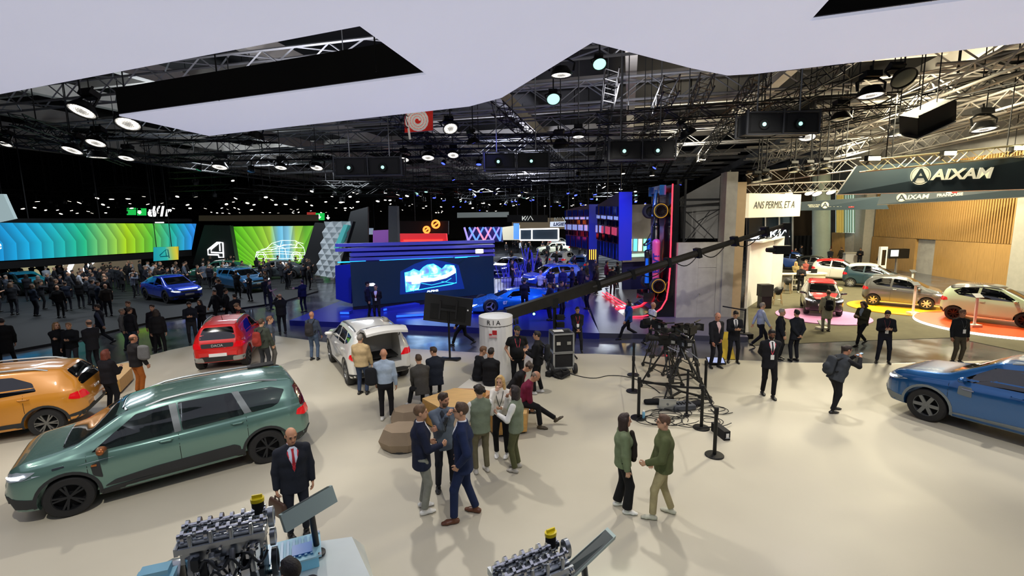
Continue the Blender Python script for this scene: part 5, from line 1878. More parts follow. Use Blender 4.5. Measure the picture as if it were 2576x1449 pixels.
# corner of a hanging light sign at the far left
o = slab('hanging_sign', pxs([(-40, 566, 22), (36, 550, 22), (8, 488, 22), (-40, 488, 22)]), .15, glow('sign_pale', 'b8d0d4', .6))
tag(o, 'pale hanging sign panel cut by the left edge', 'sign')
hang(o, [aty(-20, 490, 22.05), aty(4, 490, 22.05)])
for k, (x, y, Y, kind) in enumerate(((330, 532, 70, 'arrow'), (356, 533, 70, 'arrow'), (805, 545, 80, 'run'), (783, 543, 80, 'red'))):
 o = slab('exit_sign', pxs([(x - 11, y + 9, Y), (x + 11, y + 9, Y), (x + 11, y - 9, Y), (x - 11, y - 9, Y)]), .1, glow('exit_red', 'c04038', .6) if kind == 'red' else glow('exit_green', '20c050', 1.0))
 tag(o, ('small red sign' if kind == 'red' else 'glowing green exit sign') + (' far left, first', ' far left, second', ' above the faceted wall', ' above the faceted wall')[k], 'sign')
 g = MB()
 c = Vector((1 * .64, -.02, .5))
 g.beam(c + Vector((0, 0, .35)), c - Vector((0, 0, .3)), .12)
 g.beam(c - Vector((.25, 0, .05)), c - Vector((0, 0, .35)), .12)
 g.beam(c - Vector((-.25, 0, .05)), c - Vector((0, 0, .35)), .12)
 g.build('arrow', glow('exit_white', 'ffffff', 1.2), o)
 hang(o, [aty(x, y - 8, Y + .05)], .03)
o = thing('lit_sign', 'small white glowing slanted lettering above the long LED wall', 'sign', aty(398, 533, 60))
MB().box((0, 0, -.95), (1.4, .05, .2)).box((0, 0, -1.3), (1.1, .05, .2)).build('light_bar', glow('numeral_white', 'ffffff', 1.3), o)
text('lettering', 'd/1r', 1.7, glow('numeral_white', 'ffffff', 1.3), o, .05, shear=.3, bold=.05, M4=frame((0, 0, 0), (1, 0, 0)))
hang(o, [o.location + Vector((.1, 0, 0)), o.location + Vector((-.9, 0, 0))], .04)
# ================================================================ sports car stand in the middle
al, AL, AH = screen('led_screen', [(888, 772, 24.6), (1244, 738, 27.4), (1241, 644, 27.4), (881, 660, 24.6)], 'large dark blue LED screen showing a glowing car front', 'screen', lambda L, H: M('screen_navy', '0b1826', .35, emit=.22, ecol='1c3a5c'), .25)
CYAN, WHT, BLU = glow('car_cyan', '30b8ff', 2.2), glow('car_white', 'd0f4ff', 4), glow('car_blue', '1260c8', 1.0)
fx = lambda a, b, z: (AL * (.355 + .36 * a), AH * (.22 + .62 * b), z)
mh = bpy.data.materials.new('car_picture')
mh.use_nodes = True
nt = mh.node_tree
nz, rp_, tc_ = nt.nodes.new('ShaderNodeTexNoise'), nt.nodes.new('ShaderNodeValToRGB'), nt.nodes.new('ShaderNodeTexCoord')
nz.inputs['Scale'].default_value = 2.6
nz.inputs['Detail'].default_value = 4
el = rp_.color_ramp.elements
el[0].position, el[0].color = .36, lin('0a3c9c')
el[1].position, el[1].color = .66, lin('d8f8ff')
el.new(.50).color = lin('28b0f0')
nt.links.new(tc_.outputs['Object'], nz.inputs['Vector'])
nt.links.new(nz.outputs['Fac'], rp_.inputs[0])
nt.links.new(rp_.outputs[0], nt.nodes['Principled BSDF'].inputs['Emission Color'])
nt.nodes['Principled BSDF'].inputs['Emission Strength'].default_value = 1.5
sil = [(0, .02), (0, .75), (.1, .78), (.17, .86), (.28, .76), (.36, .9), (.44, .98), (.56, 1), (.64, .9), (.72, .78), (.8, .93), (.88, .92), (.97, .88), (1, .7), (1, .2)]
for nm_, pl_, z_, mt_ in (('picture_halo', [(-.12, -.06), (-.08, .8), (.2, 1.05), (.5, 1.2), (.8, 1.05), (1.06, .9), (1.16, -.06)], .008, glow('halo_blue', '143c78', .28)), ('picture_body', [p_ for p_ in sil[:-1]] + [(1, .6), (.8, .42), (.55, .34), (.3, .33), (.24, .05)], .012, mh),
       ('picture_band', [(0, .42), (.3, .34), (.55, .34), (.8, .42), (1, .6), (1, .76), (.8, .56), (.55, .46), (.3, .5), (0, .62)], .02, WHT), ('picture_glow', [(.12, .3), (.28, .3), (.3, .62), (.14, .6)], .024, WHT)):
 g = MB()
 g.prism([fx(p_[0], p_[1], z_) for p_ in pl_], (0, 0, .004))
 g.build(nm_, mt_, al, ang=None)
g = MB()
for ln in (sil + [sil[0]], [(.34, .86), (.31, .6), (.66, .6), (.64, .88)], [(.24, .05), (.5, .1), (.9, .16), (1, .22)], [(.3, .3), (.5, .2), (.78, .28), (.9, .4)], [(.02, .02), (.1, .2), (.04, .34)], [(.14, .02), (.2, .2)], [(.48, .6), (.47, .9)], [(.70, .3), (.96, .2)]):
 g.tube([fx(p_[0], p_[1], .03) for p_ in ln], .014, 4)
g.build('picture_lines', CYAN, al)
text('wordmark', 'ALPINE', .13, WHT, al, .01, bold=.004, sx=1.5, M4=Matrix.Translation((AL * .54, AH * .2, .02)))
g = MB()
for t in np.linspace(0, 1, 5):
 g.tube([(AL * (.115 + .012 * math.cos(a * 1.0)) + t * AL * .025, AH * .44 + .12 * math.sin(a), .03) for a in np.linspace(0, 3, 5)], .03, 4)
g.build('emblem', glow('emblem_white', 'ffffff', 2.5), al)
MB().box((AL / 2, -.18, -.12), (AL, .3, .3)).build('plinth', MATT, al)
for t in (.08, .5, .92):
 MB().box((AL * t, -.3, -.14), (.12, .36, .3)).build('support', MATT, al)
# fins of purple light above the screen
fn = thing('fin_wall', 'row of long blue lit fins with cyan light lines behind the LED screen', 'wall', aty(843, 780, 26))
fb = Vector(fn.location)
PUR, BLE = M('fin_purple', '7478b8', .4, .2), glow('edge_cyan', '20a0ff', 2.5)
for k, (ya, yb, x0) in enumerate(((617, 607, 843), (629, 618, 843), (641, 630, 880), (652, 641, 880))):
 a, b = aty(x0, ya, 26), aty(1241, yb, 29.5)
 MB().beam(a - fb, b - fb, .5, .17).build('fin', PUR, fn)
for x0, y0, x1, y1 in ((850, 660, 950, 656), (955, 656, 1140, 648), (1145, 648, 1205, 645)):
 MB().beam(aty(x0, y0, 25.8) - fb, aty(x1, y1, 28) - fb, .05, .06).build('light_line', BLE, fn)
slab('side_panel', [p - fb for p in pxs([(845, 752, 26), (884, 764, 25.6), (884, 664, 25.6), (843, 668, 26)])], .2, M('panel_blue', '2838a0', .4), fn)
slab('back_panel', [p - fb for p in pxs([(884, 700, 27), (1241, 690, 30), (1241, 612, 30), (884, 622, 27)])], .1, M('panel_navy', '1c2468', .5), fn)
g = MB()
g.lathe([(0, -.12), (.22, -.1), (.22, .1), (0, .12)], 20, aty(1206, 632, 27) - fb)
g.build('lamp', glow('lamp_hot', 'fff6e0', 7), fn)
# low light steps at the foot of the screen
for k, (x0, y0, x1, y1) in enumerate(((860, 782, 882, 782), (968, 774, 1050, 762), (1000, 790, 1190, 778))):
 a, b = at(x0, y0, .25), at(x1, y1, .25)
 o = thing('light_step', 'low blue lit step at the foot of the LED screen, %s' % ('short left one', 'middle one', 'long front one')[k], 'step', (a + b) / 2 - Vector((0, 0, .15)))
 MB().beam(a - o.location - Vector((0, 0, .09)), b - o.location - Vector((0, 0, .09)), .5, .18).build('step_box', M('panel_blue', '2838a0', .4), o)
 MB().beam(a - o.location + Vector((0, -.26, -.06)), b - o.location + Vector((0, -.26, -.06)), .02, .10).build('light_strip', glow('step_glow', '2860ff', 1.6), o)
# hanging mirrored strip panels
for k, (pp, nst, lb) in enumerate((([(1503, 640, 27), (1556, 656, 24), (1556, 483, 24), (1503, 516, 27)], 10, 'nearer'), ([(1424, 618, 38), (1481, 628, 33), (1481, 514, 33), (1424, 528, 38)], 12, 'farther'))):
 r_, L, H = screen('strip_panel', pp, lb + ' of two hanging blue panels of mirrored vertical strips', 'panel', lambda L, H: M('strip_back', '10143c', .3), .7, M('strip_frame', '2430a0', .35, emit=.25))
 for i in range(nst):
  for j, (v0, v1, mt) in enumerate(((.02, .30, 'strip_blue'), (.32, .44, 'strip_dark'), (.46, .60, 'strip_red' if (k == 0 and i > 2) else 'strip_pale'), (.62, .72, 'strip_dark'), (.74, .80, 'strip_pale'), (.82, .98, 'strip_blue'))):
   mm = {'strip_blue': M('strip_blue', '3044c0', .08, .9, emit=.05), 'strip_dark': M('strip_dark', '141a50', .08, .9), 'strip_pale': M('strip_pale', '9fb0f0', .1, .6, emit=.6), 'strip_red': M('strip_red', 'd05070', .15, .5, emit=.5)}[mt]
   MB().box((L * (i + .5) / nst, H * (v0 + v1) / 2, .03 + .05 * ((i * 7 + j) % 3)), (L / nst * .62, H * (v1 - v0), .05)).build('strip', mm, r_, ang=None)
 hang(r_, [r_.matrix_world @ Vector((L * t, H - .1, -.3)) for t in (.2, .8)], .03)
# column, blue backdrop right of the panels
o = slab('backdrop', pxs([(1566, 660, 30), (1668, 655, 30), (1668, 512, 30), (1566, 516, 30)]), .3, CONCD)
tag(o, 'dark concrete backdrop behind the racing car', 'wall')
o = slab('display_wall', pxs([(1566, 775, 30.5), (1660, 770, 30.5), (1660, 636, 30.5), (1566, 640, 30.5)]), .2, M('display_navy', '141a58', .4))
tag(o, 'blue display wall with a lit shelf under the dark backdrop', 'wall')
for i, (x, c) in enumerate(((1572, 'ffd060'), (1584, 'fff0d0'), (1597, '60d0ff'), (1609, 'fff0d0'), (1622, '80ffd0'))):
 q = aty(x, 618, 30.1)
 o = tag(MB().box((0, 0, .35), (.22, .1, .75)).build('lit_display', glow('disp_' + c, c, 1.6), loc=q - Vector((0, .1, .3))), 'small glowing display tile behind the racing car, %s from the left' % ('first', 'second', 'third', 'fourth', 'fifth')[i], 'display', 'lit display tiles')
o = slab('counter_strip', pxs([(1566, 648, 29.9), (1660, 644, 29.9), (1660, 636, 29.9), (1566, 640, 29.9)]), .1, glow('counter_glow', 'b8e0d0', .9))
tag(o, 'pale glowing shelf under the small display tiles', 'shelf')
q = thing('warm_column', 'dark column with warm vertical light strips left of the nearer strip panel', 'column', at(1490, 705, .1))
MB().box((0, 0, 2.6), (.8, .4, 5.2)).build('shaft', M('panel_navy', '1c2468', .5), q)
for x in (-.25, -.1, .05, .2):
 MB().box((x, -.22, 2.1), (.05, .04, 1.1)).build('light_strip', glow('strip_warm', 'ffb040', 3), q)
MB().box((-.1, -.22, 4.1), (.22, .04, .22)).build('light_square', glow('sq_orange', 'ff8a20', 3), q)
MB().box((.12, -.22, 3.4), (.12, .04, .9)).build('light_bar', glow('bar_blue', '6090ff', 1.5), q)
# ================================================================ ramp with the upright racing car
rb = at(1681, 797, .05)
rp = thing('ramp', 'tall black ramp curving up into a wall with red neon edges', 'ramp', rb)
prf = [(-2.0, .0), (-1.2, .02), (-.7, .12), (-.35, .38), (-.12, .8), (-.04, 1.4), (0, 2.2), (0, 6.05), (.34, 6.05), (.34, -.0)]
g = MB()
g.prism([(x, 0, z) for x, z in prf], (0, 3.2, 0))
g.build('ramp_shell', M('ramp_black', '0c0d10', .22, coat=.6), rp, ang=30)
NEON = glow('neon_red', 'ff2030', 5)
for y in (-.03, 2.2):
 g = MB()
 g.tube([(x, y, z + .03) for x, z in prf[:8]], .03, 6)
 g.build('neon_edge', NEON, rp)
a, b = at(1515, 738, .12) - rb, at(1562, 768, .12) - rb
for k in (0, .25):
 MB().tube([a + Vector((k, 0, .05)), b + Vector((k, 0, .05))], .03, 6).build('floor_neon', NEON, rp)
fc = thing('racing_car', 'open-wheel racing car mounted nose up on the black ramp', 'racing car', rb + Vector((-.28, 1.35, 3.15)))
# local: x = away from ramp (roof), z = up = nose direction
FB, FP, FN = M('race_blue', '1878d8', .25, coat=1), M('race_pink', 'e85a90', .3, coat=1), M('race_black', '0c0d12', .25, coat=1)
S = Soft()
S.tap((-.05, 0, -2.3), (-.05, 0, -.4), (0, 1, 0), (.30, .18), (.42, .22), k=.1)
S.tap((-.05, 0, -.4), (-.02, 0, 1.0), (0, 1, 0), (.40, .22), (.24, .18), k=.1)
S.tap((-.02, 0, 1.0), (.05, 0, 2.6), (0, 1, 0), (.2, .15), (.09, .07), k=.08)
S.tap((-.30, 0, -2.0), (-.38, 0, -.2), (0, 1, 0), (.05, .10), (.12, .16), k=.1)
v_, f_ = S.mesh(.04)
mesh('chassis', v_, f_, FN, fc, None, None, 180)
for nm, s_, mt in (('engine_cover', ((-.42, -.17, -1.7), (-.44, -.17, -.5), .12), FB), ('nose_cone', ((-.13, -.02, 1.5), (-.05, 0, 2.75), .11), FB)):
 MB().tube([s_[0], s_[1]], [s_[2], s_[2] * .6], 10).build(nm, mt, fc)
for y in (-.46, .46):
 S = Soft()
 S.tap((-.08, y, -1.6), (-.1, y, .25), (0, 1, 0), (.14, .16), (.24, .2), k=.05)
 v_, f_ = S.mesh(.035)
 sd_ = mesh('sidepod', v_, f_, FP if y < 0 else FB, fc, None, None, 180)
 if y < 0:
  text('sponsor', 'BWT', .42, M('race_navy', '20308c', .4), sd_, .01, bold=.012, M4=Matrix(((0, -1, 0, -.14), (0, 0, -1, -.66), (1, 0, 0, -.7), (0, 0, 0, 1))))
t_, k_ = wheel_parts(.36, 12, '101010', .34, 1)
wme = None
for z, w2 in ((1.75, .80), (-1.75, .78)):
 for y in (-1, 1):
  if wme is None:
   a_ = t_.build('wheel', RUBBER, fc)
   b_ = k_.build('rim', [M('race_rim', '1c1c1e', .3, .8), MATT], a_)
   yl = MB()
   yl.lathe([(.30, .172), (.33, .172)], 32, axis='Y')
   yl.v = [(p[0], p[1], p[2]) for p in yl.v]
   n_ = 32
   yl.f = yl.f[:n_]
   c_ = yl.build('tyre_band', M('tyre_yellow', 'e0c020', .5), a_)
   wme = (a_.data, b_.data, c_.data)
  else:
   a_ = put(bpy.data.objects.new('wheel', wme[0]), fc)
   put(bpy.data.objects.new('rim', wme[1]), a_)
   put(bpy.data.objects.new('tyre_band', wme[2]), a_)
  a_.location = (-.08, y * w2, z)
  if y < 0:
   a_.rotation_euler = (0, 0, pi)
  MB().tube([(-.08, 0, z - .1), (-.08, y * (w2 - .1), z)], .03, 5).build('suspension_arm', FN, fc)
  MB().tube([(-.08, 0, z + .2), (-.08, y * (w2 - .1), z)], .03, 5).build('suspension_arm', FN, fc)
MB().box((.02, 0, 2.75), (.10, 1.7, .34)).box((.0, -.86, 2.7), (.3, .03, .45)).box((.0, .86, 2.7), (.3, .03, .45)).build('front_wing', FB, fc)
MB().box((-.55, 0, -2.35), (.30, 1.2, .10)).box((-.42, -.6, -2.35), (.55, .03, .45)).box((-.42, .6, -2.35), (.55, .03, .45)).build('rear_wing', FN, fc)
g = MB()
g.tube([(-.2, -.3, .35), (-.5, -.28, .15), (-.55, 0, .1), (-.5, .28, .15), (-.2, .3, .35)], .035, 6)
g.tube([(-.55, 0, .1), (-.25, 0, .7)], .03, 6)
g.build('halo', FN, fc)
# ================================================================ things far down the hall
FAR = [  # name, label, cat, corners, mat
 ('column', 'tall grey column rising behind the blue fins', 'column', [(977, 618, 38), (1001, 618, 38), (998, 518, 38), (977, 518, 38)], M('column_grey', '6a6e70', .7, var=.05), .8),
 ('stage_block', 'wide stepped stage with glowing red bands far behind the screen', 'stage', [(1003, 612, 55), (1124, 610, 55), (1122, 588, 55), (1003, 588, 55)], glow('red_glow', 'c02830', .9), 1),
 ('dark_backdrop', 'black backdrop with round orange lit emblems above the red stage', 'backdrop', [(1003, 590, 58), (1128, 590, 58), (1128, 556, 58), (1003, 556, 58)], M('far_black', '0c0c0e', .8), .5),
 ('shop_front', 'pink and purple lit booth far left of the grey column', 'booth', [(938, 612, 50), (978, 612, 50), (978, 578, 50), (938, 580, 50)], glow('booth_pink', '7a4898', .5), 1),
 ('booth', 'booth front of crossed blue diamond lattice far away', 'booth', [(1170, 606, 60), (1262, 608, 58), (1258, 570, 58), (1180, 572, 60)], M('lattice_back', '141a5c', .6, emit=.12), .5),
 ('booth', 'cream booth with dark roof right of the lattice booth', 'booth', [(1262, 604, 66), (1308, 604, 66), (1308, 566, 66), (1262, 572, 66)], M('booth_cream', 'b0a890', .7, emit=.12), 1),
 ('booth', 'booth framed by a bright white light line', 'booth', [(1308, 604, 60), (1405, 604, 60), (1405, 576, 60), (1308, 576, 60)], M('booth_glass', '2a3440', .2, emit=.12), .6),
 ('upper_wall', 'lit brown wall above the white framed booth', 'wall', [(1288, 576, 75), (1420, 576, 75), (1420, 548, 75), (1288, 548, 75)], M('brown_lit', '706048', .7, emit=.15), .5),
 ('sign_board', 'long black board with pale slanted lettering hanging mid hall', 'sign', [(1276, 559, 48), (1378, 559, 48), (1378, 541, 48), (1276, 541, 48)], M('board_dark', '14181a', .5), .5),
 ('sign_board', 'white sign with blue lettering right of the black board', 'sign', [(1384, 571, 52), (1430, 570, 52), (1430, 557, 52), (1384, 558, 52)], glow('ligier_white', 'd8e4f4', .9), .2),
 ('light_strip_wall', 'bright white strip wall far left of the red stage', 'wall', [(912, 590, 70), (938, 590, 70), (938, 574, 70), (912, 574, 70)], glow('wall_white', 'a0b0c8', .5), .3),
 ('blue_pillar', 'narrow glowing blue advertising pillar beside the framed booth', 'pillar', [(1292, 602, 62), (1306, 602, 62), (1306, 562, 62), (1292, 562, 62)], glow('pillar_blue', '4878d8', 1.0), .5),
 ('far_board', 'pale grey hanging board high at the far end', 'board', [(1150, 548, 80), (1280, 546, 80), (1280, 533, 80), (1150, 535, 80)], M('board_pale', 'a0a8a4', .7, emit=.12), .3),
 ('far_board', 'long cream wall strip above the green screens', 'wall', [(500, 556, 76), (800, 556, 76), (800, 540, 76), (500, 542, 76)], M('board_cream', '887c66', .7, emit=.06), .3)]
FO = {}
for nm, lb, ct, cs, mt, t in FAR:
 o = slab(nm, pxs(cs), t, mt)
 tag(o, lb, ct)
 if ct in ('sign', 'board', 'wall', 'backdrop'):
  c_ = sum(pxs(cs), Vector()) / 4
  hang(o, [c_ + Vector((-1, .1, 0)), c_ + Vector((1, .1, 0))], .04)
 FO[lb[:12]] = o
def onto(o, fn):
 """build fn(MB) in world space as a part of o"""
 g = MB()
 fn(g)
 g.v = [tuple(Vector(p) - o.location) for p in g.v]
 return g
o = FO['black backdr']
for x, y, r in ((1096, 564, 9), (1073, 578, 7.5)):
 def f_(g, x=x, y=y, r=r):
  c = aty(x, y, 57.6)
  k = r * 57 / FPX
  g.tube([c + Vector((k * cos(t), 0, k * sin(t))) for t in np.linspace(0, 2 * pi, 17)], .12, 5)
  g.tube([c + Vector((-k * .7, 0, -k * .5)), c + Vector((k * .7, 0, k * .5))], .1, 5)
 onto(o, f_).build('round_emblem', glow('emblem_orange', 'ff7a30', 3), o)
o = FO['wide stepped']
for k in range(4):
 onto(o, lambda g: g.beam(aty(1010 + k * 6, 610 - k * 5, 54.8 + k * .3), aty(1118 - k * 4, 609 - k * 5, 54.8 + k * .3), .3, .2)).build('red_band', glow('band_red', 'ff4038', 1.6), o)
o = FO['booth front ']
for k in range(5):
 for s in (-1, 1):
  x = 1178 + k * 20
  onto(o, lambda g: g.beam(aty(x, 606, 57.5), aty(min(1262, max(1168, x + s * 18)), 572, 57.5), .22, .2)).build('lattice_bar', glow('lattice_%d' % (k % 3), ('b0a0ff', '70a8ff', 'ff9ac0')[k % 3], .9), o)
o = FO['booth framed']
WG = glow('frame_white', 'ffffff', 2.6)
for a, b in (((1308, 604), (1405, 604)), ((1308, 577), (1405, 575)), ((1308, 604), (1308, 577)), ((1405, 604), (1405, 575)), ((1338, 604), (1338, 576))):
 onto(o, lambda g: g.beam(aty(*a, 59.6), aty(*b, 59.6), .16, .16)).build('light_bar', WG, o)
KW = glow('kia_pale', 'c8ccc8', 1.0)
KIA = [[(0, 0), (0, 1)], [(0, .45), (.75, 1)], [(.25, .62), (.75, 0), (1.45, 1)], [(1.45, 1), (1.45, 0), (2.1, 1)], [(2.1, 1), (2.1, 0)], [(1.5, .1), (2.1, 1)]]
KIA = [[(0, 0), (.0, 1)], [(0, .3), (.75, 1)], [(.3, .58), (.62, 0), (1.25, 1), (1.25, 0), (1.9, 1), (2.5, .0)]]
def kia(par, p, xd, h, mat):
 m = frame(p, xd)
 g = MB()
 for ln in KIA:
  g.tube([m @ Vector(((a - 1.2) * h, (b - .5) * h, .05)) for a, b in ln], h * .09, 4)
 g.v = [tuple(Vector(q) - par.location) for q in g.v]
 g.build('lettering', mat, par)
kia(FO['long black b'], aty(1327, 549, 47.7), (1, 0, 0), .42, KW)
o = FO['white sign w']
text('lettering', 'LIGIER', .48, M('ligier_blue', '1838a0', .4), o, .03, shear=.2, bold=.02, sx=1.1, M4=Matrix.Translation(-o.location) @ frame(aty(1409, 564.3, 51.75), (1, 0, 0)))
o = thing('lit_letters', 'glowing white slanted letters on the dark glazing at the far right', 'sign', aty(1958, 588, 49))
kia(o, aty(1961, 587, 49), (1, 0, 0), .75, glow('kia_white', 'ffffff', 6))
o = thing('lit_letters', 'dim slanted letters right of the black board', 'sign', aty(1408, 551, 60))
kia(o, aty(1408, 552, 60), (1, 0, 0), .5, M('kia_dim', '707674', .5, emit=.2))
# sculpture of blue sticks beside the blue car
sk = thing('stick_sculpture', 'sculpture of many blue painted sticks standing on a white plinth', 'sculpture', at(1305, 706, .1))
MB().box((0, 0, .12), (2.6, .6, .24)).build('plinth', WHITE, sk)
for i in range(34):
 x = random.uniform(-1.5, 1.2)
 hh = random.uniform(.8, 1.4) if x < .2 else random.uniform(1.2, 2.4)
 MB().beam((x, random.uniform(-.2, .2), .2), (x + random.uniform(-.5, .5), random.uniform(-.3, .3), .2 + hh), .05).build('stick', M('stick_blue', '6a6cd8', .5), sk)
# railing right of the screen
rl = thing('railing', 'black metal railing right of the LED screen', 'railing', at(1262, 742, .1))
for z in (.05, 1.0):
 MB().beam((-.4, 0, z), (1.0, .6, z), .04).build('rail', BLACK, rl)
for i in range(9):
 MB().beam((-.4 + i * .175, i * .075, 0), (-.4 + i * .175, i * .075, 1.0), .025).build('baluster', BLACK, rl)
# ================================================================ right stand: banners, booth, furniture
BN = M('banner_slate', '3a4a54', .45, var=.06, scale=1)
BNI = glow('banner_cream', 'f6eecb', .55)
def banner(px, label, Y0, t=.2):
 o = slab('banner', pxs(px), t, [BN, WHITE])
 hang(o, [p_ + Vector((0, .12, 0)) for p_ in (pxs(px)[3].lerp(pxs(px)[2], t_) - Vector((0, 0, .1)) for t_ in (.2, .8))])
 return tag(o, label, 'banner')
def emblem(par, p, xd, r, mat):
 m = frame(p, xd)
 g = MB()
 k = 28
 for r0, r1 in ((r, r * .90),):
  v = [m @ Vector((q * cos(2 * pi * i / k), q * sin(2 * pi * i / k), .03)) for q in (r0, r1) for i in range(k)]
  g.add(v, [(i, (i + 1) % k, k + (i + 1) % k, k + i) for i in range(k)])
 g.v = [tuple(Vector(q) - par.location) for q in g.v]
 g.build('emblem_ring', mat, par, ang=None)
 g = MB()
 v = [m @ Vector((r * .84 * cos(2 * pi * i / k), r * .84 * sin(2 * pi * i / k), .028)) for i in range(k)]
 g.add(v, [tuple(range(k))])
 g.v = [tuple(Vector(q) - par.location) for q in g.v]
 g.build('emblem_disc', mat, par, ang=None)
 text('emblem_letter', 'A', r * 2.0, BN, par, .01, bold=r * .04, sx=1.15, M4=Matrix.Translation(-par.location) @ m @ Matrix.Translation((0, -.05 * r, .04)))
def onp(a, b, px, py, off=.04):
 """point of the upright plane through a and b seen at a pixel"""
 n = (b - a).cross(Vector((0, 0, 1))).normalized()
 o_ = Vector((0, 0, CAMH))
 if n.dot(o_ - a) < 0:
  n = -n
 d = ray(px, py)
 return o_ + d * ((a - o_).dot(n) / d.dot(n)) + n * off
b1 = banner([(2106, 489, 20.5), (2640, 474, 19), (2640, 392, 19), (2156, 417, 20.5)], 'large slate banner with cream emblem and brand name hanging at the right', 20)
xd = aty(2640, 474, 19) - aty(2106, 489, 20.5)
q0 = lambda x, y: onp(aty(2106, 489, 20.5), aty(2640, 474, 19), x, y)
emblem(b1, q0(2313, 442), xd, 22 * 20 / FPX, BNI)
text('lettering', 'AIXAM', .58, BNI, b1, .02, shear=.18, bold=.016, sx=1.16, M4=Matrix.Translation(-b1.location) @ frame(q0(2416, 439), xd))
b2 = banner([(2206, 515, 33), (2640, 492, 28), (2640, 468, 28), (2218, 484, 33)], 'slate banner with small brand name and tricolour strip behind the large one', 30)
xd = aty(2640, 492, 28) - aty(2206, 515, 33)
q0 = lambda x, y: onp(aty(2206, 515, 33), aty(2640, 492, 28), x, y)
emblem(b2, q0(2268, 497), xd, 10 * 32 / FPX, BNI)
text('lettering', 'AIXAM', .40, BNI, b2, .02, shear=.18, bold=.01, sx=1.12, M4=Matrix.Translation(-b2.location) @ frame(q0(2301, 496), xd))
text('lettering', 'FRANÇAISE', .24, BNI, b2, .02, bold=.01, M4=Matrix.Translation(-b2.location) @ frame(q0(2389, 490), xd))
for i, c in enumerate(('e8e8e8', 'c83030')):
 onto(b2, lambda g: g.beam(q0(2380 + i * 14, 484.5), q0(2394 + i * 14, 484), .02, .09)).build('tricolour_strip', glow('tri_' + c, c, .3), b2)
b3 = banner([(2014, 530, 38), (2236, 526, 36), (2222, 494, 36), (2014, 508, 38)], 'farthest slate banner with tiny brand name, behind the lettered white banner', 38)
xd = aty(2236, 526, 36) - aty(2014, 530, 38)
q0 = lambda x, y: onp(aty(2014, 530, 38), aty(2236, 526, 36), x, y)
emblem(b3, q0(2075, 516), xd, 8 * 38 / FPX, BNI)
text('lettering', 'AIXAM', .34, BNI, b3, .02, shear=.18, bold=.02, M4=Matrix.Translation(-b3.location) @ frame(q0(2097, 516), xd))
text('lettering', 'FABRICATION\nFRANÇAISE', .13, BNI, b3, .02, M4=Matrix.Translation(-b3.location) @ frame(q0(2047, 518), xd))
text('lettering', 'FRANÇAISE', .24, BNI, b3, .02, M4=Matrix.Translation(-b3.location) @ frame(q0(2139, 516), xd))
for y in (511, 521):
 onto(b3, lambda g: g.beam(q0(2134, y), q0(2148, y - .5), .02, .07)).build('tricolour_strip', glow('tri_c83030', 'c83030', .3), b3)
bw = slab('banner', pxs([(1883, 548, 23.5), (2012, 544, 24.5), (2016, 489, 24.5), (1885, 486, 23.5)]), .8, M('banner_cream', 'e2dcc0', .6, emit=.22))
tag(bw, 'cream box banner with dark italic lettering beside the beige pillar', 'banner')
hang(bw, [aty(1910, 492, 23.9), aty(1995, 492, 24.6)])
xd = aty(2012, 544, 24.5) - aty(1883, 548, 23.5)
text('lettering', 'ANS PERMIS, ET A', .50, M('ink_grey', '3a3c3e', .6), bw, .01, shear=.25, sx=.66, M4=Matrix.Translation(-bw.location) @ frame(aty(1948, 516, 23.95), xd))
# white booth with a door and the letters GA
bt = thing('white_booth', 'white booth box with a flush door and dark letters', 'booth', at(1876, 772, HALL))
bb = Vector(bt.location)
pA, pB = at(1872, 775, HALL), at(1934, 735, HALL)
slab('booth_side', [p - bb for p in (pA, pB, pB + Vector((0, 0, 3.5)), pA + Vector((0, 0, 3.5)))], .12, WHITE, bt)
pC = pB + CX * .7
slab('booth_end', [p - bb for p in (pB, pC, pC + Vector((0, 0, 3.5)), pB + Vector((0, 0, 3.5)))], .12, WHITE, bt)
slab('booth_top', [p - bb + Vector((0, 0, 3.5)) for p in (pA, pB, pC, pA + CX * .7)], .08, WHITE, bt)
dd = (pB - pA).normalized()
nn = Vector((dd.y, -dd.x, 0))
if nn.dot(-pA) < 0:
 nn = -nn
da = pA + dd * ((pB - pA).length * .22) + nn * .012
slab('door', [p - bb for p in (da, da + dd * 3.2, da + dd * 3.2 + Vector((0, 0, 2.1)), da + Vector((0, 0, 2.1)))], .02, M('white_door', 'dcdcd6', .4), bt)
rr_ = ray(1892, 682)
hit_ = Vector((0, 0, CAMH)) + rr_ * ((pA - Vector((0, 0, CAMH))).dot(nn) / rr_.dot(nn))
text('letters', 'GA', .42, M('ink_grey', '3a3c3e', .6), bt, .01, M4=Matrix.Translation(-bb) @ frame(hit_ + nn * .03, dd if dd.cross(Vector((0, 0, 1))).dot(nn) > 0 else -dd))
bt2 = thing('lit_booth', 'narrow white booth block glowing at its right edge', 'booth', at(1940, 716, HALL))
MB().box((.35, 1.2, 1.5), (.7, 2.4, 3.0)).build('block', WHITE, bt2)
MB().box((.72, .9, 1.9), (.05, 1.4, 2.0)).build('light_panel', glow('booth_glow', 'fffce0', 2.2), bt2)
cl = thing('clip_lamp', 'small cluster of lit lamps on top of the white booth', 'lamp', at(1890, 606, 3.5 + HALL))
cl.location = aty(1893, 602, pA.y + 1)
for i in (-1, 0, 1):
 MB().lathe([(0, -.08), (.12, -.06), (.12, .1), (0, .14)], 12, (i * .22, 0, .1)).build('lamp_head', glow('clip_glow', 'e8f0ff', 8), cl)
MB().beam((-.4, 0, -.05), (.4, 0, -.05), .05).build('bar', BLACK, cl)
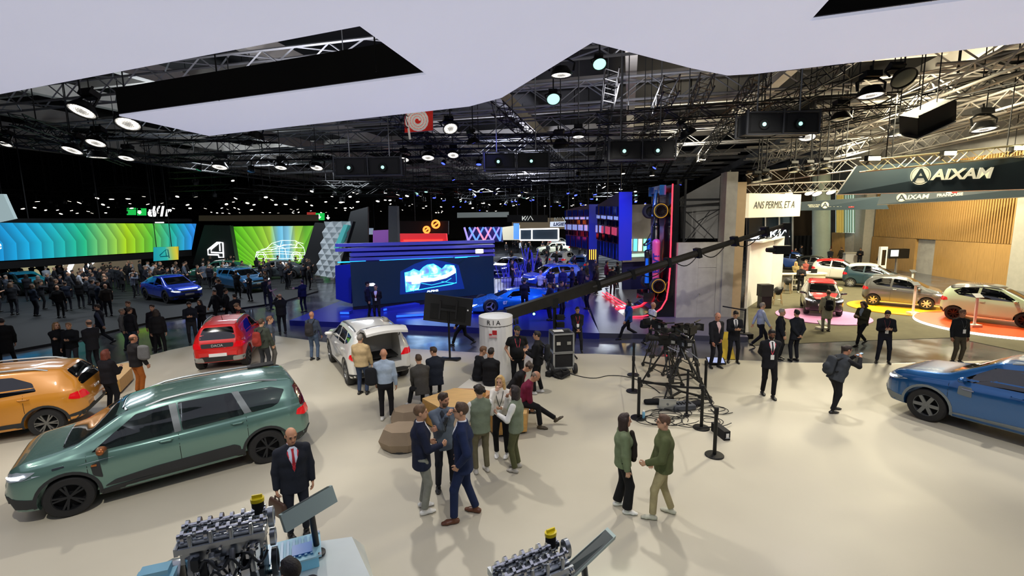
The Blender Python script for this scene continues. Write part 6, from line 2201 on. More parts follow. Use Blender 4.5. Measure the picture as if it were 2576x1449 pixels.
def bar_stool(px, py, label, z=HALL, rz=0, s=1.0):
 r = thing('bar_stool', label, 'stool', at(px, py, z), rz, 'bar stools with wooden legs')
 S = Soft()
 S.tap((0, 0, .72), (0, 0, .76), (1, 0, 0), (.21, .20), (.23, .22), k=.02)
 S.tap((0, -.17, .80), (0, -.22, .98), (1, 0, 0), (.20, .03), (.17, .025), k=.06)
 for sg in (-1, 1):
  S.cap((sg * .2, -.08, .84), (sg * .17, -.2, .92), .025, .03, k=.04)
 v_, f_ = S.mesh(.03)
 mesh('seat_shell', v_, f_, M('stool_black', '1c1d1e', .5), r, None, None, 180)
 for sx, sy in ((-1, -1), (1, -1), (1, 1), (-1, 1)):
  MB().tube([(sx * .12, sy * .12, .72), (sx * .22, sy * .22, 0)], [.018, .013], 6).build('leg', WOOD, r)
 g = MB()
 g.tube([(.185, .185, .25), (-.185, .185, .25), (-.185, -.185, .25), (.185, -.185, .25), (.185, .185, .25)], .01, 5)
 g.build('footrest', ALU, r)
 r.scale = (s, s, s)
 return r
bar_stool(1883, 760, 'bar stool half hidden by the beige pillar', rz=.6)
bar_stool(1893, 756, 'bar stool just right of the beige pillar', rz=-.3)
bar_stool(1955, 766, 'bar stool right of the black cabinet', rz=1.2)
bar_stool(1980, 738, 'bar stool in front of the cream counter', rz=2.4)
cb_ = thing('black_cabinet', 'black cabinet standing between the bar stools', 'cabinet', at(1922, 775, HALL))
MB().box((0, 0, .95), (.62, .5, .62)).build('upper_box', MATT, cb_)
MB().box((0, 0, .32), (.52, .45, .64)).build('lower_box', BLACK, cb_)
ct = thing('counter', 'cream counter with shelves where visitors talk', 'counter', at(1985, 730, HALL))
MB().box((0, 0, 1.06), (1.6, .7, .06)).build('worktop', CREAM, ct)
for x in (-.75, .0, .75):
 MB().box((x, 0, .52), (.06, .66, 1.03)).build('upright', CREAM, ct)
for z in (.35, .7):
 MB().box((.37, 0, z), (.70, .6, .03)).build('shelf', CREAM, ct)
MB().box((-.37, .3, .52), (.70, .04, 1.0)).build('back_panel', CREAM, ct)
rc = thing('round_counter', 'rounded cream reception counter with a laptop on it', 'counter', at(2040, 726, HALL))
MB().lathe([(.9, 0), (.9, .12), (.75, .14), (.75, .98), (.85, 1.0), (.85, 1.06)], 28).build('counter_body', CREAM, rc)
MB().lathe([(1.25, .0), (1.25, .14), (.6, .14)], 28, (.35, -.3, 0)).build('plinth', M('plinth_yellow', 'd8c878', .5), rc)
lp = thing('laptop', 'open black laptop on the rounded counter', 'laptop', Vector(rc.location) + Vector((-.1, -.2, 1.06)))
MB().box((0, 0, .01), (.4, .28, .02)).build('keyboard', BLACK, lp)
MB().box((0, -.14, .14), (.4, .02, .26)).build('lid', BLACK, lp)
# flat discs under the small cars
def disc(px, py, rx, col, label, z=HALL, h=.05, glow_=False):
 p = at(px, py, z)
 r = thing('display_disc', label, 'platform', p)
 MB().lathe([(rx, 0), (rx, h), (0, h)], 64).build('disc_top', M('disc_' + col, col, .4, var=.03), r)
 if glow_:
  MB().lathe([(rx + .02, 0), (rx + .05, h * .3), (rx + .05, h * .8), (rx + .01, h * .9)], 64, cap=False).build('light_edge', glow('disc_edge', 'fff8e8', 2.5), r)
 return r
D1 = disc(2068, 797, 1.95, 'e29ad0', 'pink round platform under the red small car')
D2 = disc(2258, 775, 2.15, 'f0b010', 'yellow round platform under the grey small car')
D3 = disc(2510, 820, 2.75, 'e2521c', 'orange round platform with lit edge under the pale green small car', h=.12, glow_=True)
def pedestal(px, py, label, h=1.05, z=HALL, col=WHITE, rz=0):
 r = thing('info_stand', label, 'stand', at(px, py, z), rz)
 MB().box((0, 0, .05), (.42, .3, .1)).build('base', CREAM, r)
 MB().box((0, 0, h / 2 + .05), (.09, .05, h)).build('post', col, r)
 m = Matrix.Rotation(radians(35), 3, 'X')
 MB().box((0, 0, h + .1), (.34, .26, .03), 0, m).build('plate', M('plate_grey', '4a4e52', .4), r)
 return r
pedestal(2296, 790, 'white info stand in front of the grey small car', 1.35, HALL + .05)
pedestal(2292, 730, 'white info stand behind the grey small car', 1.1)
pedestal(2450, 822, 'info stand in front of the pale green small car', 1.2, HALL + .12)
pedestal(2068, 829, 'low white info stand foot by the pink platform', .2)
# right background kiosk, bin and fire point
k = thing('display_kiosk', 'white totem with a dark screen by the wooden wall', 'kiosk', at(2216, 690, HALL))
MB().box((0, 0, .07), (1.6, .9, .14)).build('base', CREAM, k)
MB().box((0, 0, 1.15), (.55, .22, 2.1)).build('totem', WHITE, k)
MB().box((0, -.12, 1.35), (.3, .02, 1.2)).build('screen', GLASSD, k)
k = thing('wall_monitor', 'black box monitor on a stand beside the white totem', 'monitor', at(2252, 690, HALL))
MB().box((0, 0, .65), (.12, .1, 1.3)).build('post', ALU, k)
MB().box((0, 0, 1.65), (1.5, .5, .75)).build('case', BLACK, k)
MB().box((-.42, -.26, 1.7), (.6, .02, .5)).build('screen', glow('kiosk_screen', 'c8d4d8', .9), k)
k = thing('white_bin', 'white wheeled bin standing against the concrete recess', 'bin', at(2134, 668, HALL))
MB().box((0, 0, .6), (1.2, .8, 1.1)).build('tub', WHITE, k)
MB().box((0, 0, 1.2), (1.3, .9, .1)).build('lid', CREAM, k)
k = thing('fire_point', 'red fire extinguisher post at the foot of the pale column', 'fire point', at(2092, 658, HALL))
MB().box((0, 0, .8), (.5, .25, 1.6)).build('post', M('fire_red', 'b02020', .5), k)
MB().box((0, -.14, 1.2), (.3, .03, .4)).build('plate', WHITE, k)
k = thing('dark_booth', 'dark curtained booth against the brown wall', 'booth', at(2010, 655, HALL))
for i in range(9):
 MB().tube([(-1.6 + i * .4, 0, 0), (-1.6 + i * .4, 0, 2.6)], .22, 8).build('curtain_fold', MATT, k)
# ================================================================ props on the white stand
# ---- RIA column
p = at(1250, 950)
ria = thing('fluted_column', 'white fluted column table with dark letters and a red pictogram', 'column', p)
R_ = .49
g = MB()
n = 72
v, f = [], []
for z in (0, 1.66):
 for i in range(n):
  r = R_ * (1 - (.028 if i % 3 == 0 else 0))
  v.append((r * cos(2 * pi * i / n), r * sin(2 * pi * i / n), z))
f = [(i, (i + 1) % n, n + (i + 1) % n, n + i) for i in range(n)]
g.add(v, f)
g.build('fluted_shaft', WHITE, ria, ang=60)
MB().lathe([(R_ * 1.0, 1.66), (R_ * 1.02, 1.67), (R_ * 1.02, 1.89), (R_ * 1.0, 1.90), (R_ * .985, 1.90), (R_ * .985, 1.88), (0, 1.88)], 48).build('collar', WHITE, ria)
MB().lathe([(R_ * 1.004, 1.648), (R_ * 1.004, 1.66)], 48).build('joint_line', M('ink_grey', '3a3c3e', .6), ria)
INK = M('ink_black', '232426', .5)
for i, ch in enumerate('RIA'):
 t = -pi / 2 + radians(-22 + i * 16)
 pos = Vector((cos(t), sin(t), 0)) * (R_ * 1.03) + Vector((0, 0, 1.775))
 text('letter', ch, .19, INK, ria, .006, M4=frame(pos, (-sin(t), cos(t), 0)))
t = -pi / 2 - radians(8)
pm = frame(Vector((cos(t), sin(t), 0)) * (R_ + .005) + Vector((0, 0, 1.45)), (-sin(t), cos(t), 0))
for nm, cc, d, mt in (('pictogram', (0, 0, 0), (.24, .24, .012), M('pict_white', 'e8e4e0', .5)), ('pictogram_square', (.05, .05, .008), (.13, .13, .012), M('pict_red', 'c02a30', .5)), ('pictogram_square', (-.07, -.01, .008), (.08, .05, .012), M('pict_red', 'c02a30', .5)), ('pictogram_square', (0, -.08, .008), (.22, .05, .012), M('pict_pale', 'd8a8a8', .5))):
 g = MB()
 g.box(cc, d)
 g.v = [tuple(pm @ Vector(q)) for q in g.v]
 g.build(nm, mt, ria, ang=None)
# ---- monitor on a pole seen from behind
p = at(1132, 905)
mn = thing('monitor_stand', 'large black monitor on a pole stand seen from behind', 'monitor', p, radians(-6))
S = Soft()
S.tap((-.34, -.05, .035), (.34, .05, .035), (0, 1, 0), (.13, .035), (.13, .035), k=.03)
S.tap((-.3, .14, .03), (.3, -.14, .03), (0, 1, 0), (.08, .03), (.08, .03), k=.03)
v_, f_ = S.mesh(.02)
mesh('foot', v_, f_, BLACK, mn, None, None, 180)
MB().tube([(0, 0, .05), (0, 0, 1.7)], .035, 10).build('pole', BLACK, mn)
m = Matrix.Rotation(radians(7), 3, 'Y')
zc = 1.72
MB().box((-.02, .06, zc), (1.62, .07, .92), 0, m).build('screen_back', M('monitor_back', '17181a', .5, var=.1), mn)
MB().box((-.02, .03, zc - .10), (1.2, .06, .5), 0, m).build('electronics_cover', BLACK, mn)
for x in (-.28, .28):
 MB().box((x, -.01, zc), (.06, .05, .62), 0, m).build('mount_bar', DARKST, mn)
MB().box((0, -.01, zc), (.5, .05, .08), 0, m).build('mount_bar', DARKST, mn)
MB().box((.66, .025, zc - .02), (.05, .01, .05), 0, m).build('sticker', WHITE, mn)
# ---- wooden benches and white block
BW, BWS = M('bench_top', 'cfa86e', .5, var=.10, scale=3, aniso=(1, 8, 8)), M('bench_side', 'd0a058', .5, var=.10, scale=3, aniso=(1, 8, 8))
def bench(pts, z, label, mat=BW, name='bench'):
 """block with the given top outline (pixels at height z)"""
 q = [at(x, y, z) for x, y in pts]
 c = sum(q, Vector()) / len(q)
 r = thing(name, label, 'bench', (c.x, c.y, 0))
 o_ = Vector((c.x, c.y, 0))
 lo = [Vector((a.x, a.y, .06)) - o_ for a in q]
 if (lo[1] - lo[0]).cross(lo[2] - lo[1]).z < 0:
  lo = lo[::-1]
 g = MB().prism(lo, (0, 0, z - .06 - .03))
 g.build('block', BWS if mat is BW else mat, r, ang=None)
 g = MB().prism([a + Vector((0, 0, z - .06 - .03)) for a in lo], (0, 0, .03))
 g.build('seat_board', mat, r, ang=None)
 g = MB().prism([Vector((a.x * .9, a.y * .9, 0)) for a in lo], (0, 0, .06))
 g.build('plinth', PLAST, r, ang=None)
 return r
bench([(1062, 1002), (1142, 976), (1222, 984), (1178, 1018), (1118, 1032)], .62, 'wooden bench block nearest the man crossing his arms')
bench([(1118, 1003), (1140, 976), (1210, 978), (1240, 985), (1205, 1012)], .52, 'wide wooden bench block with a pinkish top in the middle of the seats', M('bench_pink', 'b98a60', .55, var=.1))
bench([(1148, 978), (1185, 950), (1262, 958), (1240, 985)], .48, 'white seat block behind the wooden benches', CREAM)
bench([(1215, 1020), (1262, 985), (1330, 990), (1325, 1040), (1245, 1050)], .48, 'wooden bench block behind the blonde woman')
bench([(228, 925), (322, 912), (332, 924), (300, 955), (240, 960)], .42, 'low wooden bench behind the orange car')
# ---- faceted poufs
def pouf(px, py, label, r=.5, h=.42, rz=0):
 t = thing('pouf', label, 'pouf', at(px, py), rz, 'faceted beige poufs')
 g = MB()
 n = 8
 v = []
 for rr, z in ((r * .92, .03), (r * 1.05, h * .45), (r * .8, h)):
  for i in range(n):
   a = 2 * pi * (i + .5) / n
   v.append((rr * cos(a) * 1.15, rr * sin(a) * .9, z))
 f = [tuple(range(n))[::-1], tuple(range(2 * n, 3 * n))]
 for k in (0, 1):
  f += [(k * n + i, k * n + (i + 1) % n, (k + 1) * n + (i + 1) % n, (k + 1) * n + i) for i in range(n)]
 g.add(v, f)
 g.build('cushion', M('pouf_beige', '8e7d68', .85, var=.06, bump=.2, bscale=120), t, ang=15)
 MB().lathe([(r * .8, 0), (r * .8, .04)], 16).build('base', PLAST, t)
 return t
pouf(1030, 1070, 'beige faceted pouf behind the nearer one', .37, .42, .3)
pouf(1014, 1124, 'beige faceted pouf nearest the navy blazer man', .42, .44, 0)
pouf(1166, 1105, 'beige faceted pouf between the two navy suits', .42, .42, .5)
# ---- flight case trolley
p = at(1412, 935)
fcx = thing('flight_case', 'black flight case with silver edges on a wheeled frame', 'flight case', p, radians(8))
for z0, h in ((.22, .46), (.70, .56)):
 MB().box((0, 0, z0 + h / 2), (.60, .6, h - .04)).build('case_box', MATT, fcx)
 g = MB()
 for sx in (-1, 1):
  for sy in (-1, 1):
   g.beam((sx * .3, sy * .3, z0), (sx * .3, sy * .3, z0 + h), .05)
 for z in (z0, z0 + h):
  for s in (-1, 1):
   g.beam((-.3, s * .3, z), (.3, s * .3, z), .05)
   g.beam((s * .3, -.3, z), (s * .3, .3, z), .05)
 g.build('case_edging', ALU, fcx)
for x in (-.16, .16):
 MB().box((x, -.31, .98), (.12, .03, .10)).build('latch', CHROME, fcx)
MB().box((-.1, 0, 1.295), (.3, .22, .02)).build('paper', WHITE, fcx)
for sx in (-1, 1):
 for sy in (-1, 1):
  w_ = MB().lathe([(.05, -.05), (.15, -.05), (.17, 0), (.15, .05), (.05, .05)], 20, axis='X').build('castor_wheel', RUBBER, fcx)
  w_.location = (sx * .36, sy * .26, .17)
  h_ = MB().lathe([(0, -.055), (.06, -.055), (.06, .055), (0, .055)], 14, axis='X').build('wheel_hub', ALU, w_)
# ---- camera jib crane
b0, b1 = aty(1276, 790, 15.2), aty(1975, 566, 17.5)
cr = thing('camera_crane', 'long black camera crane arm reaching from the column to the upper right', 'crane', at(1383, 925))
co = Vector(cr.location)
piv = b0 + (b1 - b0) * .155
cr.location = (piv.x, piv.y, 0)
co = Vector(cr.location)
dd = (b1 - b0).normalized()
g = MB()
g.beam(b0 - co, b0 + (b1 - b0) * .30 - co, .26, .34)
g.build('arm_section', M('crane_black', '2a2824', .45, .3, var=.15), cr)
MB().tube([b0 + (b1 - b0) * .28 - co, b0 + (b1 - b0) * .66 - co], [.15, .12], 8).build('arm_section', M('crane_black'), cr)
MB().tube([b0 + (b1 - b0) * .64 - co, b1 - co], [.115, .07], 8).build('arm_section', M('crane_black'), cr)
for t in (.30, .42, .55, .66, .8, .92):
 MB().beam(b0 + (b1 - b0) * (t - .006) - co, b0 + (b1 - b0) * (t + .006) - co, .3, .34).build('clamp', BLACK, cr)
for a, b in ((.58, .66), (.68, .76), (.80, .90), (.45, .55), (.9, .99)):
 pts = []
 for t in np.linspace(0, 1, 9):
  pts.append(b0 + (b1 - b0) * (a + (b - a) * t) - co - Vector((0, 0, .1 + .22 * sin(pi * t))))
 MB().tube(pts, .018, 5).build('cable', BLACK, cr)
hd = b1 - co
MB().box(hd + Vector((.05, 0, -.05)), (.25, .2, .25)).build('pan_head', BLACK, cr)
MB().tube([hd + Vector((.1, 0, -.1)), hd + Vector((.15, 0, -.7))], .05, 8).build('drop_post', BLACK, cr)
MB().box(hd + Vector((-.05, 0, -.9)), (.55, .25, .3)).lathe([(.08, 0), (.11, .3)], 14, hd + Vector((-.62, 0, -.9)), 0, 'X').build('camera', BLACK, cr)
cz = piv.z
MB().tube([(0, 0, .75), (0, 0, cz - .1)], .06, 10).build('column', BLACK, cr)
MB().box((0, 0, cz - .12), (.22, .3, .3)).build('pivot_head', BLACK, cr)
for k in range(3):
 a = radians(90 + 120 * k + 20)
 MB().tube([(0, 0, .95), (.75 * cos(a), .75 * sin(a), .03)], .03, 6).build('leg', BLACK, cr)
 MB().tube([(0, 0, .35), (.5 * cos(a), .5 * sin(a), .28)], .015, 5).build('spreader', BLACK, cr)
for z in (.95, 1.2, 1.45):
 MB().box((.18, -.1, z), (.25, .18, .16)).build('control_box', BLACK, cr)
for k in (0, 1, 2):
 MB().lathe([(.0, 0), (.15, 0), (.15, .08), (0, .08)], 16, b0 - co + dd * (.1 + .1 * k) - Vector((0, 0, .28)), 0, 'X').build('counterweight', DARKST, cr)
lm = thing('small_lamp', 'small bright teal lamp clipped under the crane arm', 'lamp', aty(1343, 789, 15.6))
MB().box((0, 0, 0), (.1, .1, .1)).build('housing', BLACK, lm)
MB().lathe([(0, -.07), (.04, -.06)], 10, (0, 0, 0), 0, 'Y').build('lens', glow('lamp_teal', '60ffe8', 14), lm)
# ---- stanchions with belts
ST = [((1593, 944), 'by the camera tripods, farthest left'), ((1592, 985), 'left of the tripods, second'), ((1606, 1052), 'with the blue can on its foot'), ((1764, 1077), 'at the front of the camera pen'), ((1797, 1146), 'nearest the camera'), ((1773, 1000), 'right behind the tripods')]
tops = []
for (x, y), wh in ST:
 p = at(x, y)
 t = thing('stanchion', 'black belt stanchion ' + wh, 'stanchion', p, 0, 'black belt stanchions')
 MB().lathe([(.18, 0), (.18, .02), (.17, .03), (.04, .035)], 36).build('foot', BLACK, t)
 MB().tube([(0, 0, .03), (0, 0, .92)], .036, 14).build('post', BLACK, t)
 MB().lathe([(.036, .86), (.043, .87), (.043, .985), (.036, 1.0), (0, 1.0)], 16).build('belt_head', MATT, t)
 tops.append(p + Vector((0, 0, .93)))
for i, j, nm in ((0, 1, 'between the two stanchions at the left'), (1, 2, 'running to the stanchion with the can'), (2, 3, 'across the front of the tripods'), (3, 4, 'slanting down to the nearest stanchion')):
 a, b = tops[i], tops[j]
 m = (a + b) / 2
 g = MB()
 d = (b - a)
 for k in range(8):
  p0 = a + d * (k / 8) - Vector((0, 0, .04 * sin(pi * k / 8)))
  p1 = a + d * ((k + 1) / 8) - Vector((0, 0, .04 * sin(pi * (k + 1) / 8)))
  g.beam(p0 - m, p1 - m, .005, .05)
 tag(g.build('belt', MATT, loc=m), 'black belt ' + nm, 'belt', 'stanchion belts')
can_ = thing('drink_can', 'slim pale blue can with white cap on the stanchion foot', 'can', at(1614, 1054) + Vector((.04, -.02, .03)))
MB().lathe([(.03, 0), (.033, .01), (.033, .15), (.028, .16)], 16).build('can_body', M('can_blue', '7ab8d8', .3), can_)
MB().lathe([(.028, .16), (.022, .19), (0, .195)], 16).build('cap', WHITE, can_)
# ---- video tripods with cameras
def tripod(px, py, h, rz, label, spread=.62, cam_=True, s=1):
 r = thing('video_tripod', label, 'tripod', at(px, py), rz, 'video tripods in the camera pen')
 LEG = M('tripod_leg', '2a2a28', .5, .3, var=.2)
 for k in range(3):
  a = radians(90 + 120 * k)
  f_ = Vector((spread * cos(a), spread * sin(a), .10))
  tp = Vector((.07 * cos(a), .07 * sin(a), h))
  md = tp.lerp(f_, .55)
  sd_ = Vector((-sin(a), cos(a), 0)) * .045
  lg = MB()
  lg.tube([tp + sd_, md + sd_ * .9], .020, 6).tube([tp - sd_, md - sd_ * .9], .020, 6).tube([md + Vector((0, 0, .06)), f_], .024, 6).box(md, (.11, .11, .08))
  lg.build('leg', LEG, r)
  wl = MB().lathe([(.02, -.02), (.06, -.02), (.065, 0), (.06, .02), (.02, .02)], 14, (f_.x, f_.y, .065), 0, 'X')
  wl.build('castor', RUBBER, r)
  MB().beam((0, 0, .22), (f_.x * .92, f_.y * .92, .14), .045).build('floor_spreader', LEG, r)
  MB().beam(tp.lerp(f_, .5), (0, 0, h * .42), .02).build('mid_spreader', LEG, r)
 MB().lathe([(.10, h - .05), (.10, h + .02), (.07, h + .05), (.07, h + .16), (.09, h + .17), (.09, h + .2)], 16).build('fluid_head', BLACK, r)
 MB().tube([(.05, -.05, h + .15), (.15, -.55, h + .02)], .013, 6).build('pan_bar', ALU, r)
 MB().tube([(-.05, -.05, h + .15), (-.15, -.5, h + .02)], .013, 6).build('pan_bar', ALU, r)
 if cam_:
  z = h + .32
  c = MB()
  c.box((0, -.05, z), (.16, .42, .22)).box((0, -.3, z + .02), (.12, .12, .16)).box((0, -.06, z + .15), (.05, .3, .05))
  cb2 = c.build('video_camera', BLACK, r)
  MB().lathe([(.055, .15), (.06, .3), (.075, .34), (.085, .46), (.0, .44)], 16, (0, 0, z), 0, 'Y').build('camera_lens', MATT, cb2)
  MB().box((0, .50, z), (.24, .05, .20)).build('lens_hood', MATT, cb2)
  MB().box((-.13, -.02, z + .12), (.10, .16, .09)).build('viewfinder', BLACK, cb2)
  MB().tube([(.03, .1, z + .2), (.03, .45, z + .22)], .02, 8).build('microphone', BLACK, cb2)
  MB().box((-.085, -.2, z - .02), (.01, .10, .08)).build('label_plate', ALU, cb2)
  MB().box((.0, -.37, z + .02), (.10, .02, .08)).build('battery_plate', ALU, cb2)
 r.scale = (s, s, s)
 return r
tripod(1650, 935, 1.15, .4, 'video tripod with camera farthest left in the pen')
tripod(1672, 985, 1.12, 1.0, 'video tripod with camera in the middle of the pen', .66)
tripod(1712, 1005, 1.22, .1, 'video tripod with camera and long lens at the right of the pen', .72)
tripod(1735, 960, 1.2, -.8, 'video tripod with camera at the back right of the pen', .5)
tripod(1700, 940, 1.05, 2.0, 'video tripod with camera at the back of the pen', .5)
bx_ = thing('light_stand', 'thin black light stand pole at the front of the pen', 'stand', at(1727, 1047))
MB().tube([(0, 0, 0), (0, 0, 1.15)], .03, 8).build('pole', MATT, bx_)
MB().box((0, 0, .03), (.09, .09, .06)).build('foot', MATT, bx_)
# laptop, mixer, bags, cables on the floor
lt = thing('laptop', 'open silver laptop standing on the floor in the camera pen', 'laptop', at(1676, 1028), radians(172))
MB().box((0, 0, .02), (.40, .28, .025)).build('keyboard', ALU, lt)
MB().box((0, .15, .17), (.40, .018, .29), 0, Matrix.Rotation(radians(-12), 3, 'X')).build('lid', M('laptop_silver', 'c0c4c6', .35, .6), lt)
MB().lathe([(0, 0), (.03, 0), (.03, .006), (0, .006)], 14, (0, .172, .18), 0, 'Y').build('logo', M('logo_grey', '6f7376', .4), lt)
mx_ = thing('sound_mixer', 'grey sound mixer lying among cables beside the laptop', 'mixer', at(1715, 1028), radians(10))
MB().box((0, 0, .07), (.55, .35, .12)).build('case', M('mixer_grey', '50545c', .5), mx_)
for i in range(6):
 MB().box((-.2 + i * .08, 0, .14), (.03, .12, .02)).build('fader', BLACK, mx_)
for k, (x, y, c, lb) in enumerate(((1640, 1016, '15161a', 'small black pouch at the left end of the floor cables'), (1745, 1022, '1a1a1e', 'black camera bag among the cables in the pen'))):
 S = Soft()
 S.tap((-.15, 0, .06), (.15, 0, .07), (0, 1, 0), (.10, .06), (.11, .07), k=.03)
 soft_thing('camera_bag', S, .02, CLOTH, lb, 'bag', c, None, Matrix.Translation(at(x, y)) @ Matrix.Rotation(.3 * k, 4, 'Z'))
rng = random.Random(3)
for k in range(16):
 c = at(rng.uniform(1660, 1800), rng.uniform(1005, 1070))
 c = Vector((c.x, c.y, .015))
 pts = []
 a, r = rng.uniform(0, 6), rng.uniform(.12, .45)
 for t in np.linspace(0, rng.uniform(3, 9), 22):
  pts.append(Vector((r * cos(a + t) * (1 + .1 * t) , r * sin(a + t) * .8, .004 * k % .05 + .01 * abs(sin(3 * t)))))
 g = MB()
 g.tube(pts, .009, 5)
 tag(g.build('cable', MATT, loc=c), 'black cable lying in loose loops on the camera pen floor', 'cable', 'tangled cables in the camera pen')
def floor_cable(px, label, r=.012, mat=MATT):
 q = [at(x, y) for x, y in px]
 c = q[0].copy()
 pts = []
 for i in range(len(q) - 1):
  p0, p1, p2, p3 = q[max(i - 1, 0)], q[i], q[i + 1], q[min(i + 2, len(q) - 1)]
  for u in (0, .25, .5, .75):
   pts.append(.5 * (2 * p1 + (p2 - p0) * u + (2 * p0 - 5 * p1 + 4 * p2 - p3) * u * u + (3 * p1 - p0 - 3 * p2 + p3) * u ** 3))
 pts.append(q[-1])
 g = MB()
 g.tube([p_ - c + Vector((0, 0, r)) for p_ in pts], r, 6)
 return tag(g.build('cable', mat, loc=c), label, 'cable')
floor_cable([(1430, 940), (1470, 950), (1500, 952), (1530, 946), (1565, 947), (1600, 955), (1640, 975), (1660, 990)], 'black cable running over the white floor from the flight case to the tripods')
floor_cable([(1788, 1030), (1803, 1050), (1800, 1075), (1808, 1085)], 'black cable by the nearest stanchion')
pw = thing('power_box', 'long black power box with a label behind the nearest stanchion', 'power box', at(1812, 1095), radians(8))
MB().box((0, 0, .1), (.14, .5, .2)).build('case', MATT, pw)
MB().box((0, -.26, .1), (.06, .01, .11)).build('label', WHITE, pw)
MB().tube([(-.05, -.27, .06), (.05, -.27, .06)], .008, 6).build('handle', ALU, pw)
# barrier post near the pavilion and box
bp_ = thing('stanchion', 'black belt barrier standing beside the beige pillar', 'stanchion', at(1872, 840, .05))
MB().tube([(0, 0, 0), (0, 0, 1.0)], .035, 10).build('post', BLACK, bp_)
MB().lathe([(.18, 0), (.18, .03), (.04, .04)], 24).build('foot', BLACK, bp_)
MB().beam((0, 0, .95), (-.5, .9, .95), .01, .05).build('belt', MATT, bp_)
bxx = MB().box((0, 0, .1), (.5, .32, .2)).build('speaker_box', MATT, loc=at(1874, 851, HALL))
tag(bxx, 'small black box on the floor below the barrier', 'box')
cm_ = thing('camera_gear', 'heap of black camera gear and straps beside the flight case wheels', 'gear', at(1402, 948))
for i in range(6):
 MB().box((rng.uniform(-.25, .25), rng.uniform(-.1, .1), .08 + .05 * (i % 2)), (.22, .16, .14), 0, rng.uniform(0, 3)).build('gear_piece', MATT, cm_)
MB().tube([(-.1, -.1, .1), (.1, -.25, .03), (.35, -.1, .12)], .03, 6).build('strap', MATT, cm_)
# open case lid with yellow lining by the two suits
ys = slab('yellow_board', [at(1815, 905) + Vector((0, 0, .02)), at(1850, 905) + Vector((0, 0, .02)), at(1835, 890) + Vector((0, .1, .75)), at(1808, 890) + Vector((0, .1, .75))], .04, M('board_yellow', 'd0b020', .5))
tag(ys, 'yellow board leaning between the two suited men', 'board')
pn = thing('floor_monitor', 'flat pale tablet screen on a low black stand by the suited men', 'screen', at(1800, 917), radians(-10))
MB().box((0, 0, .12), (.55, .34, .04), 0, Matrix.Rotation(radians(18), 3, 'X')).build('panel', BLACK, pn)
MB().box((0, 0, .145), (.48, .28, .01), 0, Matrix.Rotation(radians(18), 3, 'X')).build('screen_face', glow('tablet_pale', 'a8b4e0', .7), pn)
MB().box((0, .05, .05), (.3, .2, .08)).build('stand', BLACK, pn)
# ================================================================ foreground displays: engine, plinth, reading panels
PLW = M('plinth_white', 'd8e2e0', .3, var=.02)
# top of the plinth is close below the camera
ex = thing('plinth', 'white faceted display plinth at the bottom edge', 'plinth', at(860, 1445, .55) - Vector((0, 0, .55)))
eo = Vector(ex.location)
TZ = .62
topo = [at(x, y, TZ) for x, y in ((800, 1362), (885, 1350), (940, 1470), (980, 1600), (560, 1640), (640, 1480))]
boto = [at(x, y, 0.0) for x, y in ((812, 1385), (915, 1372), (945, 1470), (1010, 1640), (540, 1700), (640, 1520))]
v = [p_ - eo for p_ in topo] + [Vector((p_.x, p_.y, 0)) - eo for p_ in boto]
k = 6
MB().add(v, [tuple(range(k))[::-1], tuple(range(k, 2 * k))] + [(i, (i + 1) % k, (i + 1) % k + k, i + k) for i in range(k)]).build('plinth_body', PLW, ex, ang=None)
bm = bmesh.new()
bm.from_mesh(ex.children[0].data)
bmesh.ops.recalc_face_normals(bm, faces=bm.faces[:])
bm.to_mesh(ex.children[0].data)
bm.free()
ENG, ENGD, ENGB = M('engine_alu', 'b8bec2', .28, .85, var=.12, scale=8), M('engine_dark', '3a3e42', .35, .7, var=.15), M('engine_blue', '8cc4dc', .3, .4, emit=.08)
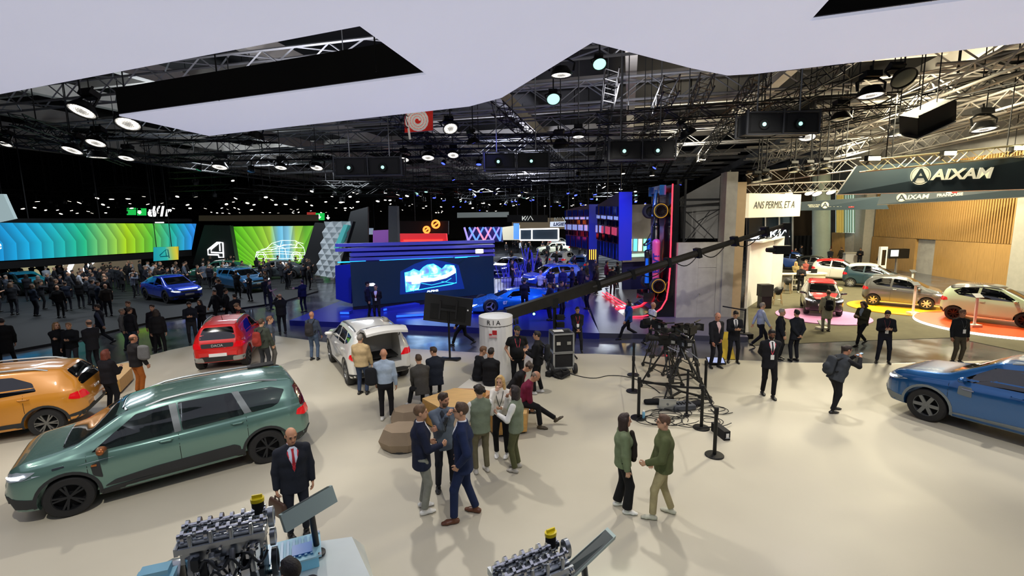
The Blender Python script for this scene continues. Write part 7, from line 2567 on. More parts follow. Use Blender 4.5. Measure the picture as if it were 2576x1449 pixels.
def engine(loc, rz, label, s=1.0, seed=1):
 """cut-away engine with gearbox: block, head, camshafts, pistons, pulleys, gearbox"""
 r = thing('cutaway_engine', label, 'engine', loc, rz)
 rg = random.Random(seed)
 MB().box((0, 0, .02), (.7, .4, .04)).build('mount_plate', ENGD, r)
 MB().box((0, .05, .22), (.62, .34, .36)).box((0, -.10, .12), (.62, .10, .16)).build('engine_block', ENGD, r)
 MB().box((0, .05, .43), (.66, .40, .07)).box((0, -.13, .46), (.66, .06, .16)).build('cylinder_head', ENG, r)
 for y in (-.06, .14):
  g = MB().tube([(-.36, y, .56), (.36, y, .56)], .028, 12)
  for i in range(8):
   g.lathe([(.02, -.014), (.058, -.014), (.058, .014), (.02, .014)], 14, (-.31 + i * .09, y + (.014 if i % 2 else -.014), .56), 0, 'X')
  g.build('camshaft', CHROME, r)
 MB().box((0, -.19, .50), (.70, .03, .04)).box((0, .25, .50), (.70, .03, .04)).box((-.35, .03, .5), (.03, .46, .06)).build('head_rail', ENG, r)
 for i in range(4):
  x = -.24 + i * .16
  MB().lathe([(0, .12), (.062, .12), (.062, .02), (.05, .0), (.05, -.04), (0, -.04)], 18, (x, -.14, .24 + (.07 if i % 3 == 0 else 0))).build('piston', CHROME, r)
  MB().tube([(x, -.14, .24), (x + .02, -.14, .08)], .02, 6).build('connecting_rod', ENG, r)
  MB().tube([(x, -.2, .44), (x, -.27, .36), (x + .01, -.27, .26)], .026, 8).build('intake_pipe', ENG, r)
  MB().lathe([(.018, 0), (.022, .06), (.012, .09)], 10, (x, -.18, .52)).build('coil', ENG, r)
 for z, rr in ((.16, .12), (.38, .075), (.55, .085)):
  MB().lathe([(rr * .3, 0), (rr, .005), (rr, .05), (rr * .85, .055), (rr * .8, .03), (.02, .03)], 24, (.36, .03, z), 0, 'X').build('pulley', ENGD if z < .3 else ENG, r)
 MB().lathe([(.05, .56), (.055, .58), (.055, .65), (.06, .66)], 16, (.27, .14, 0)).build('filler_neck', MATT, r)
 MB().lathe([(.06, .66), (.062, .69), (0, .695)], 16, (.27, .14, 0)).build('oil_cap', M('cap_yellow', 'f0d818', .4), r)
 MB().box((.27, .14, .705), (.09, .02, .025)).build('cap_grip', M('cap_yellow'), r)
 g = MB().lathe([(.05, 0), (.19, .01), (.20, .10), (.16, .22), (.14, .36), (.06, .40)], 26, (-.34, -.02, .18), 0, 'X')
 g.v = [(-.68 - p_[0], p_[1], p_[2]) for p_ in g.v]
 g.f = [q[::-1] for q in g.f]
 g.build('gearbox', ENG, r)
 MB().box((-.52, -.16, .30), (.30, .22, .12)).box((-.52, -.16, .38), (.22, .16, .05)).build('inverter', ENGB, r)
 MB().lathe([(.03, 0), (.10, .0), (.10, .16), (.03, .16)], 20, (-.60, -.24, .12), 0, 'Y').build('electric_motor', ENGB, r)
 MB().lathe([(.02, 0), (.08, 0), (.10, .04), (.10, .10), (.06, .14), (.02, .14)], 22, (.05, -.32, .18), 0, 'Y').build('turbo', CHROME, r)
 MB().tube([(.05, -.28, .1), (.12, -.3, -.0), (.3, -.26, -.02)], .05, 12).build('exhaust_pipe', ENGD, r)
 g = MB()
 for i in range(60):
  c = (rg.uniform(-.34, .34), rg.choice((-.21, -.16, .24)), rg.uniform(.1, .5))
  g.lathe([(.012, -.02), (.012, .02)], 6, c, 0, 'Y')
 for i in range(24):
  c = (rg.uniform(-.34, .34), rg.uniform(-.12, .22), .47)
  g.lathe([(.012, 0), (.012, .05), (0, .05)], 6, c)
 tag(g.build('bolts', CHROME, r), kind='stuff')
 for i in range(16):
  c = Vector((rg.uniform(-.3, .3), rg.uniform(-.27, -.2), rg.uniform(.06, .42)))
  d = Vector((rg.uniform(.04, .12), .06, rg.uniform(.03, .1)))
  MB().box(c, d, 0, rg.uniform(-.4, .4)).build('bracket', rg.choice((ENG, ENGD, CHROME, ENG)), r)
 for i in range(5):
  c = Vector((rg.uniform(-.3, .2), -.28, rg.uniform(.1, .4)))
  MB().tube([c + Vector((.22 * t, -.05 * sin(pi * t), .06 * sin(2 * pi * t) + .04 * t)) for t in np.linspace(0, 1, 10)], .012, 7).build('hose', rg.choice((ENGD, ENG)), r)
 r.scale = (s * .95, s * .74, s * 1.15)
 return r
e1 = at(572, 1395, 1.15)
st_ = thing('engine_plinth', 'white plinth under the large cut-away engine', 'plinth', (e1.x, e1.y, 0), radians(20))
MB().box((0, -.05, .35), (1.3, .6, .7)).build('plinth_body', PLW, st_)
engine((e1.x, e1.y, .70), radians(20), 'large silver cut-away engine with yellow oil cap at the lower left', 1.22, 2)
e2 = at(1340, 1478, 1.15)
st_ = thing('engine_plinth', 'white plinth under the second cut-away engine, mostly below the frame', 'plinth', (e2.x, e2.y, 0), radians(28))
MB().box((0, 0, .35), (1.1, .6, .7)).build('plinth_body', PLW, st_)
engine((e2.x, e2.y, .70), radians(28), 'second cut-away engine with yellow cap peeking over the bottom edge', 1.1, 5)
# battery tray with clear lid on the plinth
bt_ = thing('battery_tray', 'clear blue battery tray model lying on the white plinth', 'battery', at(705, 1418, .66) - Vector((0, 0, .03)), radians(24))
MB().box((0, 0, .07), (.85, .42, .14)).build('tray', M('tray_blue', '7cc0dc', .2, emit=.12), bt_)
MB().box((0, 0, .15), (.92, .48, .02)).build('lid', M('tray_lid', 'a8dcec', .1, coat=1), bt_)
for i in range(12):
 MB().box((-.36 + i * .065, .0, .17), (.03, .36, .02)).build('cell_rib', M('tray_rib', '4890c0', .3), bt_)
MB().box((.25, -.05, .17), (.22, .2, .03)).build('module', M('module_blue', '3a7cd0', .3), bt_)
for sx in (-1, 1):
 for sy in (-1, 1):
  MB().lathe([(.02, 0), (.02, .03), (0, .03)], 8, (sx * .44, sy * .22, .15)).build('corner_bolt', CHROME, bt_)
def reading_panel(corners, thick, foot, zf, label, strip=None):
 """tilted slab on a post; corners are 3D points of its upper face"""
 c = sum(corners, Vector()) / 4
 r = thing('reading_panel', label, 'display panel', (foot.x, foot.y, zf))
 o_ = Vector(r.location)
 n = (corners[1] - corners[0]).cross(corners[3] - corners[0]).normalized()
 if n.z < 0:
  n = -n
 g = MB().prism([p_ - o_ for p_ in corners], -n * thick)
 bm = bmesh.new()
 vs = [bm.verts.new(q) for q in g.v]
 for f_ in g.f:
  bm.faces.new([vs[i] for i in f_])
 bmesh.ops.recalc_face_normals(bm, faces=bm.faces[:])
 g.f = [tuple(q.index for q in f_.verts) for f_ in bm.faces]
 bm.free()
 g.build('panel', M('panel_lightened', 'a2b6b4', .45, .1), r, ang=None)  # colour lightened to stand in for glow from the plinth
 MB().prism([c + (p_ - c) * .9 - o_ + n * .001 for p_ in corners], n * .004).build('print_face', M('panel_print', '3a4444', .3), r, ang=None)
 under = c - n * thick
 MB().tube([Vector((0, 0, 0)), under - o_ + n * .02], .035, 12).build('post', BLACK, r)
 MB().lathe([(.09, 0), (.09, .02), (.04, .03)], 20).build('foot', BLACK, r)
 return r
ft = at(800, 1393, .64)
zz = ft.z + .70
a = at(716, 1352, zz - .14)
tl, tr = at(706, 1296, zz + .1), at(836, 1221, zz + .16)
u = (tr - tl)
dn = Vector((u.y, -u.x, 0)).normalized() * .30 + Vector((0, 0, -.30))
if dn.y > 0:
 dn = Vector((-dn.x, -dn.y, dn.z))
# the print faces away from us: slab leans towards the far side
up_ = Vector((-dn.x, -dn.y, 0))
lo_l, lo_r = tl + Vector((dn.x * -.1, dn.y * -.1, -.0)), tr
reading_panel([tl, tr, tr + up_ * .2 + Vector((0, 0, -.02)), tl + up_ * .2 + Vector((0, 0, -.02))], .21, ft, ft.z, 'grey tilted reading panel on a black post beside the white plinth')
ft2 = at(1488, 1475, .55)
A_, B_ = at(1528, 1326, 1.25), at(1550, 1348, 1.22)
C_, D_ = at(1440, 1452, 1.20), at(1412, 1430, 1.25)
reading_panel([A_, B_, C_ + (C_ - B_) * .3, D_ + (D_ - A_) * .3], .05, ft2, .0, 'dark tilted reading panel on a post at the bottom edge')
pl2 = thing('light_plinth', 'low pale plinth glowing under the dark reading panel', 'plinth', at(1500, 1520, 0))
MB().box((.1, -.35, .12), (1.5, .7, .24)).build('plinth_body', PLW, pl2)
MB().box((.1, .02, .12), (1.4, .02, .10)).build('light_strip', glow('plinth_glow', 'd8ffe8', 5), pl2)
# ================================================================ cars, placed
def car_at(kind, label, col, c1, c2, which, side, z=0.0, **kw):
 """place by two ground pixels: contact of the front and rear wheel on the given side"""
 sp = CARS[kind]
 s = kw.get('scale', (1, 1, 1))
 W = max(p_[1] for p_ in sp['w']) * s[1] - .12
 pf, pr_ = at(*c1, z), at(*c2, z)
 d = (pf - pr_)
 d.z = 0
 d.normalize()
 left = Vector((-d.y, d.x, 0))
 mid = (pf + pr_) / 2
 c = mid - left * (W if side == 'L' else -W)
 return make_car(kind, label, col, (c.x, c.y, z), math.atan2(d.y, d.x), **kw)
TINT = bpy.data.materials.new('side_glass')
TINT.use_nodes = True
_b = TINT.node_tree.nodes['Principled BSDF']
_b.inputs['Base Color'].default_value = (.012, .016, .018, 1)
_b.inputs['Roughness'].default_value = .03
_b.inputs['Alpha'].default_value = .74
_b.inputs['Coat Weight'].default_value = 1
GREEN = '6b9087'
hero, hi = car_at('estate', 'dark green estate car with roof rails and copper mirror caps', GREEN, (185, 1292), (675, 1160), 0, 'L', rim='303236', spokes=5, mirror='a8653a', metal=True, interior=True, glass=TINT, name='estate_car')
pan = hi['pan']
pan('door_trim', [(1.0, .38), (-1.0, .38), (-1.0, .50), (-.9, .56), (.3, .52), (.85, .46)], 'L', PLAST, .012, .03, hero)
pan('wing_vent', [(1.0, .55), (1.12, .62), (1.14, .80), (1.02, .84)], 'L', PLAST, .012, .03, hero)
pan('wing_badge', [(1.06, .77), (1.13, .775), (1.13, .80), (1.06, .80)], 'L', M('badge_copper', 'b8703c', .4, .5), .026, 0, hero)
pan('fuel_sensor', [(1.45, .86), (1.6, .845), (1.6, .875), (1.46, .885)], 'L', CHROME, .01, .01, hero)
for x0 in (-.02, -1.12):
 z_ = 1.0 if x0 > -.5 else 1.07
 pan('pillar_trim', [(x0 - .10 if x0 > -.5 else x0 - .12, z_ + .03), (x0, z_ + .02), (x0 + .05 if x0 > -.5 else x0 + .17, 1.505), (x0 - .06 if x0 > -.5 else x0 + .06, 1.505)], 'L', M('pillar_grey2', '868d90', .4, .4), .008, .01, hero)
pan('tail_lamp_upper', [(-2.19, 1.02), (-2.12, 1.06), (-2.02, 1.42), (-2.08, 1.46)], 'L', M('tail_dark', '500408', .15, coat=1), .010, .02, hero)
for s in (1, -1):
 pan('tail_lamp_upper', [(s * .66, 1.02), (s * .78, 1.02), (s * .64, 1.42), (s * .56, 1.42)], 'B', M('tail_dark', '500408', .15, coat=1), .010, .02, hero)
for sx in (.35, -.85):
 for sy in (-.38, .38):
  S = Soft()
  S.tap((sx, sy, .7), (sx - .12, sy, 1.22), (0, 1, 0), (.24, .09), (.2, .07), k=.03)
  S.ell((sx - .15, sy, 1.34), (.06, .13, .09), k=.02)
  v_, f_ = S.mesh(.03)
  mesh('seat', v_, f_, M('seat_grey', '5c605e', .8), hero, None, None, 180)
sw = MB().tube([(.72 + .05 * cos(t), .38 + .18 * sin(t), 1.0 + .17 * cos(t)) for t in np.linspace(0, 2 * pi, 17)], .018, 6)
sw.build('steering_wheel', MATT, hero)
MB().box((.95, 0, .93), (.35, 1.3, .12)).build('dashboard', MATT, hero)
MB().box((-1.6, -.55, 1.62), (.5, .25, .03)).build('aerial_base', MATT, hero)
og, oi = car_at('hatch', 'orange crossover hatchback seen from its rear corner', 'd8902c', (-252, 1155), (92, 1101), 0, 'L', rim='7a7a78', spokes=6, brand='DACIA', name='hatchback')
rd, ri = make_car('hatch', 'bright red small car seen from behind', 'd81c1c', at(566, 922) + Vector((cos(radians(108)), sin(radians(108)), 0)) * 1.2, radians(108), scale=(.92, .87, 1.0), rim='222426', spokes=6, brand='DACIA', tailbar='1a1c20', name='compact_car')
for s in (1, -1):
 ri['pan']('bumper_pad', [(s * .40, .34), (s * .70, .36), (s * .72, .50), (s * .42, .50)], 'B', M('pad_grey', 'a8a8a4', .5), .02, .04, rd)
MB().tube([(-.9, 0, 1.5), (-1.05, 0, 1.72)], .008, 6).build('aerial', BLACK, rd)
ws_, wi = car_at('suv', 'white SUV with its tailgate open', 'e6e6e2', (838, 908), (882, 968), 0, 'L', rim='8a8c8e', spokes=5, hatch=True, brand='DACIA', name='suv', cladcol='2e3032')
tgt = MB()
W2 = .60
hp = Vector((-1.72, 0, 1.62))
S = Soft()
pts = [(0, 0), (-.45, .20), (-.85, .24), (-1.05, .16)]
v, f = [], []
for th in (0, -.07):
 for x, z in pts:
  for t in np.linspace(-1, 1, 7):
   v.append((hp.x + x, W2 * t * (1 - .06 * abs(x)), hp.z + z + th - .05 * t * t))
n = 7
for k in range(3):
 for j in range(6):
  a = k * n + j
  f.append((a, a + 1, a + n + 1, a + n))
  b = a + 28
  f.append((b, b + n, b + n + 1, b + 1))
for k in range(3):
 for j in (0, 6):
  a = k * n + j
  q = (a, a + n, a + n + 28, a + 28)
  f.append(q if j == 0 else q[::-1])
for j in range(6):
 f.append((j, j + 28, j + 29, j + 1))
 a = 21 + j
 f.append((a, a + 1, a + 29, a + 28))
tg = mesh('tailgate', v, f, PAINT, ws_, 'e6e6e2', None, 40)
MB().box((hp.x - .45, 0, hp.z + .10), (.5, .95, .02), 0, Matrix.Rotation(radians(22), 3, 'Y')).build('inner_trim', PLAST, tg)
for s in (-1, 1):
 MB().tube([(hp.x - .05, s * .56, 1.25), (hp.x - .55, s * .54, hp.z + .14)], .012, 6).build('gas_strut', BLACK, ws_)
MB().box((-1.55, 0, .82), (.75, 1.0, .03)).build('load_floor', MATT, ws_)
MB().box((-2.06, 0, .74), (.1, 1.1, .05)).build('load_sill', ALU, ws_)
bl, bi = car_at('suv', 'metallic blue SUV cut by the right edge', '1f5c9a', (2335, 1058), (2800, 1195), 0, 'L', rim='707478', spokes=6, style=1, scale=(1.04, 1.0, 1.03), name='suv', cladcol='7a8284', metal=True)
bi['pan']('wing_trim', [(.62, .80), (.86, .82), (.86, 1.0), (.64, 1.0)], 'L', M('wing_grey', '6a7276', .5), .01, .03, bl)
bi['pan']('wing_strip', [(.60, .93), (.80, .94), (.80, .96), (.60, .955)], 'L', CHROME, .02, 0, bl)
rf, _r = make_car('coupe', 'vivid blue coupe SUV on the dark plinth at the left', '2448c8', at(398, 762, -.05) + Vector((0, 1.2, 0)), radians(-32), rim='2a2c30', spokes=5, name='coupe_suv', metal=True)
sy_, _r = make_car('suv', 'steel blue SUV beyond the vivid blue one', '3e78a8', at(590, 735, -.05) + Vector((0, 1.0, 0)), radians(-30), rim='90959a', spokes=5, name='suv', cladcol='30343a', metal=True)
for k, (px, py, c, a, lb) in enumerate(((60, 738, '16302a', -20, 'dark green car half hidden by the crowd at the left edge'), (560, 700, '2a6a58', 200, 'teal car behind the steel blue SUV in the crowd'), (700, 700, '40484c', 190, 'dark grey car below the line drawing screen'))):
 make_car('coupe', lb, c, at(px, py, -.05), radians(a), name='car', detail=True)
# concept car
hy, hyi = make_car('hyper', 'low blue concept sports car beside the LED screen', '1c88d8', at(1297, 775, SZ), radians(197), scale=(1.05, 1.0, 1.02), rim='c8ccd0', spokes=3, style=1, name='concept_car', mirror='1060b0', metal=True)
hp_ = hyi['pan']
hp_('nose_light', [(-.75, .34), (-.2, .30), (-.2, .34), (-.75, .46)], 'F', glow('nose_white', 'e8f8ff', 5), .012, .02, hy)
hp_('nose_light', [(.75, .34), (.2, .30), (.2, .34), (.75, .46)], 'F', glow('nose_white', 'e8f8ff', 5), .012, .02, hy)
hp_('side_blade', [(-.9, .2), (.9, .14), (.9, .26), (-.8, .42)], 'L', M('carbon', '14161a', .3, coat=1), .01, .02, hy)
hp_('side_blade', [(-.9, .2), (.9, .14), (.9, .26), (-.8, .42)], 'R', M('carbon', '14161a', .3, coat=1), .01, .02, hy)
MB().box((-2.35, 0, 1.0), (.35, 1.7, .04)).box((-2.3, -.84, .9), (.4, .03, .3)).box((-2.3, .84, .9), (.4, .03, .3)).build('rear_wing', M('carbon'), hy)
for s in (1, -1):
 text('race_number', '07', .22, WHITE, hy, .006, bold=.006, M4=frame((.82, s * -.915, .48), (s, 0, 0)))
hatch_cars = [('hatch', 'blue hot hatch on the blue stage among visitors', '2058b8', (1390, 722), 205, (1, 1, 1), SZ), ('hatch', 'white and blue hatch with its rear to us behind the hot hatch', 'd0d8e8', (1420, 672), 60, (.95, 1, 1), SZ),
    ('hatch', 'blue hatch with raised tailgate lights right of the white one', '2060c0', (1465, 685), 70, (1, 1, 1), SZ), ('coupe', 'dark blue sports car behind the stick sculpture', '1c3c80', (1283, 686), 240, (.95, 1, .85), SZ)]
for kind, lb, c, (px, py), a, s, z in hatch_cars:
 make_car(kind, lb, c, at(px, py, z), radians(a), scale=s, name='car', rim='1c1e20')
make_car('suv', 'cream boxy off-roader far down the hall', 'd8dcc4', at(1392, 640, HALL), radians(188), name='off_roader', rim='2a2a2a')
make_car('suv', 'white off-roader farther back down the hall', 'e0e4e0', at(1408, 622, HALL), radians(10), name='off_roader', rim='2a2a2a', scale=(.9, 1, 1))
# small cars on the right
def micro(lb, c, px, py, a, z=HALL, roof=None, rim='c8c8c4', spokes=8, st=0, **kw):
 return make_car('micro', lb, c, at(px, py, z), radians(a), roof=roof, rim=rim, spokes=spokes, style=st, name='microcar', **kw)
micro('red small car with black lower body on the pink platform', '1c1a1c', 2062, 782, 243, HALL + .05, roof='cc1820', hood='cc1820', rim='2a2a2a', scale=(1.02, 1.05, 1.05))
micro('grey small car with cream wheels on the yellow platform', '74787a', 2262, 768, -42, HALL + .05, metal=True, rim='e0d8b0', spokes=7, st=1, scale=(1.1, 1.05, 1.05))
micro('pale green small car with black roof on the orange platform', 'cfe6c4', 2490, 808, -52, HALL + .12, roof='14161a', rim='3a2a26', scale=(1.12, 1.05, 1.08))
micro('dark teal small car with white roof behind the grey one', '1c3c4a', 2188, 722, -40, roof='e8e8e0', rim='c8ccd0', scale=(1.05, 1.05, 1.05))
micro('white small car with red roof behind the counter', 'e4e2d8', 2104, 704, -38, roof='c81c20', rim='2a2a2c', scale=(1.1, 1.05, 1.05))
micro('black small car behind the white and red one', '1c2020', 2050, 688, -40, rim='c8ccd0')
micro('blue small car behind the woman at the counter', '2450a0', 1998, 678, -36, rim='3a3e44', scale=(1.05, 1.05, 1.05))
micro('red small car farthest back on the right stand', 'b81c24', 1968, 655, -30, rim='3a3e44', scale=(1.05, 1.05, 1.05))
# ================================================================ people
USED = []
DK, NV, BK = '1b1c22', '1a2236', '141418'
SUIT = ('suit', DK)
def PP(px, py, face, label, z=0.0, seat=None, **kw):
 if seat:
  p = at(px, py, seat)
  loc = (p.x, p.y, z)
  kw.setdefault('pelvis', (0, 0, seat + .10))
 else:
  p = at(px, py, z)
  loc = (p.x, p.y, z)
 USED.append((p.x, p.y))
 return make_person(label, loc, face, **kw)
WALK = dict(feet=((-.09, .30, 0), (.09, -.34, 0, .06, -25)), hands=('swingb', 'swingf'))
WALK2 = dict(feet=((-.09, -.32, 0, .06, -25), (.09, .30, 0)), hands=('swingf', 'swingb'))
# ---- foreground
a = PP(752, 1345, 148, 'balding man in dark suit and red tie carrying a brown briefcase', h=1.75, top=('suit', '20242e'), legs='20242e', shirt='cdd8ea', tie='b01828', lan='d83040', hair=('bald', '5a4636'), skin='c08c6c', hands=((.25, .03, .80), 'down')[::-1], head=(-8, 14), b=1.1, vox=.0132)
bc = thing('briefcase', 'brown leather briefcase held by the man in the red tie', 'briefcase', a['hand'][1] - Vector((0, 0, .36)), radians(-35))
S = Soft()
S.tap((-.17, 0, .15), (.17, 0, .15), (0, 0, 1), (.14, .045), (.14, .045), k=.02)
v_, f_ = S.mesh(.014)
mesh('case_body', v_, f_, M('leather_brown', '4a3326', .5, var=.1), bc, None, None, 180)
MB().tube([(-.06, 0, .28), (-.05, 0, .34), (.05, 0, .34), (.06, 0, .28)], .012, 6).build('handle', M('leather_brown'), bc)
PP(1066, 1284, 72, 'man in navy blazer and grey trousers with white trainers', h=1.83, top=('suit', '20263c'), legs='8a8c84', shoes='d8d8d4', hair=('short', '6a5038'), skin='c99a7c', shirt='e8e8ec', hands=((-.24, .16, 1.02), (.10, .30, 1.08)), head=(4, 0), b=1.08, vox=.0132)
PP(1121, 1226, 160, 'man in grey blazer pointing with arms crossed', h=1.78, top=('suit', '5f6a78'), legs='23252e', shoes='1e1e20', hair=('short', '3a2a20'), skin='c08e70', shirt='30343a', hands=('cross', (-.02, .30, 1.44)), head=(-38, 4), beard='6a5848', feet=((-.13, 0, -10), (.13, .02, 12)), vox=.0132)
PP(1176, 1304, 268, 'tall man in navy suit and brown shoes with hands in pockets', h=1.95, top=('suit', '1e2a4c'), legs='1e2a4c', shoes='5c3420', hair=('short', '4a3628'), skin='c8987a', shirt='e6eaf2', hands=('pocket', 'pocket'), feet=((-.10, .18, -12), (.14, -.12, 20)), glasses=True, head=(0, -3), vox=.0132)
PP(1212, 1188, 340, 'person in sage vest and khaki trousers with back to us', h=1.72, top=('vest', '77826f'), sleeves='e6e6e2', legs='6e6852', shoes='c8c4bc', hair=('curly', '241c18'), hands=('low', 'talk'), vox=.0138)
PP(1263, 1146, 190, 'blonde woman in white blouse and black trousers with white shoes', h=1.70, top=('shirt', 'e8e4da'), legs='17171a', shoes='e4e4e0', hair=('long', 'd0ac70'), skin='d2a284', hands=('phone', 'chin'), fem=True, head=(6, 8), lan='3a4038', badge=True, vox=.0138)
PP(1300, 1182, 288, 'woman in sage vest and olive trousers facing the blonde woman', h=1.68, top=('vest', '77826f'), sleeves='e8e8e4', legs='56583c', shoes='b0aca4', hair=('bob', '2a2020'), skin='c4947a', hands=('talk', 'chin'), fem=True, vox=.0138)
PP(1558, 1280, 92, 'woman with long dark hair in green jacket and wide black trousers', h=1.66, top=('jacket', '6f7c5e'), legs='17171a', shoes='dcdcd8', hair=('long', '2c1a16'), skin='c99a80', fem=True, wide=1.5, scarf='2a2420', hands=('down', 'down'), feet=((-.10, -.02, -6), (.14, .10, 10)), vox=.0132)
PP(1675, 1300, 280, 'man in olive jacket and khaki trousers with grey trainers', h=1.72, top=('jacket', '59603f'), legs='a89c78', shoes='b8b8a8', hair=('short', '5a4030'), skin='cc9c80', glasses=True, hands=((-.16, .34, .98), (.20, .22, .78)), feet=((-.10, .22, 5), (.11, -.10, 25)), b=1.05, vox=.0132)
PP(1931, 997, 188, 'bearded man in dark suit with pink lanyard standing with hands behind', h=1.83, top=SUIT, legs=BK, shirt='e8e8e8', tie='20222a', lan='e05060', badge=True, hair=('short', '181414'), skin='7a5038', beard='1c1614', hands=('back', 'back'), feet=((-.07, .14, 0), (.07, -.16, 4)), head=(4, 10))
a = PP(2096, 1035, 88, 'photographer with backpack leaning forward and aiming a camera', h=1.70, top=('vest', '3e4248'), sleeves='1c1c20', legs='1c1c20', shoes='161616', hair=('pony', '2a1e1a'), skin='b88468', hands=((-.08, .50, 1.38), (.08, .50, 1.38)), lean=18, belly=.05, b=1.12, glasses=True, feet=((-.11, .10, 4), (.12, -.12, -4)))
backpack(a, 'dark grey backpack on the photographer at the right', '3a3e44')
phone(a, 'phone held up by the photographer at the right', 2)
a = PP(2405, 912, 182, 'man in dark sweater with white badge standing behind the blue SUV', h=1.72, top=('sweater', '1a1c20'), legs='4a4438', hair=('short', '6a4a38'), skin='a87458', lan='404448', badge=True, hands=('down', 'down'), b=1.1)
PP(2226, 914, 205, 'man in dark sweater with badge looking down at his phone', h=1.74, top=('sweater', '1c1d24'), legs='1a1c28', hair=('short', '1c1614'), hands=('phone', 'phone'), head=(0, 30), lan='703038', badge=True, feet=((-.10, -.05, -4), (.22, .0, 18)))
a = PP(2166, 868, 255, 'walking visitor in green jacket reading a phone', h=1.76, z=HALL, top=('jacket', '3c3a28'), legs='18181a', hair=('bob', '3a2a20'), shirt='8a98a0', feet=((-.09, .32, 0), (.09, -.30, 0, .05, -22)), hands=('phone', 'phone'), head=(0, 28))
phone(a, 'phone in the hands of the walking visitor in green', 0)
a = PP(2077, 834, 20, 'man in pale hooded coat with black backpack by the pink platform', h=1.76, z=HALL, top=('coat', 'a8a488'), legs='8e8878', shoes='1c1c1c', hair=('short', '6a4c38'), hands=('low', 'low'))
backpack(a, 'black backpack on the man in the pale coat', '1c1d20')
PP(1912, 872, 95, 'grey haired man in light blue shirt walking past the dark suits', h=1.74, z=HALL, top=('shirt', 'a6b0c8'), legs='1c1e26', hair=('short', '8a8078'), **WALK)
PP(1958, 903, 130, 'older man in dark coat and scarf talking to the man with hands behind his back', h=1.76, z=HALL, top=('coat', '1c1e26'), legs='1a1a20', hair=('short', 'a8a098'), shirt='b8a888', hands=('pocket', 'low'))
PP(1997, 908, 352, 'man in dark suit seen from behind with hands clasped behind his back', h=1.76, z=HALL, top=('suit', '20242c'), legs='1c1e26', hair=('short', '1c1816'), hands=('back', 'back'))
PP(1801, 925, 165, 'older man in black suit looking down beside the yellow board', h=1.78, top=SUIT, legs=DK, shirt='d8b8b8', hair=('bald', '9a8878'), skin='c88a70', hands=('clasp', 'low'), head=(0, 16), feet=((-.10, 0, -6), (.16, -.06, 18)), b=1.08)
PP(1846, 912, 188, 'younger man in black suit and tie writing in a notebook', h=1.74, top=SUIT, legs=DK, shirt='dcdcdc', tie='1a2030', hair=('short', '1e1814'), hands=('phone', 'phone'), head=(0, 28), feet=((-.10, 0, -4), (.16, -.04, 16)))
PP(1456, 887, 178, 'man in black suit with red lanyard and clasped hands beyond the flight case', h=1.66, top=SUIT, legs=DK, hair=('short', '1c1614'), lan='c83040', badge=True, hands=('clasp', 'clasp'), feet=((-.10, 0, -4), (.22, -.02, 16)))
PP(1580, 852, 260, 'man in blue jacket striding across the blue floor', h=1.74, z=HALL, top=('jacket', '284a8c'), legs='15161c', hair=('bob', '241c18'), feet=((-.09, .40, 0), (.09, -.42, 0, .08, -30)), hands=('swingf', 'swingb'))
a = PP(1640, 868, 75, 'bald man in white shirt walking with a dark shoulder bag', h=1.74, z=HALL, top=('polo', 'd8d6d0'), legs='20222c', hair=('none', ''), skin='b88468', **WALK2)
S = Soft()
S.tap((0, 0, .1), (0, 0, .32), (1, 0, 0), (.18, .07), (.16, .06))
soft_thing('shoulder_bag', S, .02, CLOTH, 'dark shoulder bag of the man in the white shirt', 'bag', '1a1c24', None, Matrix.Translation(a['hip'][0] + Vector((-.25, 0, -.25))))
# ---- middle
a = PP(1302, 976, 170, 'bearded man in cap and black polo with white badge beside the fluted column', h=1.80, top=('polo', '17181a'), legs='15161a', hair=('short', '3a3028'), cap='2c3026', beard='8a8078', lan='d04858', badge=True, hands=('pocket', 'pocket'), b=1.18, belly=.05, head=(-22, 0))
a = PP(1352, 990, 285, 'camera operator in black with a backpack facing the man in the cap', h=1.76, top=('jacket', '18191c'), legs='141518', shoes='c8c8c8', hair=('short', '1a1414'), hands=('phone', 'phone'), feet=((-.10, .06, 0), (.10, -.10, 6)))
backpack(a, 'black backpack on the camera operator', '202226')
SIT = dict(feet=((-.12, .44, 0), (.12, .46, 0)))
PP(1062, 985, 335, 'seated man in grey jacket with white shoes on the wooden bench', seat=.52, h=1.76, top=('suit', '4a4844'), legs='24262c', shoes='dcdcd8', hair=('short', '4a3828'), lean=18, hands=('knee', 'knee'), feet=((-.22, .50, -20), (.10, .42, 0)))
PP(1098, 962, 345, 'seated man in dark navy jacket beside the man in grey', seat=.50, h=1.78, top=('suit', '1f2530'), legs='1a1c24', hair=('short', '3a281c'), lean=14, hands=('knee', 'lap'), head=(-50, 4), **SIT)
PP(1200, 956, 60, 'seated man in black t-shirt resting his chin on his hand', seat=.48, h=1.76, top=('tee', '1a1b20'), legs='1c1d22', hair=('short', '6a4c34'), lean=14, hands=('lap', 'chin'), head=(0, 12), **SIT)
PP(1232, 968, 20, 'seated man in black shirt with his back to us', seat=.48, h=1.80, top=('shirt', '17181b'), legs='1c1d22', hair=('short', '1e1814'), lean=10, hands=('lap', 'lap'), b=1.1, **SIT)
PP(1288, 985, 100, 'seated man in black hoodie leaning forward with a red lanyard', seat=.48, h=1.74, top=('sweater', '17171a'), legs='1a1a1e', hair=('curly', '3a2c22'), lean=34, hands=('lap', 'lap'), head=(0, 25), lan='d03848', **SIT)
a = PP(1308, 1020, 95, 'seated man in maroon sweater with one leg stretched out', seat=.48, h=1.76, top=('sweater', '6e1c38'), legs='17171a', shoes='4a4030', hair=('bald', '7a6a5c'), skin='b8866a', lean=28, hands=('lap', 'lap'), head=(0, 24), feet=((-.12, .80, 0, .05, 35), (.16, .46, 8)))
phone(a, 'pale phone in the hands of the man in maroon', 0)
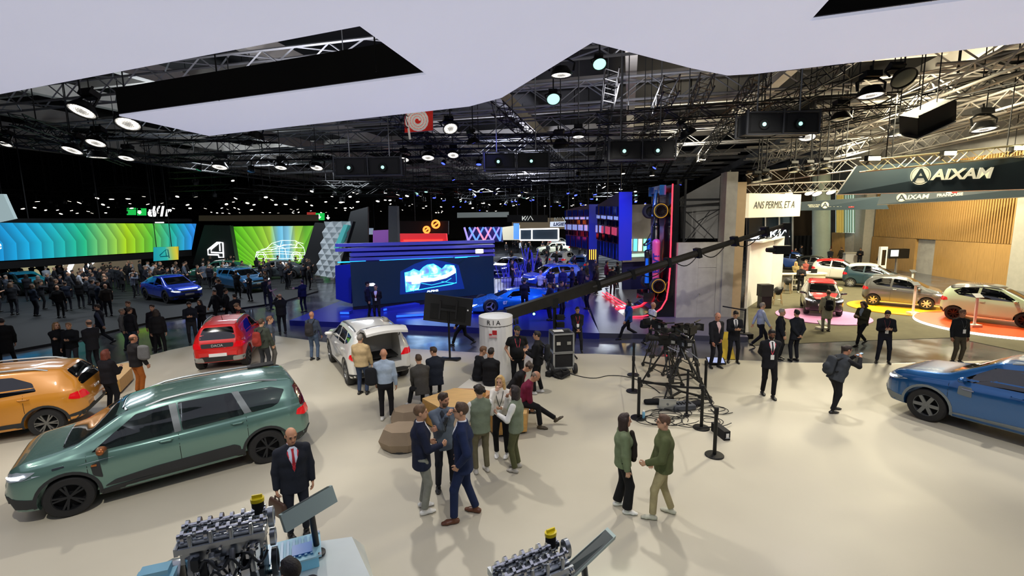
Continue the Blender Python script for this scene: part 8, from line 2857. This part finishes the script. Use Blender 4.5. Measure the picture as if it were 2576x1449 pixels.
# ---- around the white and red cars
PP(914, 992, 5, 'grey haired man in beige jacket and jeans behind the white SUV', h=1.70, top=('jacket', 'b09a74'), legs='2e3a52', hair=('short', '7a746c'), hands=('low', 'low'), b=1.08)
PP(982, 938, 330, 'grey haired man in dark coat leaning into the open tailgate', h=1.78, top=('coat', '23252c'), legs='1c1d22', hair=('short', '8a847c'), lean=16, hands=((-.15, .45, 1.05), (.2, .2, .9)), b=1.1)
a = PP(974, 1056, 350, 'bald man in light blue shirt and black trousers with a shoulder bag', h=1.76, top=('shirt', '9fb0c4'), legs='18181c', shoes='d8d8d4', hair=('none', ''), skin='b88468', hands=('low', 'down'), b=1.05)
S = Soft()
S.tap((0, 0, .06), (0, 0, .36), (1, 0, 0), (.15, .08), (.13, .06))
soft_thing('shoulder_bag', S, .018, CLOTH, 'black bag slung on the left side of the man in the light blue shirt', 'bag', '1c1e22', None, Matrix.Translation(a['hip'][0] + Vector((-.2, -.12, .0))))
a = PP(792, 906, 2, 'bald man in grey shirt and jeans with a dark backpack', h=1.72, top=('shirt', '3c4454'), legs='4a5a72', shoes='1c1c1c', hair=('none', ''), skin='b47e62', hands=('low', 'low'))
backpack(a, 'dark backpack on the bald man in jeans', '2e2c2e')
PP(622, 872, 215, 'man in black t-shirt with red lanyard bending over the red car', h=1.80, top=('tee', '16161a'), legs='141418', hair=('short', '5a4434'), lan='d03040', badge=True, lean=14, head=(0, 30), hands=('low', 'low'))
PP(487, 866, 150, 'man in dark shirt reading his phone left of the red car', h=1.80, z=HALL, top=('shirt', '181c26'), legs='24242a', hair=('short', '241a16'), beard='2a1e18', hands=('phone', 'phone'), head=(0, 28))
PP(513, 850, 180, 'woman in black holding a phone up behind the red car', h=1.70, z=HALL, top=('jacket', '17171c'), legs='15151a', hair=('long', '201814'), fem=True, hands=('phone', 'phone'), head=(0, 14))
a = PP(668, 938, 10, 'man in dark green hoodie with red checked backpack behind the estate car', h=1.76, top=('jacket', '3a4038'), legs='2a2c30', hair=('short', '4a3828'), hands=('low', 'low'))
backpack(a, 'red checked backpack of the man behind the estate car', '8a3028')
PP(688, 925, 60, 'man in slate t-shirt beside the red checked backpack', h=1.74, top=('tee', '4a525e'), legs='5a5854', hair=('short', '7a5038'))
a = PP(712, 840, 325, 'photographer in black shooting with a big camera', h=1.80, z=HALL, top=('jacket', '14161e'), legs='14161e', hair=('bald', '6a5444'), hands=('camera', 'camera'), b=1.12)
cmo = thing('camera', 'black camera raised by the photographer near the blue stage', 'camera', (a['hand'][0] + a['hand'][1]) / 2, radians(35))
MB().box((0, 0, 0), (.14, .08, .10)).build('camera_body', BLACK, cmo)
MB().lathe([(.04, 0), (.045, .14), (0, .14)], 14, (0, .03, 0), 0, 'Y').build('lens', BLACK, cmo)
PP(766, 785, 300, 'man in dark jacket pointing near the faceted wall', h=1.80, z=HALL, top=('jacket', '161a30'), legs='141626', hair=('short', '241c18'), hands=('down', (-.3, .45, 1.25)))
PP(285, 1038, 10, 'red haired woman in black beside the orange car', h=1.66, top=('jacket', '17151a'), legs='15151a', hair=('bob', '6a3020'), fem=True, hands=('low', 'phone'), b=1.1)
a = PP(352, 992, 25, 'balding man in dark hoodie and orange trousers beyond the estate car', h=1.74, top=('jacket', '201e20'), legs='a86028', hair=('bald', '5a3c2a'), skin='b88064', hands=('low', 'low'))
S = Soft()
S.tap((0, 0, .06), (0, 0, .34), (1, 0, 0), (.17, .08), (.16, .07))
soft_thing('tote_bag', S, .02, CLOTH, 'grey felt tote on the shoulder of the man in orange trousers', 'bag', '6a6a6a', None, Matrix.Translation(a['hip'][1] + Vector((.24, -.05, .12))))
# ---- left trio and groups on the hall floor
PP(158, 935, 110, 'blonde woman in black coat with crossed arms at the left', h=1.72, z=HALL, top=('coat', '131418'), legs='121216', hair=('bob', '8a6a44'), fem=True, hands=('cross', 'cross'))
PP(190, 932, 160, 'man in dark jacket between the blonde woman and the man in the tie', h=1.68, z=HALL, top=('jacket', '16181c'), legs='34353a', hair=('short', '8a6848'), hands=('phone', 'low'))
PP(242, 935, 290, 'balding man in dark suit and tie holding papers at the left', h=1.80, z=HALL, top=SUIT, legs=DK, shirt='dcdce0', tie='2a2c38', hair=('bald', '4a3a30'), hands=('clasp', 'phone'))
PP(258, 868, 250, 'man in dark vest walking behind the man with papers', h=1.78, z=HALL, top=('vest', '1a1c26'), sleeves='3c4254', legs='22242a', hair=('short', '2c221c'), **WALK)
PP(318, 880, 60, 'grey haired woman in zebra pattern top seen from behind', h=1.66, z=HALL, top=('jacket', '6a6864'), legs='2c3444', hair=('short', '8a7a68'), fem=True)
PP(338, 885, 10, 'man in dark quilted vest and jeans next to the zebra top', h=1.76, z=HALL, top=('vest', '1e1e22'), sleeves='222226', legs='3a4656', hair=('short', '3a2a20'))
PP(336, 862, 190, 'man facing the couple in the zebra top group', h=1.78, z=HALL, top=('jacket', '1a1618'), legs='1c1c20', hair=('short', '5a3c2a'))
PP(402, 892, 345, 'long haired visitor all in black seen from behind', h=1.76, z=HALL, top=('jacket', '131316'), legs='121215', hair=('bob', '2a201a'), feet=((-.13, 0, -8), (.20, 0, 14)))
PP(396, 878, 170, 'man in dark shirt facing the long haired visitor in black', h=1.80, z=HALL, top=('shirt', '1c1a20'), legs='16161a', hair=('short', '2a1e18'))
PP(18, 925, 300, 'dark figure in a long coat at the left edge', h=1.80, z=HALL, top=('coat', '0e0e10'), legs='101014', hair=('short', '1a1412'), feet=((-.12, .1, 0), (.20, -.2, 10)))
for k, (px, py, f_, hc, lb) in enumerate(((548, 815, 200, '2a201a', 'leftmost of the three dark visitors walking behind the red car'), (575, 812, 40, '3a2a20', 'middle one of the three dark visitors walking behind the red car'), (598, 830, 300, '1e1814', 'rightmost dark suited visitor walking behind the red car'))):
 PP(px, py, f_, lb, h=1.76, z=HALL, top=('suit' if k == 2 else 'jacket', ('191a20', '16171c', '1a1a20')[k]), legs='141418', hair=('short', hc), vox=.021, **(WALK if k != 1 else WALK2))
# ---- stage
PP(950, 808, 176, 'man in dark jacket with red lanyard standing at the foot of the LED screen', h=1.74, z=SZ, top=SUIT, legs=DK, shirt='d8d8d8', lan='c83040', badge=True, hair=('short', '2a201a'), hands=('back', 'back'), vox=.021)
PP(928, 800, 70, 'man in dark jacket with white print at the LED screen', h=1.78, z=SZ, top=('jacket', '12142a'), legs='12131c', hair=('short', '1a1412'), cap='15161c', vox=.021)
PP(1166, 868, 275, 'walking man whose upper body is behind the pole monitor', h=1.76, z=HALL, top=('jacket', '15161c'), legs='14151a', hair=('short', '1e1814'), vox=.021, feet=((-.09, .40, 0), (.09, -.40, 0, .06, -25)), hands=('swingf', 'clasp'))
for k, (px, py, f_, t_, lg, hr, lb) in enumerate((
  (1385, 806, 250, ('jacket', '1a1e4a'), '15162a', ('short', '241c18'), 'man in navy jacket holding papers beyond the crane arm'), (1412, 800, 130, ('suit', '1a1c34'), '15162a', ('short', '1e1814'), 'man in suit talking beyond the crane arm'),
  (1478, 778, 250, ('suit', '14162a'), '12142a', ('short', '1a1412'), 'man in dark suit standing alone on the blue stage'), (1360, 758, 40, ('polo', 'c0b8c0'), '2a2a48', ('none', ''), 'bald man in pale polo touching the blue hot hatch'),
  (1385, 752, 350, ('tee', '151832'), 'c0b8b0', ('short', '1e1814'), 'man in dark t-shirt and pale trousers beside the hot hatch'), (1416, 748, 200, ('suit', '2a2c58'), '1a1a30', ('short', '241c18'), 'man in blue suit behind the hot hatch'),
  (1440, 745, 260, ('jacket', '16183a'), '14152a', ('short', '1c1614'), 'man in dark jacket at the rear of the hot hatch'), (1462, 742, 170, ('suit', '1a1a30'), '16162a', ('short', '3a2a20'), 'second visitor at the rear of the hot hatch'),
  (1500, 740, 300, ('coat', '17172c'), '14142a', ('bob', '2a1e18'), 'visitor in long coat right of the hot hatch'), (1525, 722, 90, ('jacket', '7a2838'), '20202c', ('short', '2a201a'), 'visitor in red lit jacket left of the floor neon'),
  (1540, 745, 30, ('jacket', '1a1a28'), '16161e', ('short', '2a201a'), 'visitor in dark jacket behind the floor neon'), (1490, 700, 210, ('jacket', '14141c'), '14141a', ('long', '1c1412'), 'woman in black under the nearer strip panel'),
  (1320, 790, 10, ('shirt', '15182a'), '141628', ('short', '1c1614'), 'man in black at the railing'), (1330, 712, 100, ('jacket', '161828'), '14141c', ('short', '2a1e18'), 'dark visitor behind the stick sculpture'),
  (1357, 690, 250, ('jacket', '8a7890'), '20202c', ('long', 'b09a6a'), 'blonde visitor near the off-roader'), (1408, 668, 200, ('jacket', '55506a'), '1c1c28', ('short', '3a2a20'), 'visitor with lanyard near the white hatch'))):
 PP(px, py, f_, lb, z=SZ if py > 700 else HALL, h=1.76, top=t_, legs=lg, hair=hr, vox=.025, hands=(('phone', 'phone') if k % 3 == 0 else ('low', 'down')))
# ---- far right
for k, (px, py, f_, t_, lg, hr, lb) in enumerate((
  (2012, 736, 200, ('jacket', '1c1c20'), '17171b', ('short', '2a1e18'), 'man in black with white trainers between the counters'), (1998, 722, 190, ('shirt', '8a7a50'), '4a4838', ('long', 'c8a860'), 'blonde woman in khaki behind the counter'),
  (2024, 715, 250, ('shirt', '9a5048'), '2a2a2c', ('short', '4a3020'), 'man in red shirt behind the counter'), (2161, 671, 220, SUIT, DK, ('short', '2a2018'), 'man in dark suit by the grey pillar'),
  (2213, 688, 230, SUIT, DK, ('short', '2a2018'), 'man in dark suit reading in front of the white totem'), (2114, 668, 350, ('suit', '34302a'), '2a2824', ('short', '5a4434'), 'man in brown suit seen from behind by the white bin'),
  (2074, 658, 180, ('jacket', '1a1a1c'), '18181a', ('short', '3a3028'), 'man in black at the foot of the pale column'), (2086, 672, 200, ('jacket', '22262e'), '18181a', ('short', '2a2018'), 'second man in black by the fire extinguisher'))):
 PP(px, py, f_, lb, z=HALL, h=1.74, top=t_, legs=lg, hair=hr, vox=.027, shoes='d0d0d0' if k == 0 else '141414', hands=('phone', 'phone') if k in (0, 3, 4) else ('clasp', 'clasp') if k != 5 else ('low', 'low'))
# ---- the head at the very bottom
p = at(734, 1440, 1.62)
USED.append((p.x, p.y))
make_person('dark haired man whose head just shows at the bottom edge', (p.x, p.y, 0), 300, h=1.76, top=('jacket', '2a2c34'), legs='1c1d24', hair=('short', '1c1614'), skin='b8846a', vox=.0138)
# ---- crowd: a few visitors, copied with their parts
proto = []
SPEC = [dict(top=('jacket', '1c1d22'), hands=('phone', 'phone'), head=(0, 15)), dict(top=('suit', '24262c'), hands=('low', 'low')), dict(top=('coat', '202024'), hands=('pocket', 'pocket')), dict(top=('shirt', '8c98a8'), hands=('cross', 'cross')),
  dict(top=('sweater', '3a3c40'), hands=('camera', 'camera')), dict(top=('jacket', '4a4c44'), hands=('clasp', 'clasp'), fem=True, hair=('bob', '4a3020')), dict(top=('tee', '17181c'), hands=('low', 'talk')), dict(top=('jacket', '26282e'), hands=('pocket', 'low'), hair=('none', ''))]
TOPC = ['15161a', '1c1d22', '23252b', '191b26', '2c2e33', '101114', '3a3d44', '5a6270', 'b8bcc4', '4a4038', '222a3a', '17171a', '2a2624']
HRC = ['1c1512', '2c2019', '4a3626', '6a5340', '8a8078', '201814']
_cars = [o for o in C.objects if o.parent is None and o.get('category') == 'car']
_cars = [(o.location.x, o.location.y, cos(o.rotation_euler.z), sin(o.rotation_euler.z)) for o in _cars]
rng = random.Random(11)
def free(x, y, d):
 for ux, uy in USED:
  if (ux - x) ** 2 + (uy - y) ** 2 < d * d:
   return False
 for cx_, cy_, c_, s_ in _cars:
  dx, dy = x - cx_, y - cy_
  if abs(dx * c_ + dy * s_) < 2.7 and abs(-dx * s_ + dy * c_) < 1.25:
   return False
 return True
def crowd(n, x0, x1, y0, y1, z, label, group, face, d=.62, spread=50):
 k = 0
 for _ in range(n * 12):
  if k >= n:
   break
  px, py = rng.uniform(x0, x1), rng.uniform(y0, y1)
  p = at(px, py, z)
  if not free(p.x, p.y, d):
   continue
  USED.append((p.x, p.y))
  k += 1
  i = rng.randrange(len(SPEC))
  fc_ = face + rng.uniform(-spread, spread)
  while len(proto) <= i:
   proto.append(None)
  if proto[i] is None:
   proto[i] = make_person(label, (p.x, p.y, z), fc_, h=1.75, far=True, vox=.034, legs='17181c', group=group, **SPEC[i])['root']
   continue
  o = copy_tree(proto[i], (p.x, p.y, z), -radians(fc_), label)
  o['group'] = group
  s_ = rng.uniform(.94, 1.05)
  o.scale = (s_, s_, s_)
  tc, hc = rng.choice(TOPC), rng.choice(HRC)
  for ch in KIDS[o.name]:
   nm = ch.name.split('.')[0]
   if nm in ('body', 'shoe'):
    continue
   ch.color = lin(hc if nm == 'hair' else rng.choice(('15161a', '1c1e26', '2a2c34')) if nm == 'trousers' else tc)
crowd(74, -10, 480, 706, 752, HALL + .1, 'visitor in the dense dark crowd below the long LED wall', 'crowd below the long LED wall', 20)
crowd(22, -10, 300, 752, 800, HALL + .1, 'visitor in the nearer rows of the crowd at the left', 'near rows of the left crowd', 0)
crowd(34, 486, 800, 686, 730, HALL + .1, 'visitor around the cars below the ray screen', 'crowd below the ray screen', 30, .7)
crowd(8, 500, 690, 745, 790, HALL + .1, 'visitor near the steel blue SUV', 'visitors near the steel blue SUV', 200, .8, 150)
crowd(16, 1250, 1570, 660, 730, HALL if False else SZ, 'visitor on the blue stage among the sports cars', 'visitors on the blue stage', 120, .8, 180)
crowd(36, 1240, 1480, 606, 650, HALL, 'tiny visitor far down the hall', 'visitors far down the hall', 120, .9, 180)
crowd(4, 1955, 2060, 650, 672, HALL, 'distant visitor by the dark curtained booth', 'visitors by the dark booth', 180, .9, 90)
bpy.data.scenes.remove(TMP)
